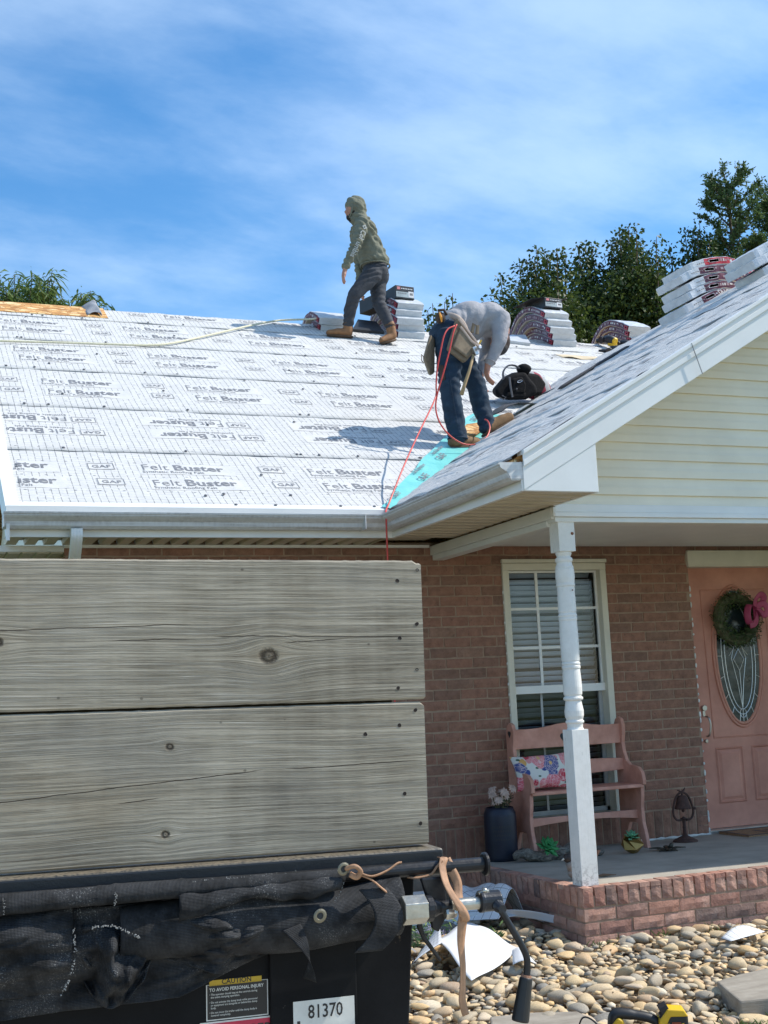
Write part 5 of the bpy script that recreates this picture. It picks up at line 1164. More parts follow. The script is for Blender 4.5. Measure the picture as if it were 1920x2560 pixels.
def rosette(root, C, R, n, mat, tilt=(0, 0, 1), seed=0):
    r = random.Random(seed); C = Vector(C); N_ = Vector(tilt).normalized(); U = N_.orthogonal().normalized(); V = N_.cross(U)
    for k_ in range(n):
        q = k_*2.39996; f = k_/n; el = .15+1.15*(1-f); L = R*(.45+.55*f); dr = (U*cos(q)+V*sin(q))*sin(pi/2-el*.9+.12)+N_*sin(el); dr.normalize(); s2 = dr.cross(N_).normalized() if dr.cross(N_).length > .1 else U; up_ = s2.cross(dr)
        base = C+N_*(.02*(1-f)); m_ = MB(); w_ = R*.20
        v = [base-s2*w_*.35, base+s2*w_*.35, base+dr*L*.6+s2*w_+up_*R*.02, base+dr*L, base+dr*L*.6-s2*w_+up_*R*.02, base+dr*L*.45+up_*-R*.10]
        m_.add(v, [(0, 1, 5), (1, 2, 5), (2, 3, 5), (3, 4, 5), (4, 0, 5), (4, 3, 2), (4, 2, 1, 0)]); m_.build('leaf', mat, root, smooth=True)
sc = thing('succulent', 'bright green artificial succulent rosette sitting on the driftwood', 'succulent', (4.03, 7.52, fz(7.5)+.06))
rosette(sc, (4.03, 7.52, fz(7.5)+.085), .10, 26, SUC, (-.1, -.75, .7), 3)
GOLD = simple('gold_pot', (.34, .21, .06), .4, .7, .2, bump=.1)
gp = thing('geometric_planter', 'faceted gold pot holding a small green succulent by the bench foot', 'planter', (4.70, 7.52, fz(7.52)))
m_ = MB(); C = Vector((4.70, 7.52, fz(7.52))); T2 = Vector((-.30, -.25, .92)).normalized()
U = T2.orthogonal().normalized(); V = T2.cross(U); n_ = 6
ring = lambda r_, h, a: [C+Vector((0, 0, .002))+T2*h+(U*cos(2*pi*i/n_+a)+V*sin(2*pi*i/n_+a))*r_ for i in range(n_)]
v = ring(.035, .012, 0)+ring(.082, .062, .5)+ring(.058, .118, 0)+ring(.052, .112, 0); f = [tuple(range(n_))[::-1]]
for a in range(3):
    for i in range(n_): j = (i+1) % n_; f += [(a*n_+i, a*n_+j, (a+1)*n_+i), (a*n_+j, (a+1)*n_+j, (a+1)*n_+i)]
m_.add(v, f); m_.build('pot', GOLD, gp)
rosette(gp, C+T2*.115, .075, 18, SUCL, (.0, -.4, .9), 9)
# flat metal star ornament
m_ = MB(); C = Vector((4.93, 7.46, fz(7.46)))
so2 = thing('metal_ornament', 'dark flat metal star-like ornament with ragged points on the porch floor', 'ornament', C)
BRZ = simple('dark_bronze', (.07, .065, .05), .5, .6, .3, bump=.2)
for k_ in range(8):
    q = k_*pi/4+.3; L = .125 if k_ % 2 else .09; m_ = MB(); d_ = Vector((cos(q), sin(q), .12*(k_ % 2))); s2 = Vector((-sin(q), cos(q), 0))*.022
    m_.add([C+Vector((0, 0, .012)), C+d_*L*.5+s2+Vector((0, 0, .014)), C+d_*L+Vector((0, 0, .004)), C+d_*L*.5-s2+Vector((0, 0, .014))], [(0, 1, 2, 3)]); m_.build('point', BRZ, so2, solid=.006)
m_ = MB(); m_.tube([C+Vector((.02, 0, .015)), C+Vector((.03, -.01, .04)), C+Vector((.045, -.01, .05))], [.016, .014, .004], 8); m_.build('curl', BRZ, so2, smooth=True)
# cast-iron bell on a stand
RUST = simple('rusty_iron', (.085, .045, .036), .85, .2, .35, 25, bump=.5, bscale=70)
be = thing('bell_stand', 'rusty cast-iron bell hanging in a ring stand beside the door', 'bell', (5.335, 7.83, fz(7.83))); bz = fz(7.83); bx, by = 5.335, 7.83
m_ = MB(); m_.lathe([(.090, bz), (.088, bz+.012), (.06, bz+.025), (.022, bz+.045), (.014, bz+.06), (.012, bz+.10), (.016, bz+.105), (.012, bz+.11), (.012, bz+.16), (.03, bz+.165), (.012, bz+.172), (.006, bz+.18)], (bx, by, 0), 20); m_.build('pedestal', RUST, be, smooth=True)
m_ = MB(); m_.tube(bez([(bx-.02, by, bz+.155), (bx-.06, by, bz+.16), (bx-.085, by, bz+.195), (bx-.082, by, bz+.25), (bx-.05, by, bz+.325), (bx, by, bz+.355), (bx+.05, by, bz+.325), (bx+.082, by, bz+.25), (bx+.085, by, bz+.195), (bx+.06, by, bz+.16), (bx+.02, by, bz+.155)], 4), .0085, 8); m_.build('yoke', RUST, be, smooth=True)
m_ = MB(); m_.lathe([(.062, bz+.235), (.058, bz+.245), (.047, bz+.28), (.038, bz+.315), (.026, bz+.33), (.004, bz+.334)], (bx, by, 0), 18); m_.cyl((bx, by, bz+.33), (bx, by, bz+.352), .008, n=8); m_.build('bell', RUST, be, smooth=True)
m_ = MB(); m_.ell((bx, by, bz+.225), (.012, .012, .016)); m_.cyl((bx, by, bz+.23), (bx, by, bz+.30), .004, n=6); m_.build('clapper', RUST, be, smooth=True)
m_ = MB(); m_.tube([(bx-.04, by, bz+.372), (bx-.015, by, bz+.362), (bx, by, bz+.352), (bx+.02, by, bz+.37), (bx+.03, by, bz+.385)], [.003, .006, .012, .008, .003], 6); m_.tube([(bx+.085, by, bz+.235), (bx+.105, by, bz+.232)], [.01, .012], 8); m_.build('finial', RUST, be, smooth=True)
# door mat
m_ = MB(); m_.box(5.80, 6.55, 7.70, 8.06, fz(8.06)+.001, fz(7.7)+.012); dmx = tag(m_.build('door_mat', simple('coir', (.33, .19, .10), .95, var=.3, scale=50, bump=.8, bscale=160, bdist=.006)), 'brown coir door mat with a black border at the coral door', 'door mat')
m_ = MB(); z_ = fz(7.7)+.0135
for a in ((5.80, 6.55, 7.70, 7.735), (5.80, 6.55, 8.025, 8.06), (5.80, 5.83, 7.735, 8.025), (6.52, 6.55, 7.735, 8.025)): m_.box(*a, z_-.001, z_)
m_.build('mat_border', BLK, dmx)
m_ = MB(); m_.box(6.02, 6.05, 7.8, 7.96, z_-.001, z_); m_.box(6.12, 6.15, 7.8, 7.96, z_-.001, z_); m_.box(6.05, 6.12, 7.87, 7.89, z_-.001, z_); m_.build('mat_motif', BLK, dmx)
# bird figurine behind the post
bd = thing('bird_figurine', 'small dark-headed bird figurine peeking out behind the white post', 'figurine', (3.74, 6.60, fz(6.6))); C = Vector((3.745, 6.62, fz(6.6)))
m_ = MB(); m_.ell(C+Vector((.01, 0, .055)), (.085, .05, .05), 16, 10, ((.94, 0, .3), (0, 1, 0), (-.3, 0, .94))); m_.tube([C+Vector((-.035, 0, .06)), C+Vector((-.06, 0, .11))], [.035, .026], 10); m_.build('body', simple('bird_grey', (.28, .25, .22), .7, var=.3, scale=30, bump=.3), bd, smooth=True)
m_ = MB(); m_.ell(C+Vector((-.066, 0, .128)), (.031, .027, .028)); m_.build('head', simple('bird_dark', (.035, .028, .024), .6, bump=.1), bd, smooth=True)
m_ = MB(); m_.tube([C+Vector((-.09, 0, .126)), C+Vector((-.112, 0, .118))], [.009, .001], 6); m_.build('beak', simple('bone', (.70, .68, .6), .5, bump=0), bd)
m_ = MB(); m_.tube([C+Vector((.08, 0, .085)), C+Vector((.155, .02, .15))], [.028, .018], 8, flat=.35); m_.build('tail', simple('bird_rust', (.30, .13, .07), .7, bump=.2), bd)
m_ = MB(); m_.add([C+Vector((.13, .02, .004)), C+Vector((.25, -.01, .004)), C+Vector((.20, .06, .006))], [(0, 1, 2)]); tag(m_.build('fallen_leaf', simple('brown_leaf', (.20, .12, .07), .8), solid=.003), 'single brown dry leaf on the porch floor right of the post', 'leaf')
# wreath with a bow
wr = thing('wreath', 'round green boxwood wreath with a pink ribbon bow on the coral door', 'wreath', (6.195, YW+.05, .45))
WG = simple('boxwood_leaf', (.030, .060, .018), .55, var=.5, scale=25, bump=0, rnd=.0, hue=(.075, .115, .035))
m_ = MB(); CW = Vector((6.195, YW+.045, .452)); r_ = random.Random(2)
for k_ in range(2600):
    q = r_.random()*2*pi; ph = r_.random()*2*pi; rr = .078*(r_.random()**.4)*(1+.15*sin(q*5))
    ctr = CW+Vector((cos(q)*.168, 0, sin(q)*.168)); p_ = ctr+Vector((cos(q)*cos(ph)*rr, -abs(sin(ph))*rr*.9 if r_.random() < .8 else .02, sin(q)*cos(ph)*rr))
    d_ = Vector((r_.gauss(0, 1), r_.gauss(0, 1)-.8, r_.gauss(0, 1))).normalized(); s2 = d_.orthogonal().normalized()*r_.uniform(.005, .008); L = r_.uniform(.014, .024)
    m_.add([p_, p_+d_*L*.5+s2, p_+d_*L, p_+d_*L*.5-s2], [(0, 1, 2, 3)])
tag(m_.build('foliage', WG, wr), kind='stuff')
m_ = MB(); m_.tube([CW+Vector((cos(q)*.168, .005, sin(q)*.168)) for q in np.linspace(0, 2*pi, 25)[:-1]], .045, 8, closed=True); m_.build('grapevine_ring', DRYL, wr)
PINK = simple('pink_ribbon', (.36, .045, .11), .5, var=.2, bump=.2)
bow = Vector((6.315, YW-.045, .535))
def loop(nm, pts_, w_, up_): 
    m_ = MB(); m_.tube(bez([bow+Vector(p_) for p_ in pts_], 6), w_, 8, flat=.12, up=up_); m_.build(nm, PINK, wr, smooth=True)
loop('bow_loop', [(0, 0, 0), (-.07, -.02, .02), (-.105, -.03, -.05), (-.09, -.03, -.12), (-.04, -.02, -.10), (-.01, -.01, -.03)], .030, (.5, 0, .6)); loop('bow_loop', [(0, 0, 0), (-.01, -.03, .06), (.03, -.04, .10), (.07, -.03, .07), (.04, -.01, .01)], .028, (.2, -1, 0))
loop('bow_loop', [(0, 0, 0), (.06, -.03, .03), (.10, -.02, -.02), (.07, -.02, -.06), (.01, 0, -.01)], .026, (.2, -1, .3)); loop('ribbon_tail', [(0, 0, 0), (-.02, -.03, -.08), (-.03, -.02, -.13), (-.08, -.02, -.145)], .024, (0, -1, .3)); loop('ribbon_tail', [(0, 0, 0), (.03, -.03, -.05), (.05, -.02, -.09)], .024, (.8, -1, .3))
# ================================================================ dump trailer close to the camera
TO = Vector((.993, 2.324, .267))
trailer = thing('dump_trailer', 'black dump trailer front with grey plank extension boards, crank and warning stickers', 'trailer', TO, rot=(0, .0156, -.0553))
def TP(name, mb, mats, parent=trailer, **k): return mb.build(name, mats, parent, local=True, **k)
def weathered(name, knots, seed, warm, cracks):
    """weathered softwood: irregular growth-ring streaks bent round knots, raised latewood with highlights painted pale, checks, stains"""
    m, t, b = new_mat(name); v = t.co('Object'); x, y, z = t.xyz(v)
    big = t.noise(t.vec(x*1.1+seed, 0, z*4), 1.0, 2, .5); wob = t.noise(t.vec(x*4+seed, 0, z*14), 1.0, 3, .5)
    F = z + (big-.5)*.045 + (wob-.5)*.0025
    kn = None; core = None; halo = None
    jag = (t.noise(t.vec(x*110, 0, z*110), 1, 4, .7)-.5)
    for (kx, kz, r_, amp) in knots:
        dx_ = (x-kx); dz_ = (z-kz); ex = (dx_*dx_*(-1/(r_*3.4)**2)).exp(); g2 = (dz_*dz_*(-1/(r_*2.4)**2)).exp()
        F = F + dz_*ex*g2*amp
        d_ = ((dx_*dx_*.7+dz_*dz_)**.5)/r_ + jag*.55
        kk = d_.step(1.0, .7); cc = (d_*9).sin()*.5+.5; hh = d_.step(2.2, .8)
        kn = kk if kn is None else kn.max(kk); core = cc*kk if core is None else core.max(cc*kk); halo = hh if halo is None else halo.max(hh)
    s1 = t.noise(t.vec(x*.4+seed, F*95, 0), 1.0, 3, .6); s2 = t.noise(t.vec(x*.6+seed, F*250, 3), 1.0, 3, .6); s3 = t.noise(t.vec(x*6, F*620, 5), 1.0, 4, .65)
    l1 = (s1-.5).abs().step(.020, .0); l2 = (s2-.47).abs().step(.022, .0)*t.noise(t.vec(x*5, F*60, 8), 1, 2).step(.40, .58)
    blot = t.noise(t.vec(x*2.6+seed, 0, z*6), 1.0, 5, .6); bands = t.noise(t.vec(x*22, 0, z*1.0), 1.0, 3); fine = t.noise(t.vec(x*40, 0, z*900), 1.0, 3, .7)
    lum = s1*.09+s2*.17+s3*.26+blot*.25+bands*.08+fine*.15
    col = t.ramp(lum, [(.395, (.095, .076, .053)), (.445, (.228, .195, .145)), (.50, (.350, .305, .232)), (.56, (.45, .397, .308)), (.66, (.59, .535, .43))])
    col = t.mix((l1*.55).max(l2*.5)*t.noise(t.vec(x*3, z*9, 0), 1, 2).step(.3, .6), col, (.66, .63, .54))  # pale lines put the sun's highlights on raised grain into the colour
    stain = t.noise(t.vec(x*1.7+seed, 0, z*5), 1, 4).step(.48, .75)
    col = t.mix(stain*warm*.8, col, (.31, .225, .130)); col = t.mix(t.noise(t.vec(x*2+seed*3, 0, z*3.5), 1, 3).step(.5, .75)*.35, col, (.20, .195, .185))
    col = t.mix(halo*.25, col, (.25, .19, .115))
    crack = None; cw = (t.noise(t.vec(x*7+seed, 0, 0), 1, 4, .6)-.5)*.010
    for (xa, za, xb, zb2) in cracks:
        ln_ = (z-za-(x-xa)*((zb2-za)/(xb-xa))-cw).abs().step(.0011, .0004)*x.step(xa, xa+.03)*x.step(xb, xb-.06); crack = ln_ if crack is None else crack.max(ln_)
    spk = t.voro(t.vec(x*13, 0, z*17+seed), 1.0).step(.055, .03)
    dark = crack.max(kn*(1-core*.45)).max(spk*.6)
    col = t.mix(dark*.88, col, (.03, .022, .016))
    h = l1*1.1 + l2*.9 + s2*.5 + s3*.35 - crack*2.0 - kn*1.2 + core*.8
    setb(t, b, col, .88, 0, t.bump(h, .75, .0035), .2); return m
KN1 = [(-.325, -.191, .019, -.85), (-.835, -.156, .012, -.6), (-1.4, -.10, .02, -.7)]
KN2 = [(-.528, -.519, .0085, -.8), (-.519, -.358, .008, -.6), (-1.2, -.42, .02, -.7)]
def plank(name, z0_, z1_, mat, seed, x1_=0.0):
    r = random.Random(seed); mb = MB(); nx, x0_ = 220, -2.1
    prof_n = [(0, .003), (.003, 0), (.035, 0), (.038, .003)]
    ring = [(.004, 'b', .0), (0, 'b', .004), (0, 't', -.004), (.004, 't', 0), (.034, 't', 0), (.038, 't', -.004), (.038, 'b', .004), (.034, 'b', 0)]
    for i in range(nx+1):
        x = x0_+(x1_-x0_)*i/nx; et = -abs(vnoise(x*75, seed+4))*.0011-.012*max(0, vnoise(x*37, seed+2)-.70)-(.005 if x > -.012 else 0); eb = abs(vnoise(x*60, seed+7))*.001
        xx = x - (abs(vnoise(seed, 3))*.002 if i == nx else 0)
        for y, e, dz in ring: mb.v.append((xx-(.003 if i == nx and dz == 0 else 0), y, (z1_+et if e == 't' else z0_+eb)+dz))
    n = len(ring)
    for i in range(nx):
        for j in range(n): mb.f.append((i*n+j, i*n+(j+1) % n, (i+1)*n+(j+1) % n, (i+1)*n+j)); mb.m.append(0)
    mb.f += [tuple(range(n))[::-1], tuple(range(nx*n, nx*n+n))]; mb.m += [0, 0]
    return TP(name, mb, mat)
pk1 = plank('plank', -.2840, 0, weathered('weathered_plank_upper', KN1, 1.3, .25, [(-.90, -.136, -.46, -.127), (-.64, -.156, -.46, -.156), (-.44, -.150, -.012, -.157), (-.30, -.166, -.15, -.158)]), 3)
pk2 = plank('plank', -.5705, -.2880, weathered('weathered_plank_lower', KN2, 7.9, .55, [(-.90, -.450, -.33, -.409), (-.30, -.410, -.008, -.405), (-.62, -.46, -.52, -.45)]), 8, -.004)
mb = MB(); mb.box(-2.08, -.06, .0385, .075, -.33, -.245); TP('gap_backing', mb, simple('dark_gap_strip', (.10, .075, .05), .9, bump=.3)); SCR = simple('rusty_screw', (.035, .025, .02), .7, .4, .4, 60, bump=.3)  # unseen dark strip added so the gap between the planks reads as shade
for i, (x, z) in enumerate(((-.009, -.020), (-.052, -.043), (-.015, -.132), (-.051, -.160), (-.017, -.224), (-.059, -.261), (-.024, -.306), (-.058, -.335), (-.130, -.350), (-.052, -.470), (-.021, -.530))):
    mb = MB(); r = random.Random(i); mb.lathe([(.0034, 0), (.0034, .0008), (.002, .0002), (.0006, .0001)], (x, .0002, z), 8, ((1, 0, 0), (0, 0, 1), (0, -1, 0)))
    if i not in (0, 4): mb.lathe([(.0042, 0), (.0036, .0004)], (x+r.uniform(-.002, .002), .0001, z+.001), 7, ((1.25, 0, .2), (0, 0, 1), (0, -1, 0)))
    TP('screw', mb, SCR, pk1 if z > -.287 else pk2)
TBLK = None
def trailer_paint():
    m, t, b = new_mat('chipped_black_paint'); v = t.co('Object'); n = t.noise(v, 9, 5, .6); sp = t.noise(v, 75, 4, .75).step(.70, .74); dr = t.noise(v, 22, 4, .7).step(.66, .72)
    c = t.ramp(n, [(.3, (.005, .005, .006)), (.7, (.012, .012, .013))]); c = t.mix(sp*.7, c, (.26, .24, .20)); c = t.mix(dr*.5, c, (.16, .12, .08))
    setb(t, b, c, (n*.3+.45).clamp(), 0, t.bump(t.noise(v, 60, 4), .12, .004), .12); return m
TBLK = trailer_paint()
DUST = None
def dusty():
    m, t, b = new_mat('dusty_rail'); v = t.co('Object'); x, y, z = t.xyz(v); g = t.new('NewGeometry'); nx_, ny_, nz_ = t.xyz(g.outputs['Normal'])
    n = t.noise(v, 130, 5, .75); c = t.mix((nz_.step(.55, .9))*n.step(.35, .55), (.014, .015, .017), (.20, .165, .115)); setb(t, b, c, .42, 0, t.bump(n, .3, .003)); return m
mb = MB(); mb.box(-2.1, .011, -.042, .07, -.606, -.5745); TP('top_rail', mb, dusty(), bevel=.006, seg=3)
mb = MB(); mb.prism([(-2.1, .0, -1.02), (-.066, .0, -1.02), (-.036, .0, -.61), (-2.1, .0, -.61)], (0, .06, 0)); mb.build('front_panel', TBLK, trailer, local=True, bevel=.004)
mb = MB(); mb.box(-2.1, -2.04, .06, 3.4, -1.02, -.575); mb.box(-.10, -.05, .06, 3.4, -1.02, -.64); mb.box(-2.1, -.05, .06, 3.4, -1.06, -1.02); mb.box(-2.1, -.05, 3.34, 3.4, -1.02, -.575); TP('dump_body', mb, TBLK)
mb = MB(); mb.box(-.335, -.165, -.012, -.001, -.90, -.66); TP('post_channel', mb, TBLK, bevel=.003)
mb = MB(); mb.box(-1.7, -1.55, .1, 3.3, -1.20, -1.06); mb.box(-.6, -.45, .1, 3.3, -1.20, -1.06); TP('chassis_rail', mb, TBLK)
for wx in (-2.22, .05):
    for wy in (1.5, 2.25):
        mb = MB(); mb.lathe([(.20, -.09), (.33, -.10), (.355, -.07), (.355, .07), (.33, .10), (.20, .09)], (wx-.1*(wx > 0)+.02, wy, -1.36), 28, ((0, 1, 0), (0, 0, 1), (1, 0, 0))); w_ = TP('wheel', mb, simple('tyre_rubber', (.018, .018, .018), .85) if 'tyre_rubber' not in MATS else MATS['tyre_rubber'], smooth=True)
        mb = MB(); mb.lathe([(.05, -.07), (.20, -.07), (.20, .07), (.05, .07)], (wx-.1*(wx > 0)+.02, wy, -1.36), 20, ((0, 1, 0), (0, 0, 1), (1, 0, 0))); TP('rim', mb, WHITE, w_)
# stickers
STW = simple('sticker_white', (.66, .65, .60), .4, var=.12, scale=20, bump=0); STK = simple('sticker_black', (.012, .012, .014), .35, bump=0); STY = simple('sticker_yellow', (.62, .40, .02), .4, bump=0); STR = simple('sticker_red', (.50, .02, .06), .35, bump=0)
def sticker(nm, x0_, x1_, z0_, z1_, y, parts): 
    mb = MB(); mb.box(x0_, x1_, y-.0006, y, z0_, z1_, 0)
    for (kind, *a) in parts:
        if kind == 'r': xx0, xx1, zz0, zz1, mi = a; mb.add([(xx0, y-.0009, zz0), (xx1, y-.0009, zz0), (xx1, y-.0009, zz1), (xx0, y-.0009, zz1)], [(0, 1, 2, 3)], mi)
        else:
            s2, xx, zz, size, bold, mi, sx = a; mb.text(s2, (xx, y-.0012, zz), (1, 0, 0), (0, 0, 1), size, bold, mi, sx=sx)
    return TP(nm, mb, [STW, STK, STY, STR])
A_ = -.454; B_ = -.337
sticker('caution_sticker', A_, B_, -.860, -.796, -.0005, [('r', A_+.002, B_-.002, -.858, -.797, 1), ('r', A_+.006, B_-.012, -.7985, -.7885, 2), ('t', 'CAUTION', -.425, -.7965, .0125, .02, 1, 1.0),
 ('t', 'TO AVOID PERSONAL INJURY', -.448, -.8085, .0085, .015, 0, .90), ('t', '• The operator should stay at the controls during', -.448, -.8155, .0050, .006, 0, .90), ('t', '  the entire dumping operation.', -.448, -.8205, .0050, .006, 0, .9), ('t', '• Do not activate the dump body while personnel', -.448, -.8295, .0050, .006, 0, .9), ('t', '  or equipment are alongside or behind the dump', -.448, -.8345, .0050, .006, 0, .9), ('t', '  body.', -.448, -.8395, .0050, .006, 0, .9), ('t', '• Do not move the trailer until the dump body is', -.448, -.8475, .0050, .006, 0, .9), ('t', '  lowered completely.', -.448, -.8525, .0050, .006, 0, .9)])
sticker('danger_sticker', -.466, -.325, -.96, -.862, -.0005, [('r', -.463, -.328, -.957, -.865, 3), ('t', 'DANGER', -.437, -.892, .027, .02, 1, .98)])
sticker('number_label', -.292, -.172, -.95, -.8395, -.013, [('t', '81370', -.264, -.8720, .0345, .012, 1, .80), ('r', -.285, -.279, -.905, -.875, 1)])
# tarp roll hardware
GALV = simple('galvanised_steel', (.48, .46, .40), .35, .85, .2, 30, bump=.2, bscale=60); IRON = simple('dark_gunmetal', (.035, .037, .042), .35, .6, .3, 20, bump=.2); BLKS = simple('black_steel', (.018, .018, .02), .38, .3, .4, 40, bump=.2)
AX = ((0, 1, 0), (0, 0, 1), (1, 0, 0))
mb = MB(); mb.lathe([(.0135, -2.0), (.0135, .083)], (0, -.07, -.607), 18, AX); TP('tarp_rod', mb, BLKS, smooth=False)
mb = MB(); mb.lathe([(.019, .081), (.0225, .083), (.0225, .088), (.019, .090), (.004, .090)], (0, -.07, -.607), 22, AX); TP('rod_flange', mb, BLKS)
mb = MB(); mb.lathe([(.027, -.106), (.027, -.060)], (0, -.12, -.673), 6, ((0, cos(.5), sin(.5)), (0, -sin(.5), cos(.5)), (1, 0, 0))); TP('hex_coupling', mb, GALV, bevel=.0015)
mb = MB(); mb.lathe([(.022, -.062), (.024, -.058), (.024, -.048), (.018, -.044), (.012, -.03), (.012, .0)], (0, -.12, -.673), 18, AX); TP('bearing', mb, BLKS)
mb = MB(); mb.prism([(-.060, -.105, -.62), (-.008, -.105, -.62), (-.012, -.105, -.695), (-.028, -.105, -.721), (-.040, -.105, -.714), (-.046, -.105, -.67)], (0, .012, 0)); TP('hanger_plate', mb, BLKS, bevel=.003)
mb = MB(); mb.lathe([(.006, 0), (.006, .004), (.003, .005)], (-.034, -.106, -.676), 8, ((1, 0, 0), (0, 0, 1.3), (0, -1, 0))); TP('bolt', mb, IRON)
mb = MB(); mb.lathe([(.0118, -.01), (.0118, .05)], (0, -.125, -.670), 20, AX); TP('shaft', mb, GALV)
mb = MB(); mb.lathe([(.010, -.022), (.012, -.018), (.011, -.006), (.008, 0)], (0, -.125, -.684), 8, AX); TP('castle_nut', mb, GALV)
mb = MB(); mb.lathe([(.0135, .046), (.0205, .048), (.0205, .054), (.0195, .055), (.0195, .088), (.017, .0905), (.004, .0905)], (0, -.125, -.668), 24, AX); TP('gear_housing', mb, IRON, bevel=.001)
mb = MB(); mb.ell((.058, -.130, -.648), (.006, .006, .006), 8, 6); mb.tube([(.046, -.13, -.652), (.066, -.13, -.649)], .004, 6); TP('grease_nipple', mb, GALV, smooth=True)
mb = MB(); mb.lathe([(.011, -.006), (.012, 0), (.010, .004), (.008, .012)], (.079, -.146, -.676), 14, ((1, 0, 0), (0, 0, 1), (.3, -1, -.4))); TP('handle_collar', mb, IRON)
hp = bez([(.078, -.150, -.677), (.100, -.153, -.716), (.117, -.155, -.746), (.127, -.156, -.770), (.1275, -.156, -.790), (.1245, -.156, -.812)], 6); mb = MB(); mb.tube(hp, .0066, 12); TP('crank_arm', mb, BLKS, smooth=True)
d_ = (Vector((.107, -.158, -.884))-Vector((.1245, -.156, -.806))).normalized(); u_ = d_.orthogonal().normalized()
mb = MB(); mb.lathe([(.009, 0), (.0118, .002), (.0125, .006), (.0165, .076), (.0155, .080), (.006, .081)], (.1245, -.156, -.806), 20, (u_, d_.cross(u_), d_)); TP('crank_grip', mb, simple('rubber_grip', (.014, .014, .014), .5, var=.3, bump=.2), smooth=False, bevel=.001)
mb = MB(); mb.lathe([(.0095, -.003), (.0105, .001), (.0070, .0015)], (.1245, -.156, -.806), 14, (u_, d_.cross(u_), d_)); TP('rusty_ferrule', mb, simple('rust_ferrule', (.30, .15, .09), .8, bump=.2))
mb = MB(); mb.tube([(-.052, -.06, -.712), (-.044, -.06, -.735), (-.010, -.055, -.782)], [.006, .0045, .0035], 8); TP('lever', mb, BLKS)
# ---------------------------------------------------------------- mesh tarp bunched along the front
def weave():
    m, t, b = new_mat('black_mesh_tarp'); uv = t.co('UV'); u, v, _ = t.xyz(uv); oc = t.co('Object')
    ch = ((u*1350).sin()*(v*1350).sin()).abs(); g = t.new('NewGeometry'); pt = N(t.t, g.outputs['Pointiness'])
    n = t.noise(oc, 18, 5, .65); n2 = t.noise(oc, 60, 4, .65); sp = t.noise(oc, 420, 2, .7).step(.58, .68)*t.noise(oc, 9, 4, .6).step(.50, .68)
    c = t.mix((ch**.6)*n.step(.30, .62)*.85, (.003, .0035, .0045), (.070, .072, .078)); c = t.mix(n2.step(.6, .8)*.10, c, (.11, .105, .095)); c = t.mix(sp*.85, c, (.34, .34, .33))
    setb(t, b, c, .7, 0, t.bump(ch*.6+n2, .7, .003), .3); return m
TARP = weave()
tarp = thing('mesh_tarp', 'frayed black mesh tarp bunched and hanging along the trailer front', 'tarp', TO, rot=(0, .0156, -.0553))
def TT(name, fn, nu, nv, **k):
    mb = MB(); uv = []
    def g(a, b_): p_ = fn(a, b_); uv.append((p_[3] if len(p_) > 3 else p_[0], p_[4] if len(p_) > 4 else p_[2])); return p_[:3]
    mb.sheet(g, nu, nv); mb.uv = uv; return mb.build(name, TARP, tarp, smooth=True, local=True, solid=.0015, **k)
# hem sleeve round the rod
def hem(a, b_):
    x = -2.0+1.79*a; q = 2*pi*b_; f = min(1, max(0, (-.20-x)/.35)); r_ = .0165*(.72+.28*f)*(1+.06*vnoise(x*30, 2)+.10*max(0, vnoise(x*11, 5)))
    ridge = sum(.0022*math.exp(-((x-c)/.004)**2) for c in (-.655, -.628, -.515, -.82, -.42))
    return (x, -.095-(r_+ridge)*sin(q)*1.0, -.6075+.0035*sin(x*9)*.6+.004*(x > -.45)*((x+.45)/.25)+(r_+ridge)*cos(q), x, q*.018)
TT('hem_sleeve', hem, 260, 18)
# torn strip under the hem on the right
TT('torn_strip', lambda a, b_: (-.52+.30*a, -.112-.008*sin(b_*3.1), -.615+.012*a-b_*(.040+.016*vnoise(a*5, 2))*(1-.35*a)+.003*vnoise(a*22, b_*3)), 60, 10)
# bunched roll and folds
def roll(a, b_):
    x = -.62+.525*a; q = pi*(.12+1.05*b_); r_ = .050*(1+.10*vnoise(x*14, b_*3, 3))*(.75+.25*min(1, a*2.5)); return (x, -.055-r_*sin(q)*1.15, -.672+r_*cos(q)*1.1-.010*vnoise(x*9, 3)-.02*(1-a)*b_, x, q*.05)
TT('tarp_roll', roll, 80, 22)
def fold(x0_, x1_, z0f, z1f, depth, seed, skew):
    def fn(a, b_):
        x = x0_+(x1_-x0_)*a; zt_, zb_ = z0f(a), z1f(a); z = zt_+(zb_-zt_)*b_
        y = -.045-depth*(.35+.65*sin(pi*min(1, b_*1.15)))*(.55+.45*sin(a*7+b_*skew+seed)+.25*vnoise(a*5, b_*3, seed)) - .016*vnoise(a*11+b_*4, b_*5, seed+2) - .009*vnoise(a*17-b_*7, b_*9+a*5, seed+5) - .005*abs(vnoise(a*25+b_*9, b_*13-a*6, seed+8))
        return (x+.02*skew*.2*b_*sin(seed+a*4), y, z, x, z)
    return fn
TT('hanging_fold', fold(-1.6, -.70, lambda a: -.622, lambda a: -.775+.010*vnoise(a*9, 1), .060, 1.0, 1.5), 200, 70)
TT('hanging_fold', fold(-1.5, -.30, lambda a: -.630, lambda a: -.80-.025*vnoise(a*6, 4)+.07*max(0, a-.82)/.18, .035, 3.3, 2.6), 240, 70)
TT('hanging_fold', fold(-.70, -.555, lambda a: -.655-.03*a, lambda a: -.735-.07*sin(pi*a), .072, 5.2, -2.2), 70, 60)
TT('hanging_fold', fold(-.60, -.28, lambda a: -.66+.015*a, lambda a: -.765+.045*abs(a-.55)*2, .065, 2.1, 3.0), 100, 60)
TT('hanging_fold', fold(-.50, -.26, lambda a: -.652, lambda a: -.70-.035*math.exp(-((a-.45)/.25)**2), .080, 7.0, -1.5), 80, 52)
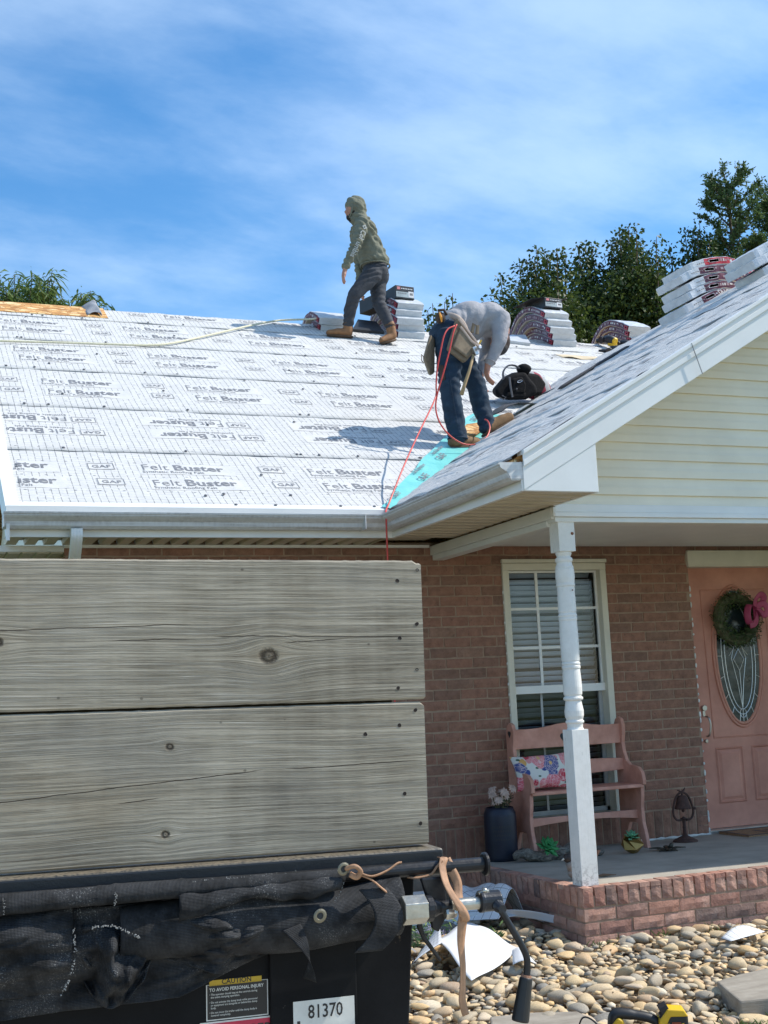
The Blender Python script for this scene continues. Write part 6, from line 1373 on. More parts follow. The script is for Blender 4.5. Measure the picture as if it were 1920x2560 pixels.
TT('loose_strap', lambda a, b_: (-.335+.06*b_*(1-a)+.035*a+.012*sin(b_*3), -.118-.012*sin(b_*3), -.69-.095*b_+.01*a, a*.05, b_*.1), 8, 20)
TT('loose_strap', lambda a, b_: (-.19+.055*a-.02*b_*b_+.03*sin(b_*3), -.125-.015*sin(b_*2.6), -.628-.11*b_, a*.05, b_*.1), 10, 20)
FRAY = simple('frayed_white_thread', (.26, .26, .25), .9, var=.5, scale=200, bump=0)
def fray(path, n, r0, seed):
    mb = MB(); r = random.Random(seed); P_ = bez(path, 10)
    for i in range(n):
        f = r.random()*(len(P_)-1.001); k_ = int(f); p_ = P_[k_].lerp(P_[k_+1], f-k_)+Vector((r.gauss(0, .0012), r.gauss(0, .001), r.gauss(0, .0012)))
        mb.ell(p_, (r.uniform(.3, 1.1)*r0, r0*.6, r.uniform(.3, 1.1)*r0), 5, 4)
    tag(mb.build('frayed_edge', FRAY, tarp, local=True), kind='stuff')
fray([(-.702, -.118, -.655), (-.700, -.122, -.69), (-.706, -.12, -.73), (-.722, -.112, -.765)], 60, .0016, 1)
fray([(-.672, -.128, -.655), (-.645, -.130, -.653), (-.615, -.128, -.664), (-.590, -.122, -.680)], 60, .0017, 2)
fray([(-.632, -.114, -.598), (-.631, -.117, -.61), (-.632, -.113, -.624)], 22, .0011, 3); fray([(-.818, -.114, -.598), (-.817, -.116, -.61), (-.818, -.113, -.624)], 18, .0011, 5)
fray([(-.50, -.112, -.592), (-.40, -.112, -.592), (-.30, -.112, -.588)], 40, .0010, 7); fray([(-.215, -.115, -.612), (-.225, -.118, -.635), (-.235, -.116, -.648)], 24, .0010, 8)
mb = MB()
for pth in ([(-.700, -.12, -.735), (-.685, -.125, -.745), (-.677, -.124, -.765), (-.675, -.12, -.79)], [(-.47, -.125, -.63), (-.455, -.13, -.64), (-.45, -.128, -.66)], [(-.37, -.125, -.625), (-.365, -.13, -.64), (-.358, -.128, -.65)], [(-.42, -.12, -.75), (-.421, -.12, -.775)]): mb.tube(bez(pth, 5), .0004, 4)

BRS_ = simple('brass_eyelet', (.20, .18, .13), .5, .8, .3, bump=.2)
for (gx_, gy_, gz_, s2) in ((-.266, -.124, -.668, 1.0), (-.216, -.113, -.590, .95)):
    mb = MB(); mb.lathe([(.0055*s2, 0), (.0065*s2, .002), (.0095*s2, .002), (.0125*s2, .0005), (.0125*s2, -.001)], (gx_, gy_-.004, gz_), 18, ((1, 0, .1), (0, 0, 1), (-.25, -1, 0))); e_ = mb.build('eyelet', BRS_, tarp, local=True)
    mb = MB(); mb.lathe([(.0056*s2, .0003), (.0056*s2, .0006)], (gx_, gy_-.004, gz_), 14, ((1, 0, .1), (0, 0, 1), (-.25, -1, 0))); mb.build('eyelet_hole', DARK, e_, local=True)
# tan straps
STRAP = simple('tan_leather_strap', (.39, .215, .12), .7, var=.22, scale=25, bump=.35, bscale=90)
def ribbon(mb, path, w_, up=(1, 0, 0), tw=None):
    P_ = bez(path, 8); K = len(P_); v = []
    for i in range(K):
        t = (P_[min(K-1, i+1)]-P_[max(0, i-1)]).normalized(); a = tw(i/(K-1)) if tw else 0; u = Vector((cos(a), sin(a), 0)); u = (u-t*u.dot(t)).normalized(); n = t.cross(u); ww = w_(i/(K-1)) if callable(w_) else w_
        v += [P_[i]-u*ww+n*.0012, P_[i]-u*ww*.2-n*.0012, P_[i]+u*ww*.2+n*.0006, P_[i]+u*ww-n*.0008]
    f = [(i*4+j, i*4+j+1, i*4+j+5, i*4+j+4) for i in range(K-1) for j in range(3)]; mb.add(v, f)
st_ = thing('tan_strap', 'long tan leather strap looped over the tarp rod and dangling by the crank', 'strap', TO, rot=(0, .0156, -.0553))
mb = MB(); ribbon(mb, [(-.002, -.06, -.590), (-.006, -.085, -.589), (-.014, -.098, -.603), (-.018, -.125, -.628), (-.010, -.14, -.652), (.003, -.15, -.675), (.010, -.148, -.694), (.004, -.135, -.70)], lambda t: .008, tw=lambda t: .4*sin(t*4)); mb.build('upper_loop', STRAP, st_, smooth=True, local=True, solid=.002)
mb = MB(); ribbon(mb, [(.004, -.072, -.592), (.010, -.08, -.61), (.020, -.085, -.635), (.018, -.095, -.66), (.010, -.135, -.69)], .009, tw=lambda t: -.6+t); mb.build('back_loop', STRAP, st_, smooth=True, local=True, solid=.002)
mb = MB(); ribbon(mb, [(.008, -.142, -.688), (.004, -.142, -.71), (.002, -.14, -.74), (.004, -.14, -.78), (.002, -.14, -.815), (.0, -.14, -.84), (.006, -.14, -.866)], lambda t: .0088-.0028*t+.001*sin(t*9), tw=lambda t: .35*sin(t*3)); mb.build('hanging_tail', STRAP, st_, smooth=True, local=True, solid=.003)
mb = MB(); ribbon(mb, [(-.010, -.088, -.592), (-.022, -.09, -.602), (-.035, -.088, -.616), (-.06, -.082, -.621), (-.075, -.07, -.620)], .005, tw=lambda t: 1.2); mb.build('wrapped_end', STRAP, st_, smooth=True, local=True, solid=.002)
kt = thing('tan_strap_knot', 'short tan leather strap knotted through the tarp eyelet at the rod', 'strap', TO, rot=(0, .0156, -.0553))
mb = MB(); mb.tube(bez([(-.212, -.118, -.590), (-.198, -.128, -.585), (-.186, -.126, -.595), (-.192, -.12, -.606), (-.205, -.12, -.600)], 5), .006, 7, flat=.7); mb.build('knot', STRAP, kt, smooth=True, local=True)
mb = MB(); ribbon(mb, [(-.188, -.122, -.598), (-.165, -.128, -.605), (-.135, -.124, -.598), (-.112, -.118, -.587), (-.103, -.115, -.586)], lambda t: .0058*(1-.5*t), tw=lambda t: 1.3); mb.build('loose_end', STRAP, kt, smooth=True, local=True, solid=.002)
mb = MB(); ribbon(mb, [(-.185, -.122, -.602), (-.165, -.128, -.612), (-.150, -.13, -.625), (-.138, -.128, -.635)], lambda t: .0045, tw=lambda t: 1.0); mb.build('loose_end', STRAP, kt, smooth=True, local=True, solid=.002)
# ================================================================ stones, scraps and tools on the ground
def stone_mat():
    m, t, b = new_mat('river_stone'); v = t.co('Object'); r = t.rand(); x, y, z = t.xyz(v); w = t.vec(x+r*40, y+r*23, z+r*11)
    base = t.ramp(r, [(0, (.42, .33, .21)), (.12, (.52, .40, .24)), (.24, (.30, .27, .22)), (.36, (.48, .33, .19)), (.48, (.56, .47, .33)), (.58, (.20, .195, .185)), (.68, (.44, .36, .25)), (.78, (.58, .40, .20)), (.88, (.34, .25, .18)), (1, (.60, .54, .43))])
    n = t.noise(w, 14, 5, .6); s_ = t.noise(w, 70, 4, .7); vein = (t.noise(w, 6, 3)-.5).abs().step(.03, .0)
    c = t.mix(1.0, base, t.ramp(n*.6+s_*.4, [(.3, (.90, .86, .80)), (.7, (1.5, 1.44, 1.32))]), 'MULTIPLY'); c = t.mix(vein*.25, c, (.62, .56, .46))
    setb(t, b, c, .78, 0, t.bump(s_, .35, .004)); return m
STONE = stone_mat()
def stone_mesh(seed, sub):
    r = random.Random(seed); bm = bmesh.new(); bmesh.ops.create_icosphere(bm, subdivisions=sub, radius=.5); a = [r.uniform(-1, 1) for _ in range(6)]; flat = [(Vector((r.gauss(0, 1), r.gauss(0, 1), r.gauss(0, 1))).normalized(), r.uniform(.22, .42)) for _ in range(r.choice((2, 3, 5, 6)))]
    for v in bm.verts:
        p_ = v.co.copy(); k_ = 1+.10*sin(p_.x*6+a[0]*5)*sin(p_.y*5+a[1]*5)+.07*sin(p_.z*8+a[2]*5+p_.x*4); p_ = p_*k_
        for n, d_ in flat:
            e = p_.dot(n)-d_
            if e > 0: p_ -= n*e*.75
        v.co = p_
    me = bpy.data.meshes.new('stone'); bm.to_mesh(me); bm.free(); me.materials.append(STONE); me.polygons.foreach_set('use_smooth', [True]*len(me.polygons)); me.update(); return me
SM = [stone_mesh(i, 2) for i in range(14)]
def stone_ok(x, y):
    if x > 3.50 and y > 6.20: return False
    if x < 1.25 or x > 5.6 or y < 4.2 or y > 8.0: return False
    if y < 4.62 + .0 and x > 3.35: return False
    return True
rs = random.Random(31); cand = []; cell = {}
tries = 0
while tries < 45000:
    tries += 1; x = rs.uniform(1.3, 5.5); y = rs.uniform(4.25, 7.95)
    if not stone_ok(x, y): continue
    s_ = rs.choice((.028, .033, .040, .048, .052, .058, .064, .074, .09, .115)); k_ = (int(x/.06), int(y/.06)); bad = False
    for i in range(-2, 3):
        for j in range(-2, 3):
            for (x2, y2, s2) in cell.get((k_[0]+i, k_[1]+j), ()):
                if (x-x2)**2+(y-y2)**2 < (.36*(s_+s2))**2: bad = True; break
    if bad: continue
    cell.setdefault(k_, []).append((x, y, s_)); cand.append((x, y, s_, G0+.012))
lay2 = []
for _ in range(800):
    x = rs.uniform(1.8, 5.2); y = rs.uniform(4.4, 7.3)
    if stone_ok(x, y): lay2.append((x, y, rs.choice((.045, .052, .06, .075, .095)), G0+.032))
cand += lay2
cmi = cam.matrix_world.inverted()
def vis(c):
    p_ = cmi @ Vector(c); 
    if p_.z > -.1: return None
    return (1280*0+960+3066.3*p_.x/-p_.z, 1280-3066.3*p_.y/-p_.z, -p_.z)
scored = []
for c in cand:
    q = vis((c[0], c[1], c[3])); inn = q and 1010 < q[0] < 1935 and 2240 < q[1] < 2575
    scored.append((0 if inn else 1, -(c[2]/q[2]) if q else 0, c))
scored.sort(key=lambda q: (q[0], q[1]))
rest = MB(); base = [(tuple(v.co), ) for v in SM[0].vertices]; lowm = [stone_mesh(50+i, 1) for i in range(5)]
for i, (inn, _, (x, y, s_, z)) in enumerate(scored):
    asp = rs.uniform(.5, .88); th_ = rs.uniform(.34, .62); rot = Euler((rs.gauss(0, .16), rs.gauss(0, .16), rs.random()*6.28)); sc_ = Vector((s_*1.25, s_*1.25*asp, s_*1.1*th_))
    if i < 300:
        o = bpy.data.objects.new('stone', rs.choice(SM)); COL.objects.link(o); o.parent = STONE_BED; o.location = (x, y, z+sc_.z*.25); o.rotation_euler = rot; o.scale = sc_
    else:
        M_ = Matrix.Translation((x, y, z+sc_.z*.25)) @ rot.to_matrix().to_4x4() @ Matrix.Diagonal((*sc_, 1)); me = rs.choice(lowm); rest.add([M_ @ v.co for v in me.vertices], [tuple(p_.vertices) for p_ in me.polygons])
def stone_mat2():
    m, t, b = new_mat('river_stones_far'); v = t.co('Object'); g = t.new('NewGeometry'); r = N(t.t, g.outputs['Random Per Island']); x, y, z = t.xyz(v); w = t.vec(x+r*40, y+r*23, z)
    base = t.ramp(r, [(0, (.42, .33, .21)), (.15, (.52, .40, .24)), (.3, (.30, .27, .22)), (.45, (.48, .33, .19)), (.6, (.56, .47, .33)), (.75, (.27, .265, .25)), (.9, (.58, .40, .20)), (1, (.60, .54, .43))])
    n = t.noise(w, 60, 5, .6); setb(t, b, t.mix(1.0, base, t.ramp(n, [(.3, (.90, .86, .80)), (.7, (1.45, 1.4, 1.3))]), 'MULTIPLY'), .78, 0, t.bump(n, .3, .004)); return m
lt = MB(); r_ = random.Random(17)
for _ in range(420):
    x, y = r_.uniform(1.9, 4.9), r_.uniform(4.5, 7.2)
    if not stone_ok(x, y): continue
    p_ = Vector((x, y, G0+r_.uniform(.02, .06))); a = r_.random()*6.28; d_ = Vector((cos(a), sin(a), r_.gauss(0, .3))).normalized(); s2 = d_.orthogonal().normalized()
    L = r_.choice((.012, .02, .03, .05)); wd2 = L*.3 if L < .04 else .002; lt.add([p_, p_+d_*L*.5+s2*wd2, p_+d_*L, p_+d_*L*.5-s2*wd2], [(0, 1, 2, 3)])
tag(lt.build('leaf_litter', simple('dry_litter', (.20, .13, .07), .9, var=.5, scale=40, bump=0), STONE_BED), kind='stuff')
ro = rest.build('loose_stones', stone_mat2(), STONE_BED, smooth=True); tag(ro, kind='stuff')
# flagstone
def slate():
    m, t, b = new_mat('flagstone'); v = t.co('Object'); n = t.noise(v, 7, 6, .65); x, y, z = t.xyz(v); st2 = t.noise(t.vec(x*2, y*9, z*30), 2, 5, .6)
    setb(t, b, t.ramp(n*.5+st2*.5, [(.3, (.20, .17, .135)), (.55, (.33, .29, .235)), (.75, (.44, .40, .34))]), .9, 0, t.bump(n+st2, .6, .01)); return m
SLT = slate()
def flag(label, pts_, h):
    mb = MB(); mb.prism([(x, y, G0+.01) for x, y in pts_], (0, 0, h)); tag(mb.build('flagstone', SLT, bevel=.008), label, 'flagstone', 'flagstones edging the stone bed')
flag('rough grey-brown flagstone slab at the bottom right corner of the stone bed', [(3.43, 4.88), (3.58, 4.93), (3.80, 4.97), (4.2, 4.9), (4.1, 4.45), (3.50, 4.50), (3.30, 4.54), (3.36, 4.70)], .085)
flag('flat flagstone at the bottom edge left of the yellow saw', [(2.34, 4.98), (2.54, 4.94), (2.70, 4.86), (2.68, 4.5), (2.3, 4.55), (2.26, 4.8)], .055)
# scraps of underlayment on the stones
def scrap_mat(name, grid):
    m, t, b = new_mat(name); uv = t.co('UV'); u, v, _ = t.xyz(uv); c = (.74, .75, .77); n = t.noise(uv, 4, 4)
    col = t.ramp(n, [(.3, tuple(q*.94 for q in c)), (.7, c)])
    if grid: col = t.mix((((u/.07).frac() < .05).max(((v/.07).frac() < .05)))*.9, col, (.05, .05, .06))
    setb(t, b, col, .55, 0, t.bump(n, .3, .01)); return m
SCG, SCW = scrap_mat('scrap_grid', True), scrap_mat('scrap_white', False)
def scrap(root, name, fn, nu, nv, mats):
    mb = MB(); uv = []
    def g(a, b_): p_ = fn(a, b_); uv.append((a*.5, b_*.5)); return p_
    mb.sheet(g, nu, nv); mb.uv = uv; return mb.build(name, mats, root, smooth=True, solid=.002)
s1 = thing('underlayment_scrap', 'large bright white underlayment sheet folded over on the river stones', 'roofing scrap', (2.75, 6.0, G0+.06), 'underlayment scraps on the ground')
Q = [(2.66, 6.28), (2.99, 6.53), (3.02, 6.03), (2.50, 5.50)]
def bil(Q, a, b_): return [(Q[0][i]*(1-a)+Q[1][i]*a)*(1-b_)+(Q[3][i]*(1-a)+Q[2][i]*a)*b_ for i in (0, 1)]
scrap(s1, 'white_face', lambda a, b_: (*bil(Q, a, b_), G0+.150+.025*vnoise(a*3, b_*3, 2)-.045*b_-.03*(1-a)*b_), 22, 16, SCW)
Q2 = [(2.42, 6.10), (2.70, 6.50), (2.72, 6.38), (2.58, 5.98)]
scrap(s1, 'printed_fold', lambda a, b_: (*bil([(2.40, 6.03), (2.72, 6.50), (2.76, 6.46), (2.60, 6.06)], a, b_), G0+.065+.095*b_**.7+.02*a), 12, 8, SCG)
tx = MB(); tx.text('F', (2.475, 6.135, G0+.112), (.22, .32, .05), (-.10, .05, .09), .16, .02); tx.build('printed_letter', INK, s1)
scrap(s1, 'torn_corner', lambda a, b_: (*bil([(2.98, 6.02), (3.02, 5.95), (2.93, 5.66), (2.83, 5.72)], a, b_), G0+.085+.02*sin(a*3)), 8, 8, SCW)
s2_ = thing('underlayment_scrap', 'crumpled grey-white underlayment with printed grid lying against the porch side', 'roofing scrap', (3.3, 6.8, G0+.05), 'underlayment scraps on the ground')
scrap(s2_, 'crumpled_sheet', lambda a, b_: (*bil([(3.02, 7.05), (3.22, 6.66), (3.52, 6.86), (3.44, 7.35)], a, b_), G0+.08+.22*max(0, sin(b_*2.6+a*.6))*(.45+.55*b_)+.05*vnoise(a*4, b_*4, 3)), 26, 26, SCG)
scrap(s2_, 'curled_edge', lambda a, b_: (3.05+.52*a+.02*b_, 6.93-.33*a-.05*b_*sin(a*3), G0+.06+.05*sin(a*3.0)+.055*b_*(1-.3*a)), 24, 8, SCW)
scrap(s2_, 'torn_tail', lambda a, b_: (3.28+.30*a, 6.70+.06*a+.05*b_-.02*a*a, G0+.115-.05*a+.02*sin(a*4)), 16, 3, SCW)
tx = MB(); tx.text('B', (3.425, 6.93, G0+.21), (-.12, -.20, .0), (.02, .06, .11), .10, .02); tx.build('printed_letter', INK, s2_)
s3 = thing('underlayment_scrap', 'small grey and white underlayment scrap at the right edge of the stones', 'roofing scrap', (4.12, 5.72, G0+.06), 'underlayment scraps on the ground')
scrap(s3, 'sheet', lambda a, b_: (4.06+.30*a, 5.62+.10*a+.09*b_, G0+.075+.04*sin(a*3)*b_), 12, 6, SCG)
m_ = MB(); m_.prism([(2.72, 7.05, G0+.06), (2.72, 7.05, G0+.15), (2.72, 7.10, G0+.155), (2.72, 7.25, G0+.10), (2.72, 7.25, G0+.06)], (.50, -.13, 0)); tag(m_.build('drip_edge_offcut', WHITE), 'pale metal drip-edge offcut lying behind the hanging strap', 'metal offcut')
m_ = MB(); m_.prism([(2.60, 7.36, G0+.05), (2.60, 7.36, G0+.20), (2.60, 7.50, G0+.20), (2.60, 7.50, G0+.05)], (.55, -.1, 0)); tag(m_.build('gutter_offcut', WHITE, bevel=.01), 'short white metal trim piece behind the drip-edge offcut', 'metal offcut')
m_ = MB(); me = stone_mesh(77, 3); M_ = Matrix.Translation((2.93, 6.83, G0+.04)) @ Matrix.Rotation(-.3, 4, 'Z') @ Matrix.Diagonal((.19, .15, .14, 1)); m_.add([M_ @ v.co for v in me.vertices], [tuple(p_.vertices) for p_ in me.polygons]); tag(m_.build('boulder', simple('grey_boulder', (.15, .135, .12), .9, var=.4, scale=18, bump=.7, bscale=60), smooth=True), 'larger dark grey rock behind the white sheet', 'rock')
# weeds and grass
def blades(name, label, cat, pts_, n, h, mat, kind=None, wdt=.004, spread=.06):
    mb = MB(); r = random.Random(len(pts_)*7+n)
    for (cx_, cy_) in pts_:
        for _ in range(n):
            x, y = cx_+r.gauss(0, spread), cy_+r.gauss(0, spread); a = r.random()*6.28; L = h*r.uniform(.5, 1.15); d_ = Vector((cos(a)*.5, sin(a)*.5, 1)).normalized(); s2 = Vector((-sin(a), cos(a), 0))*wdt; p_ = Vector((x, y, G0+.01)); dr = Vector((cos(a), sin(a), 0))*L*.35
            mb.add([p_-s2, p_+s2, p_+d_*L*.6+s2*.9, p_+d_*L*.9+dr*.5, p_+d_*L*.6-s2*.9], [(0, 1, 2, 3, 4)])
    o = mb.build(name, mat); return tag(o, label, cat, None, kind)
GRN = simple('weed_green', (.10, .17, .045), .7, var=.4, scale=30, bump=0, hue=(.17, .24, .07))
blades('grass_tufts', 'short grass growing through the stones', 'grass', [(4.15, 6.18), (4.3, 6.16), (3.72, 6.16), (4.02, 6.17), (3.58, 6.1)], 26, .055, GRN, 'stuff', .002, .05)
blades('lawn_edge', 'green lawn at the bottom right corner', 'grass', [(3.2+.1*i, 4.38+.03*j) for i in range(7) for j in range(2)], 30, .05, GRN, 'stuff', .0025, .06)
wd_ = thing('weed_clump', 'leafy green weed clump with pale purple flowers beside the trailer', 'plant', (2.72, 6.68, G0))
mb = MB(); r_ = random.Random(12)
for _ in range(230):
    x, y = 2.74+r_.gauss(0, .13), 6.66+r_.gauss(0, .08); z = G0+.02+r_.random()*.14; d_ = Vector((r_.gauss(0, 1), r_.gauss(0, 1), r_.uniform(.1, 1))).normalized(); s2 = d_.orthogonal().normalized()*.006; p_ = Vector((x, y, z)); L = r_.uniform(.03, .06); mb.add([p_, p_+d_*L*.5+s2, p_+d_*L, p_+d_*L*.5-s2], [(0, 1, 2, 3)])
tag(mb.build('foliage', GRN, wd_), kind='stuff')
mb = MB()
for _ in range(16):
    p_ = Vector((2.74+r_.gauss(0, .09), 6.62+r_.gauss(0, .06), G0+.07+r_.random()*.10))
    for q in range(5): a = q*1.257; mb.add([p_, p_+Vector((cos(a-.3)*.012, sin(a-.3)*.006, sin(a)*.012)), p_+Vector((cos(a)*.02, -.004, sin(a)*.02)), p_+Vector((cos(a+.3)*.012, sin(a+.3)*.006, sin(a)*.012))], [(0, 1, 2, 3)])
tag(mb.build('blossoms', simple('pale_purple', (.52, .45, .66), .7, bump=0), wd_), kind='stuff')
w2 = thing('weed_plant', 'small leafy weed growing at the foot of the crumpled underlayment', 'plant', (3.08, 6.66, G0))
mb = MB()
for _ in range(70):
    c_ = r_.choice(((3.06, 6.70), (3.16, 6.60))); p_ = Vector((c_[0]+r_.gauss(0, .02), c_[1]+r_.gauss(0, .02), G0+.03)); a = r_.random()*6.28; d_ = Vector((cos(a), sin(a), r_.uniform(.4, 1.4))).normalized(); s2 = d_.orthogonal().normalized()*.008; L = r_.uniform(.05, .10); mb.add([p_, p_+d_*L*.6+s2, p_+d_*L, p_+d_*L*.6-s2], [(0, 1, 2, 3)])
tag(mb.build('foliage', GRN, w2), kind='stuff')
# cordless circular saw
sw_ = thing('circular_saw', 'yellow and black cordless circular saw on the stones at the bottom edge', 'circular saw', (2.86, 4.52, G0+.05)); C = Vector((2.70, 4.47, G0+.055)); U = Vector((.90, -.43, 0)).normalized(); W = Vector((0, 0, 1)); F_ = Vector((-.43, -.90, 0)).normalized()
def S(a, h, d_=0): return C+U*a+W*h+F_*d_
DG = simple('saw_guard', (.22, .22, .22), .35, .8, .15, bump=.1)
mb = MB(); mb.lathe([(.02, -.012), (.098, -.012), (.102, -.006), (.102, .012), (.098, .016), (.02, .016)], S(-.10, -.055, .03), 36, (U, W, F_)); mb.build('blade_guard', DG, sw_, bevel=.002)
mb = MB(); mb.tube(bez([S(-.055, .03), S(-.05, .07), S(-.03, .085), S(.03, .078), (S(.09, .065)), S(.12, .045), S(.125, .0), S(.12, -.06)], 5), [.024]*15+[.021]*21, 12, flat=.85); mb.build('grip', BLK, sw_, smooth=True)
mb = MB(); mb.prism([S(-.075, .03, .03), S(-.035, .075, .03), S(-.015, .065, .03), S(.0, .02, .03), S(-.015, -.03, .03), S(.01, -.09, .03), S(-.05, -.09, .03), S(-.065, -.03, .03)], F_*-.05); mb.build('motor_housing', YEL, sw_, bevel=.008, seg=3)
mb = MB(); mb.tube([S(-.085, .0), S(-.085, -.08)], [.04, .045], 14); mb.build('motor_cap', BLK, sw_, smooth=True)
mb = MB(); mb.obox(S(.185, .025, .0), .055, .038, .06, (U, F_, W)); mb.build('battery_shell', BLK, sw_, bevel=.014, seg=3)
mb = MB(); mb.prism([S(.125, .06, .043), S(.16, .105, .043), S(.225, .10, .043), S(.24, .075, .043), S(.17, .075, .043), S(.145, .03, .043), S(.135, -.04, .043), S(.12, -.04, .043)], F_*-.085); mb.build('battery_collar', YEL, sw_, bevel=.005)
mb = MB(); mb.obox(S(.150, .098, .0), .018, .036, .016, (U+W*.5, F_, W-U*.5)); mb.build('latch', BLK, sw_, bevel=.003)
mb = MB(); mb.obox(S(.192, .02, .0395), .018, .002, .035, (U, F_, W)); mb.build('battery_label', simple('battery_red', (.32, .06, .02), .5, bump=0), sw_)
for a in (.165, .222): mb = MB(); mb.obox(S(a, .015, .0395), .006, .002, .035, (U+W*.2, F_, W-U*.2)); mb.build('battery_stripe', YEL, sw_)
mb = MB(); mb.obox(S(-.03, -.115, .0), .15, .07, .003, (U, F_, W)); mb.build('base_plate', DG, sw_, bevel=.002)
mb = MB(); mb.tube(bez([S(-.20, .02, .02), S(-.175, .075, .02), S(-.14, .07, .02), S(-.10, .03, .02)], 5), .0035, 6); mb.build('rafter_hook', BLKS, sw_)
# ================================================================ trees behind the house
def leaf_mat(name, lo, hi, tr=.35):
    m, t, b = new_mat(name); g = t.new('NewGeometry'); r = N(t.t, g.outputs['Random Per Island']); n = t.noise(t.co('Object'), 1.3, 3)
    c = t.ramp(r*.6+n*.4, [(.2, lo), (.8, hi)]); setb(t, b, c, .5, 0, None, .3)
    d2 = t.new('BsdfTranslucent'); t.t.links.new(c, d2.inputs['Color']); mx = t.new('MixShader'); mx.inputs[0].default_value = tr
    out = [q for q in t.t.nodes if q.type == 'OUTPUT_MATERIAL'][0]; t.t.links.new(b.outputs[0], mx.inputs[1]); t.t.links.new(d2.outputs[0], mx.inputs[2]); t.t.links.new(mx.outputs[0], out.inputs['Surface']); return m
BARK = simple('bark', (.10, .075, .055), .95, var=.35, scale=12, bump=.8, bscale=30, bdist=.02)
LF1 = leaf_mat('pear_leaf', (.018, .042, .010), (.105, .145, .035)); LF2 = leaf_mat('cedar_sprig', (.05, .095, .034), (.14, .20, .07)); LF3 = leaf_mat('peach_leaf', (.06, .11, .025), (.15, .22, .055))
def leaves(P_, D_, L, Wd, bend=0):
    """numpy batch of bent leaves: base P, direction D"""
    n = len(P_); D_ = D_/np.linalg.norm(D_, axis=1)[:, None]; rv = rng.normal(size=(n, 3)); S_ = np.cross(D_, rv); S_ /= np.linalg.norm(S_, axis=1)[:, None]
    L = L[:, None]; Wd = Wd[:, None]; dn = np.array([0, 0, -1.])*L*bend
    v = np.stack([P_, P_+D_*L*.5+S_*Wd+dn*.25, P_+D_*L+dn, P_+D_*L*.5-S_*Wd+dn*.25], 1).reshape(-1, 3); return v
def leaf_obj(name, v, mat, root):
    n = len(v)//4; me = bpy.data.meshes.new(name); o3 = np.array(off(root)); v = v-o3; me.vertices.add(4*n); me.vertices.foreach_set('co', v.ravel()); me.loops.add(4*n); me.loops.foreach_set('vertex_index', np.arange(4*n, dtype=np.int32)); me.polygons.add(n); me.polygons.foreach_set('loop_start', np.arange(0, 4*n, 4, dtype=np.int32)); me.update(calc_edges=True); me.validate(); me.materials.append(mat); return obj(name, me, root)
def broad_tree(label, x, y, top, rx, n, seed, zb=1.5, group='broadleaf trees behind the house', spikes=7):
    global rng; rng = np.random.default_rng(seed); root = thing('broadleaf_tree', label, 'tree', (x, y, G0-.04), group); r = random.Random(seed)
    H = top-G0; mb = MB(); mb.tube(bez([(x, y, G0-.05), (x+.05, y, G0+H*.25), (x-.05, y+.05, G0+H*.5), (x+.02, y, G0+H*.8)], 5), [.20-.16*i/15 for i in range(16)], 8); limbs = []
    cl = []
    for k_ in range(30):
        a = k_*2.4+r.random(); f = r.random(); z0_ = G0+H*(.22+.5*f); R = rx*(1-.45*f)*r.uniform(.6, 1); e = Vector((x+R*cos(a), y+R*.9*sin(a), z0_+H*.12+r.random()*.5)); mb.tube([(x, y, z0_), ((x+e.x)/2, (y+e.y)/2, (z0_+e.z)/2+.1), e], [.06, .04, .012], 5); cl.append((e, r.uniform(.5, .85)))
    for k_ in range(spikes):
        a = k_*2.1+r.random(); R = rx*r.uniform(.0, .85); zt_ = top-(R/rx)**2*H*.11-r.random()*.35; base_ = Vector((x+R*cos(a)*.8, y+R*sin(a)*.8, zt_-1.6)); tip = Vector((x+R*cos(a), y+R*sin(a), zt_)); mb.tube([base_, tip], [.03, .006], 5)
        for q in range(7): cl.append((base_.lerp(tip, q/6.2), .46-.055*q))
    for k_ in range(80):
        a = r.random()*6.28; R = rx*r.random()**.5*.9; zz = G0+H*(.40+.45*r.random()); 
        if (R/rx) > 1-max(0, (zz-G0)/H-.55)*1.5: R *= .6
        cl.append((Vector((x+R*cos(a), y+R*sin(a), zz)), r.uniform(.4, .75)))
    mb.build('trunk', BARK, root, smooth=True)
    w_ = np.array([c[1]**2 for c in cl]); w_ /= w_.sum(); idx = rng.choice(len(cl), n, p=w_); ctr = np.array([tuple(c[0]) for c in cl])[idx]; rad = np.array([c[1] for c in cl])[idx]
    dd = rng.normal(size=(n, 3)); dd /= np.linalg.norm(dd, axis=1)[:, None]; P_ = ctr+dd*(rad*rng.random(n)**.45)[:, None]*np.array([1, 1, .85]); D_ = dd*.7+rng.normal(size=(n, 3))*.6+np.array([0, 0, -.1])
    leaf_obj('crown', leaves(P_, D_, rng.uniform(.065, .115, n), rng.uniform(.020, .034, n), .2), LF1, root)
broad_tree('dense dark green broadleaf tree rising directly behind the opened black carton', 10.72, 19.0, 8.0, 1.3, 60000, 1, spikes=13)
broad_tree('tallest dense broadleaf tree behind the low bundle stack', 12.68, 19.3, 8.65, 1.55, 76000, 2, spikes=16)
broad_tree('broadleaf tree partly hidden behind the leaning bundle stack', 14.8, 19.8, 9.2, 1.35, 46000, 3, spikes=12)
broad_tree('small dark tree top showing between the two workers', 8.92, 19.2, 7.35, .45, 16000, 4, spikes=10)
broad_tree('leafy dark tree filling the gap behind the gable stacks', 16.6, 20.4, 8.9, 1.8, 36000, 5, spikes=8)
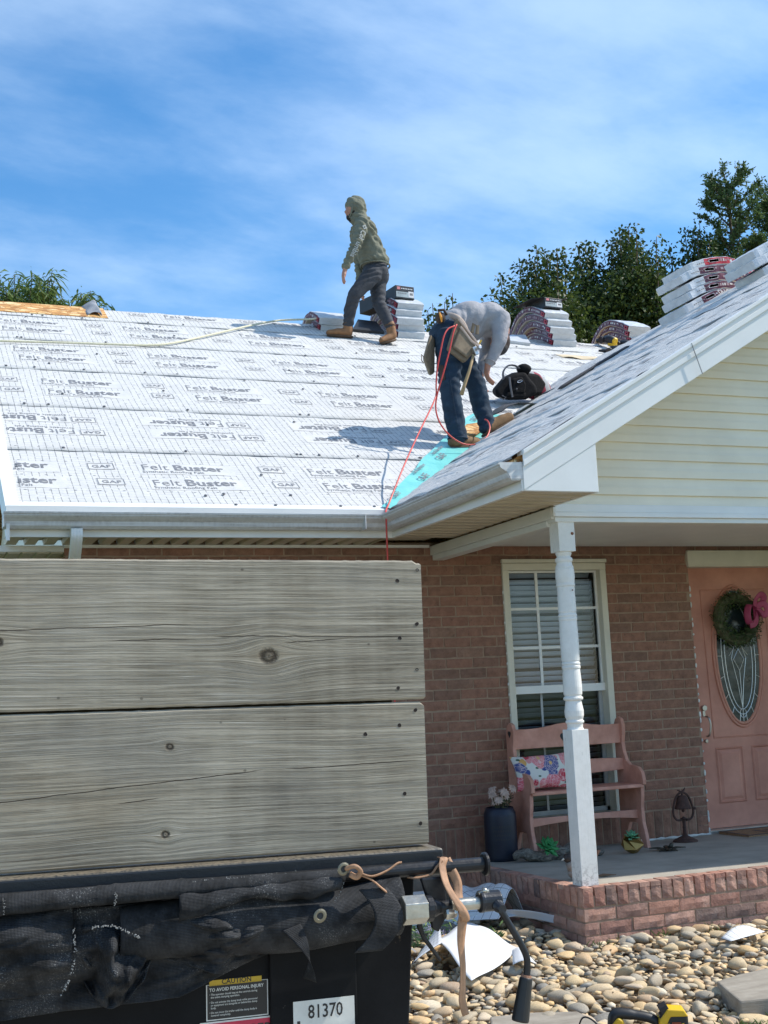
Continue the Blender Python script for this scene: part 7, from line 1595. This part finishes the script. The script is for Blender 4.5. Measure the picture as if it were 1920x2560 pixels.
def cedar(label, x, y, top, n, seed, rx):
    global rng; rng = np.random.default_rng(seed); r = random.Random(seed); root = thing('cedar_tree', label, 'tree', (x, y, G0-.04), 'feathery cedars at the right'); H = top-G0; mb = MB(); mb.tube(bez([(x, y, G0-.05), (x+.1, y, G0+H*.5), (x-.05, y, top-.15)], 6), [.20-.19*i/12 for i in range(13)], 8); PP = []; DD = []
    for k_ in range(190):
        f = r.random()**.75; z0_ = G0+H*(.15+.83*f); L = rx*(1.12-f)*r.uniform(.6, 1.15)+.25; a = k_*2.4+r.random(); el = r.uniform(.55, 1.15); tip = Vector((x+L*cos(a)*cos(el)*1.2, y+L*sin(a)*cos(el)*1.2, z0_+L*sin(el))); b0 = Vector((x, y, z0_)); mb.tube([b0, b0.lerp(tip, .5)-Vector((0, 0, .05)), tip], [.025, .016, .005], 4)
        for q in range(int(12+L*14)):
            t = r.random()**.6; p_ = b0.lerp(tip, .15+.85*t); d_ = (tip-b0).normalized(); sd_ = Vector((r.gauss(0, 1), r.gauss(0, 1), r.gauss(0, .7))).normalized(); sl_ = (d_*.8+sd_*.8).normalized(); ln = r.uniform(.12, .34)*(1.1-t*.5)
            for w2_ in range(10): PP.append(tuple(p_+sl_*ln*(w2_/10))); DD.append(tuple((sl_+Vector((r.gauss(0, .7), r.gauss(0, .7), r.gauss(0, .7)))).normalized()))
    mb.build('trunk', BARK, root, smooth=True); PP = np.array(PP); DD = np.array(DD); m_ = len(PP)
    leaf_obj('crown', leaves(PP, DD, rng.uniform(.045, .10, m_), rng.uniform(.012, .022, m_), 0), LF2, root)
cedar('tall feathery green cedar standing above the leaning bundle stack', 15.55, 19.5, 10.2, 1, 6, 1.7)
cedar('second feathery cedar at the right edge of the frame', 16.9, 19.8, 10.15, 1, 7, 1.7)
def droopy(label, x, y, top, seed, rx, zb):
    global rng; rng = np.random.default_rng(seed); r = random.Random(seed); root = thing('peach_tree', label, 'tree', (x, y, G0-.04), 'drooping-leaf trees at the left'); mb = MB(); mb.tube([(x, y, G0-.05), (x, y, G0+2.2), (x+.1, y, zb)], [.16, .12, .07], 8); PP = []; DD = []
    for k_ in range(46):
        a = k_*2.4; R = rx*r.random()**.6; tip = Vector((x+R*cos(a)*1.0, y+R*sin(a), top-.75*(R/rx)**1.5*r.random()-r.random()*.5)); b0 = Vector((x+R*cos(a)*.3, y+R*sin(a)*.3, zb-.6)); pts_ = bez([b0, b0.lerp(tip, .5)+Vector((0, 0, .15)), tip], 8); mb.tube(pts_, [.022-.018*i/(len(pts_)-1) for i in range(len(pts_))], 4)
        for q in range(140):
            t = r.random()**.8*(len(pts_)-1.01); i = int(t); p_ = pts_[i].lerp(pts_[i+1], t-i); PP.append(tuple(p_+Vector((r.gauss(0, .05), r.gauss(0, .05), r.gauss(0, .04))))); DD.append((r.gauss(0, 1), r.gauss(0, 1), r.uniform(-.9, .5)))
    mb.build('trunk', BARK, root, smooth=True); PP = np.array(PP); DD = np.array(DD); m_ = len(PP); leaf_obj('crown', leaves(PP, DD, rng.uniform(.13, .23, m_), rng.uniform(.011, .019, m_), .55), LF3, root)
droopy('bright green tree with drooping narrow leaves at the left frame edge above the ridge', 1.50, 17.6, 6.30, 8, .85, 5.0)
droopy('lower bright green drooping-leaf tree right of its neighbour behind the bare ridge board', 2.38, 17.9, 6.15, 9, .55, 4.9)
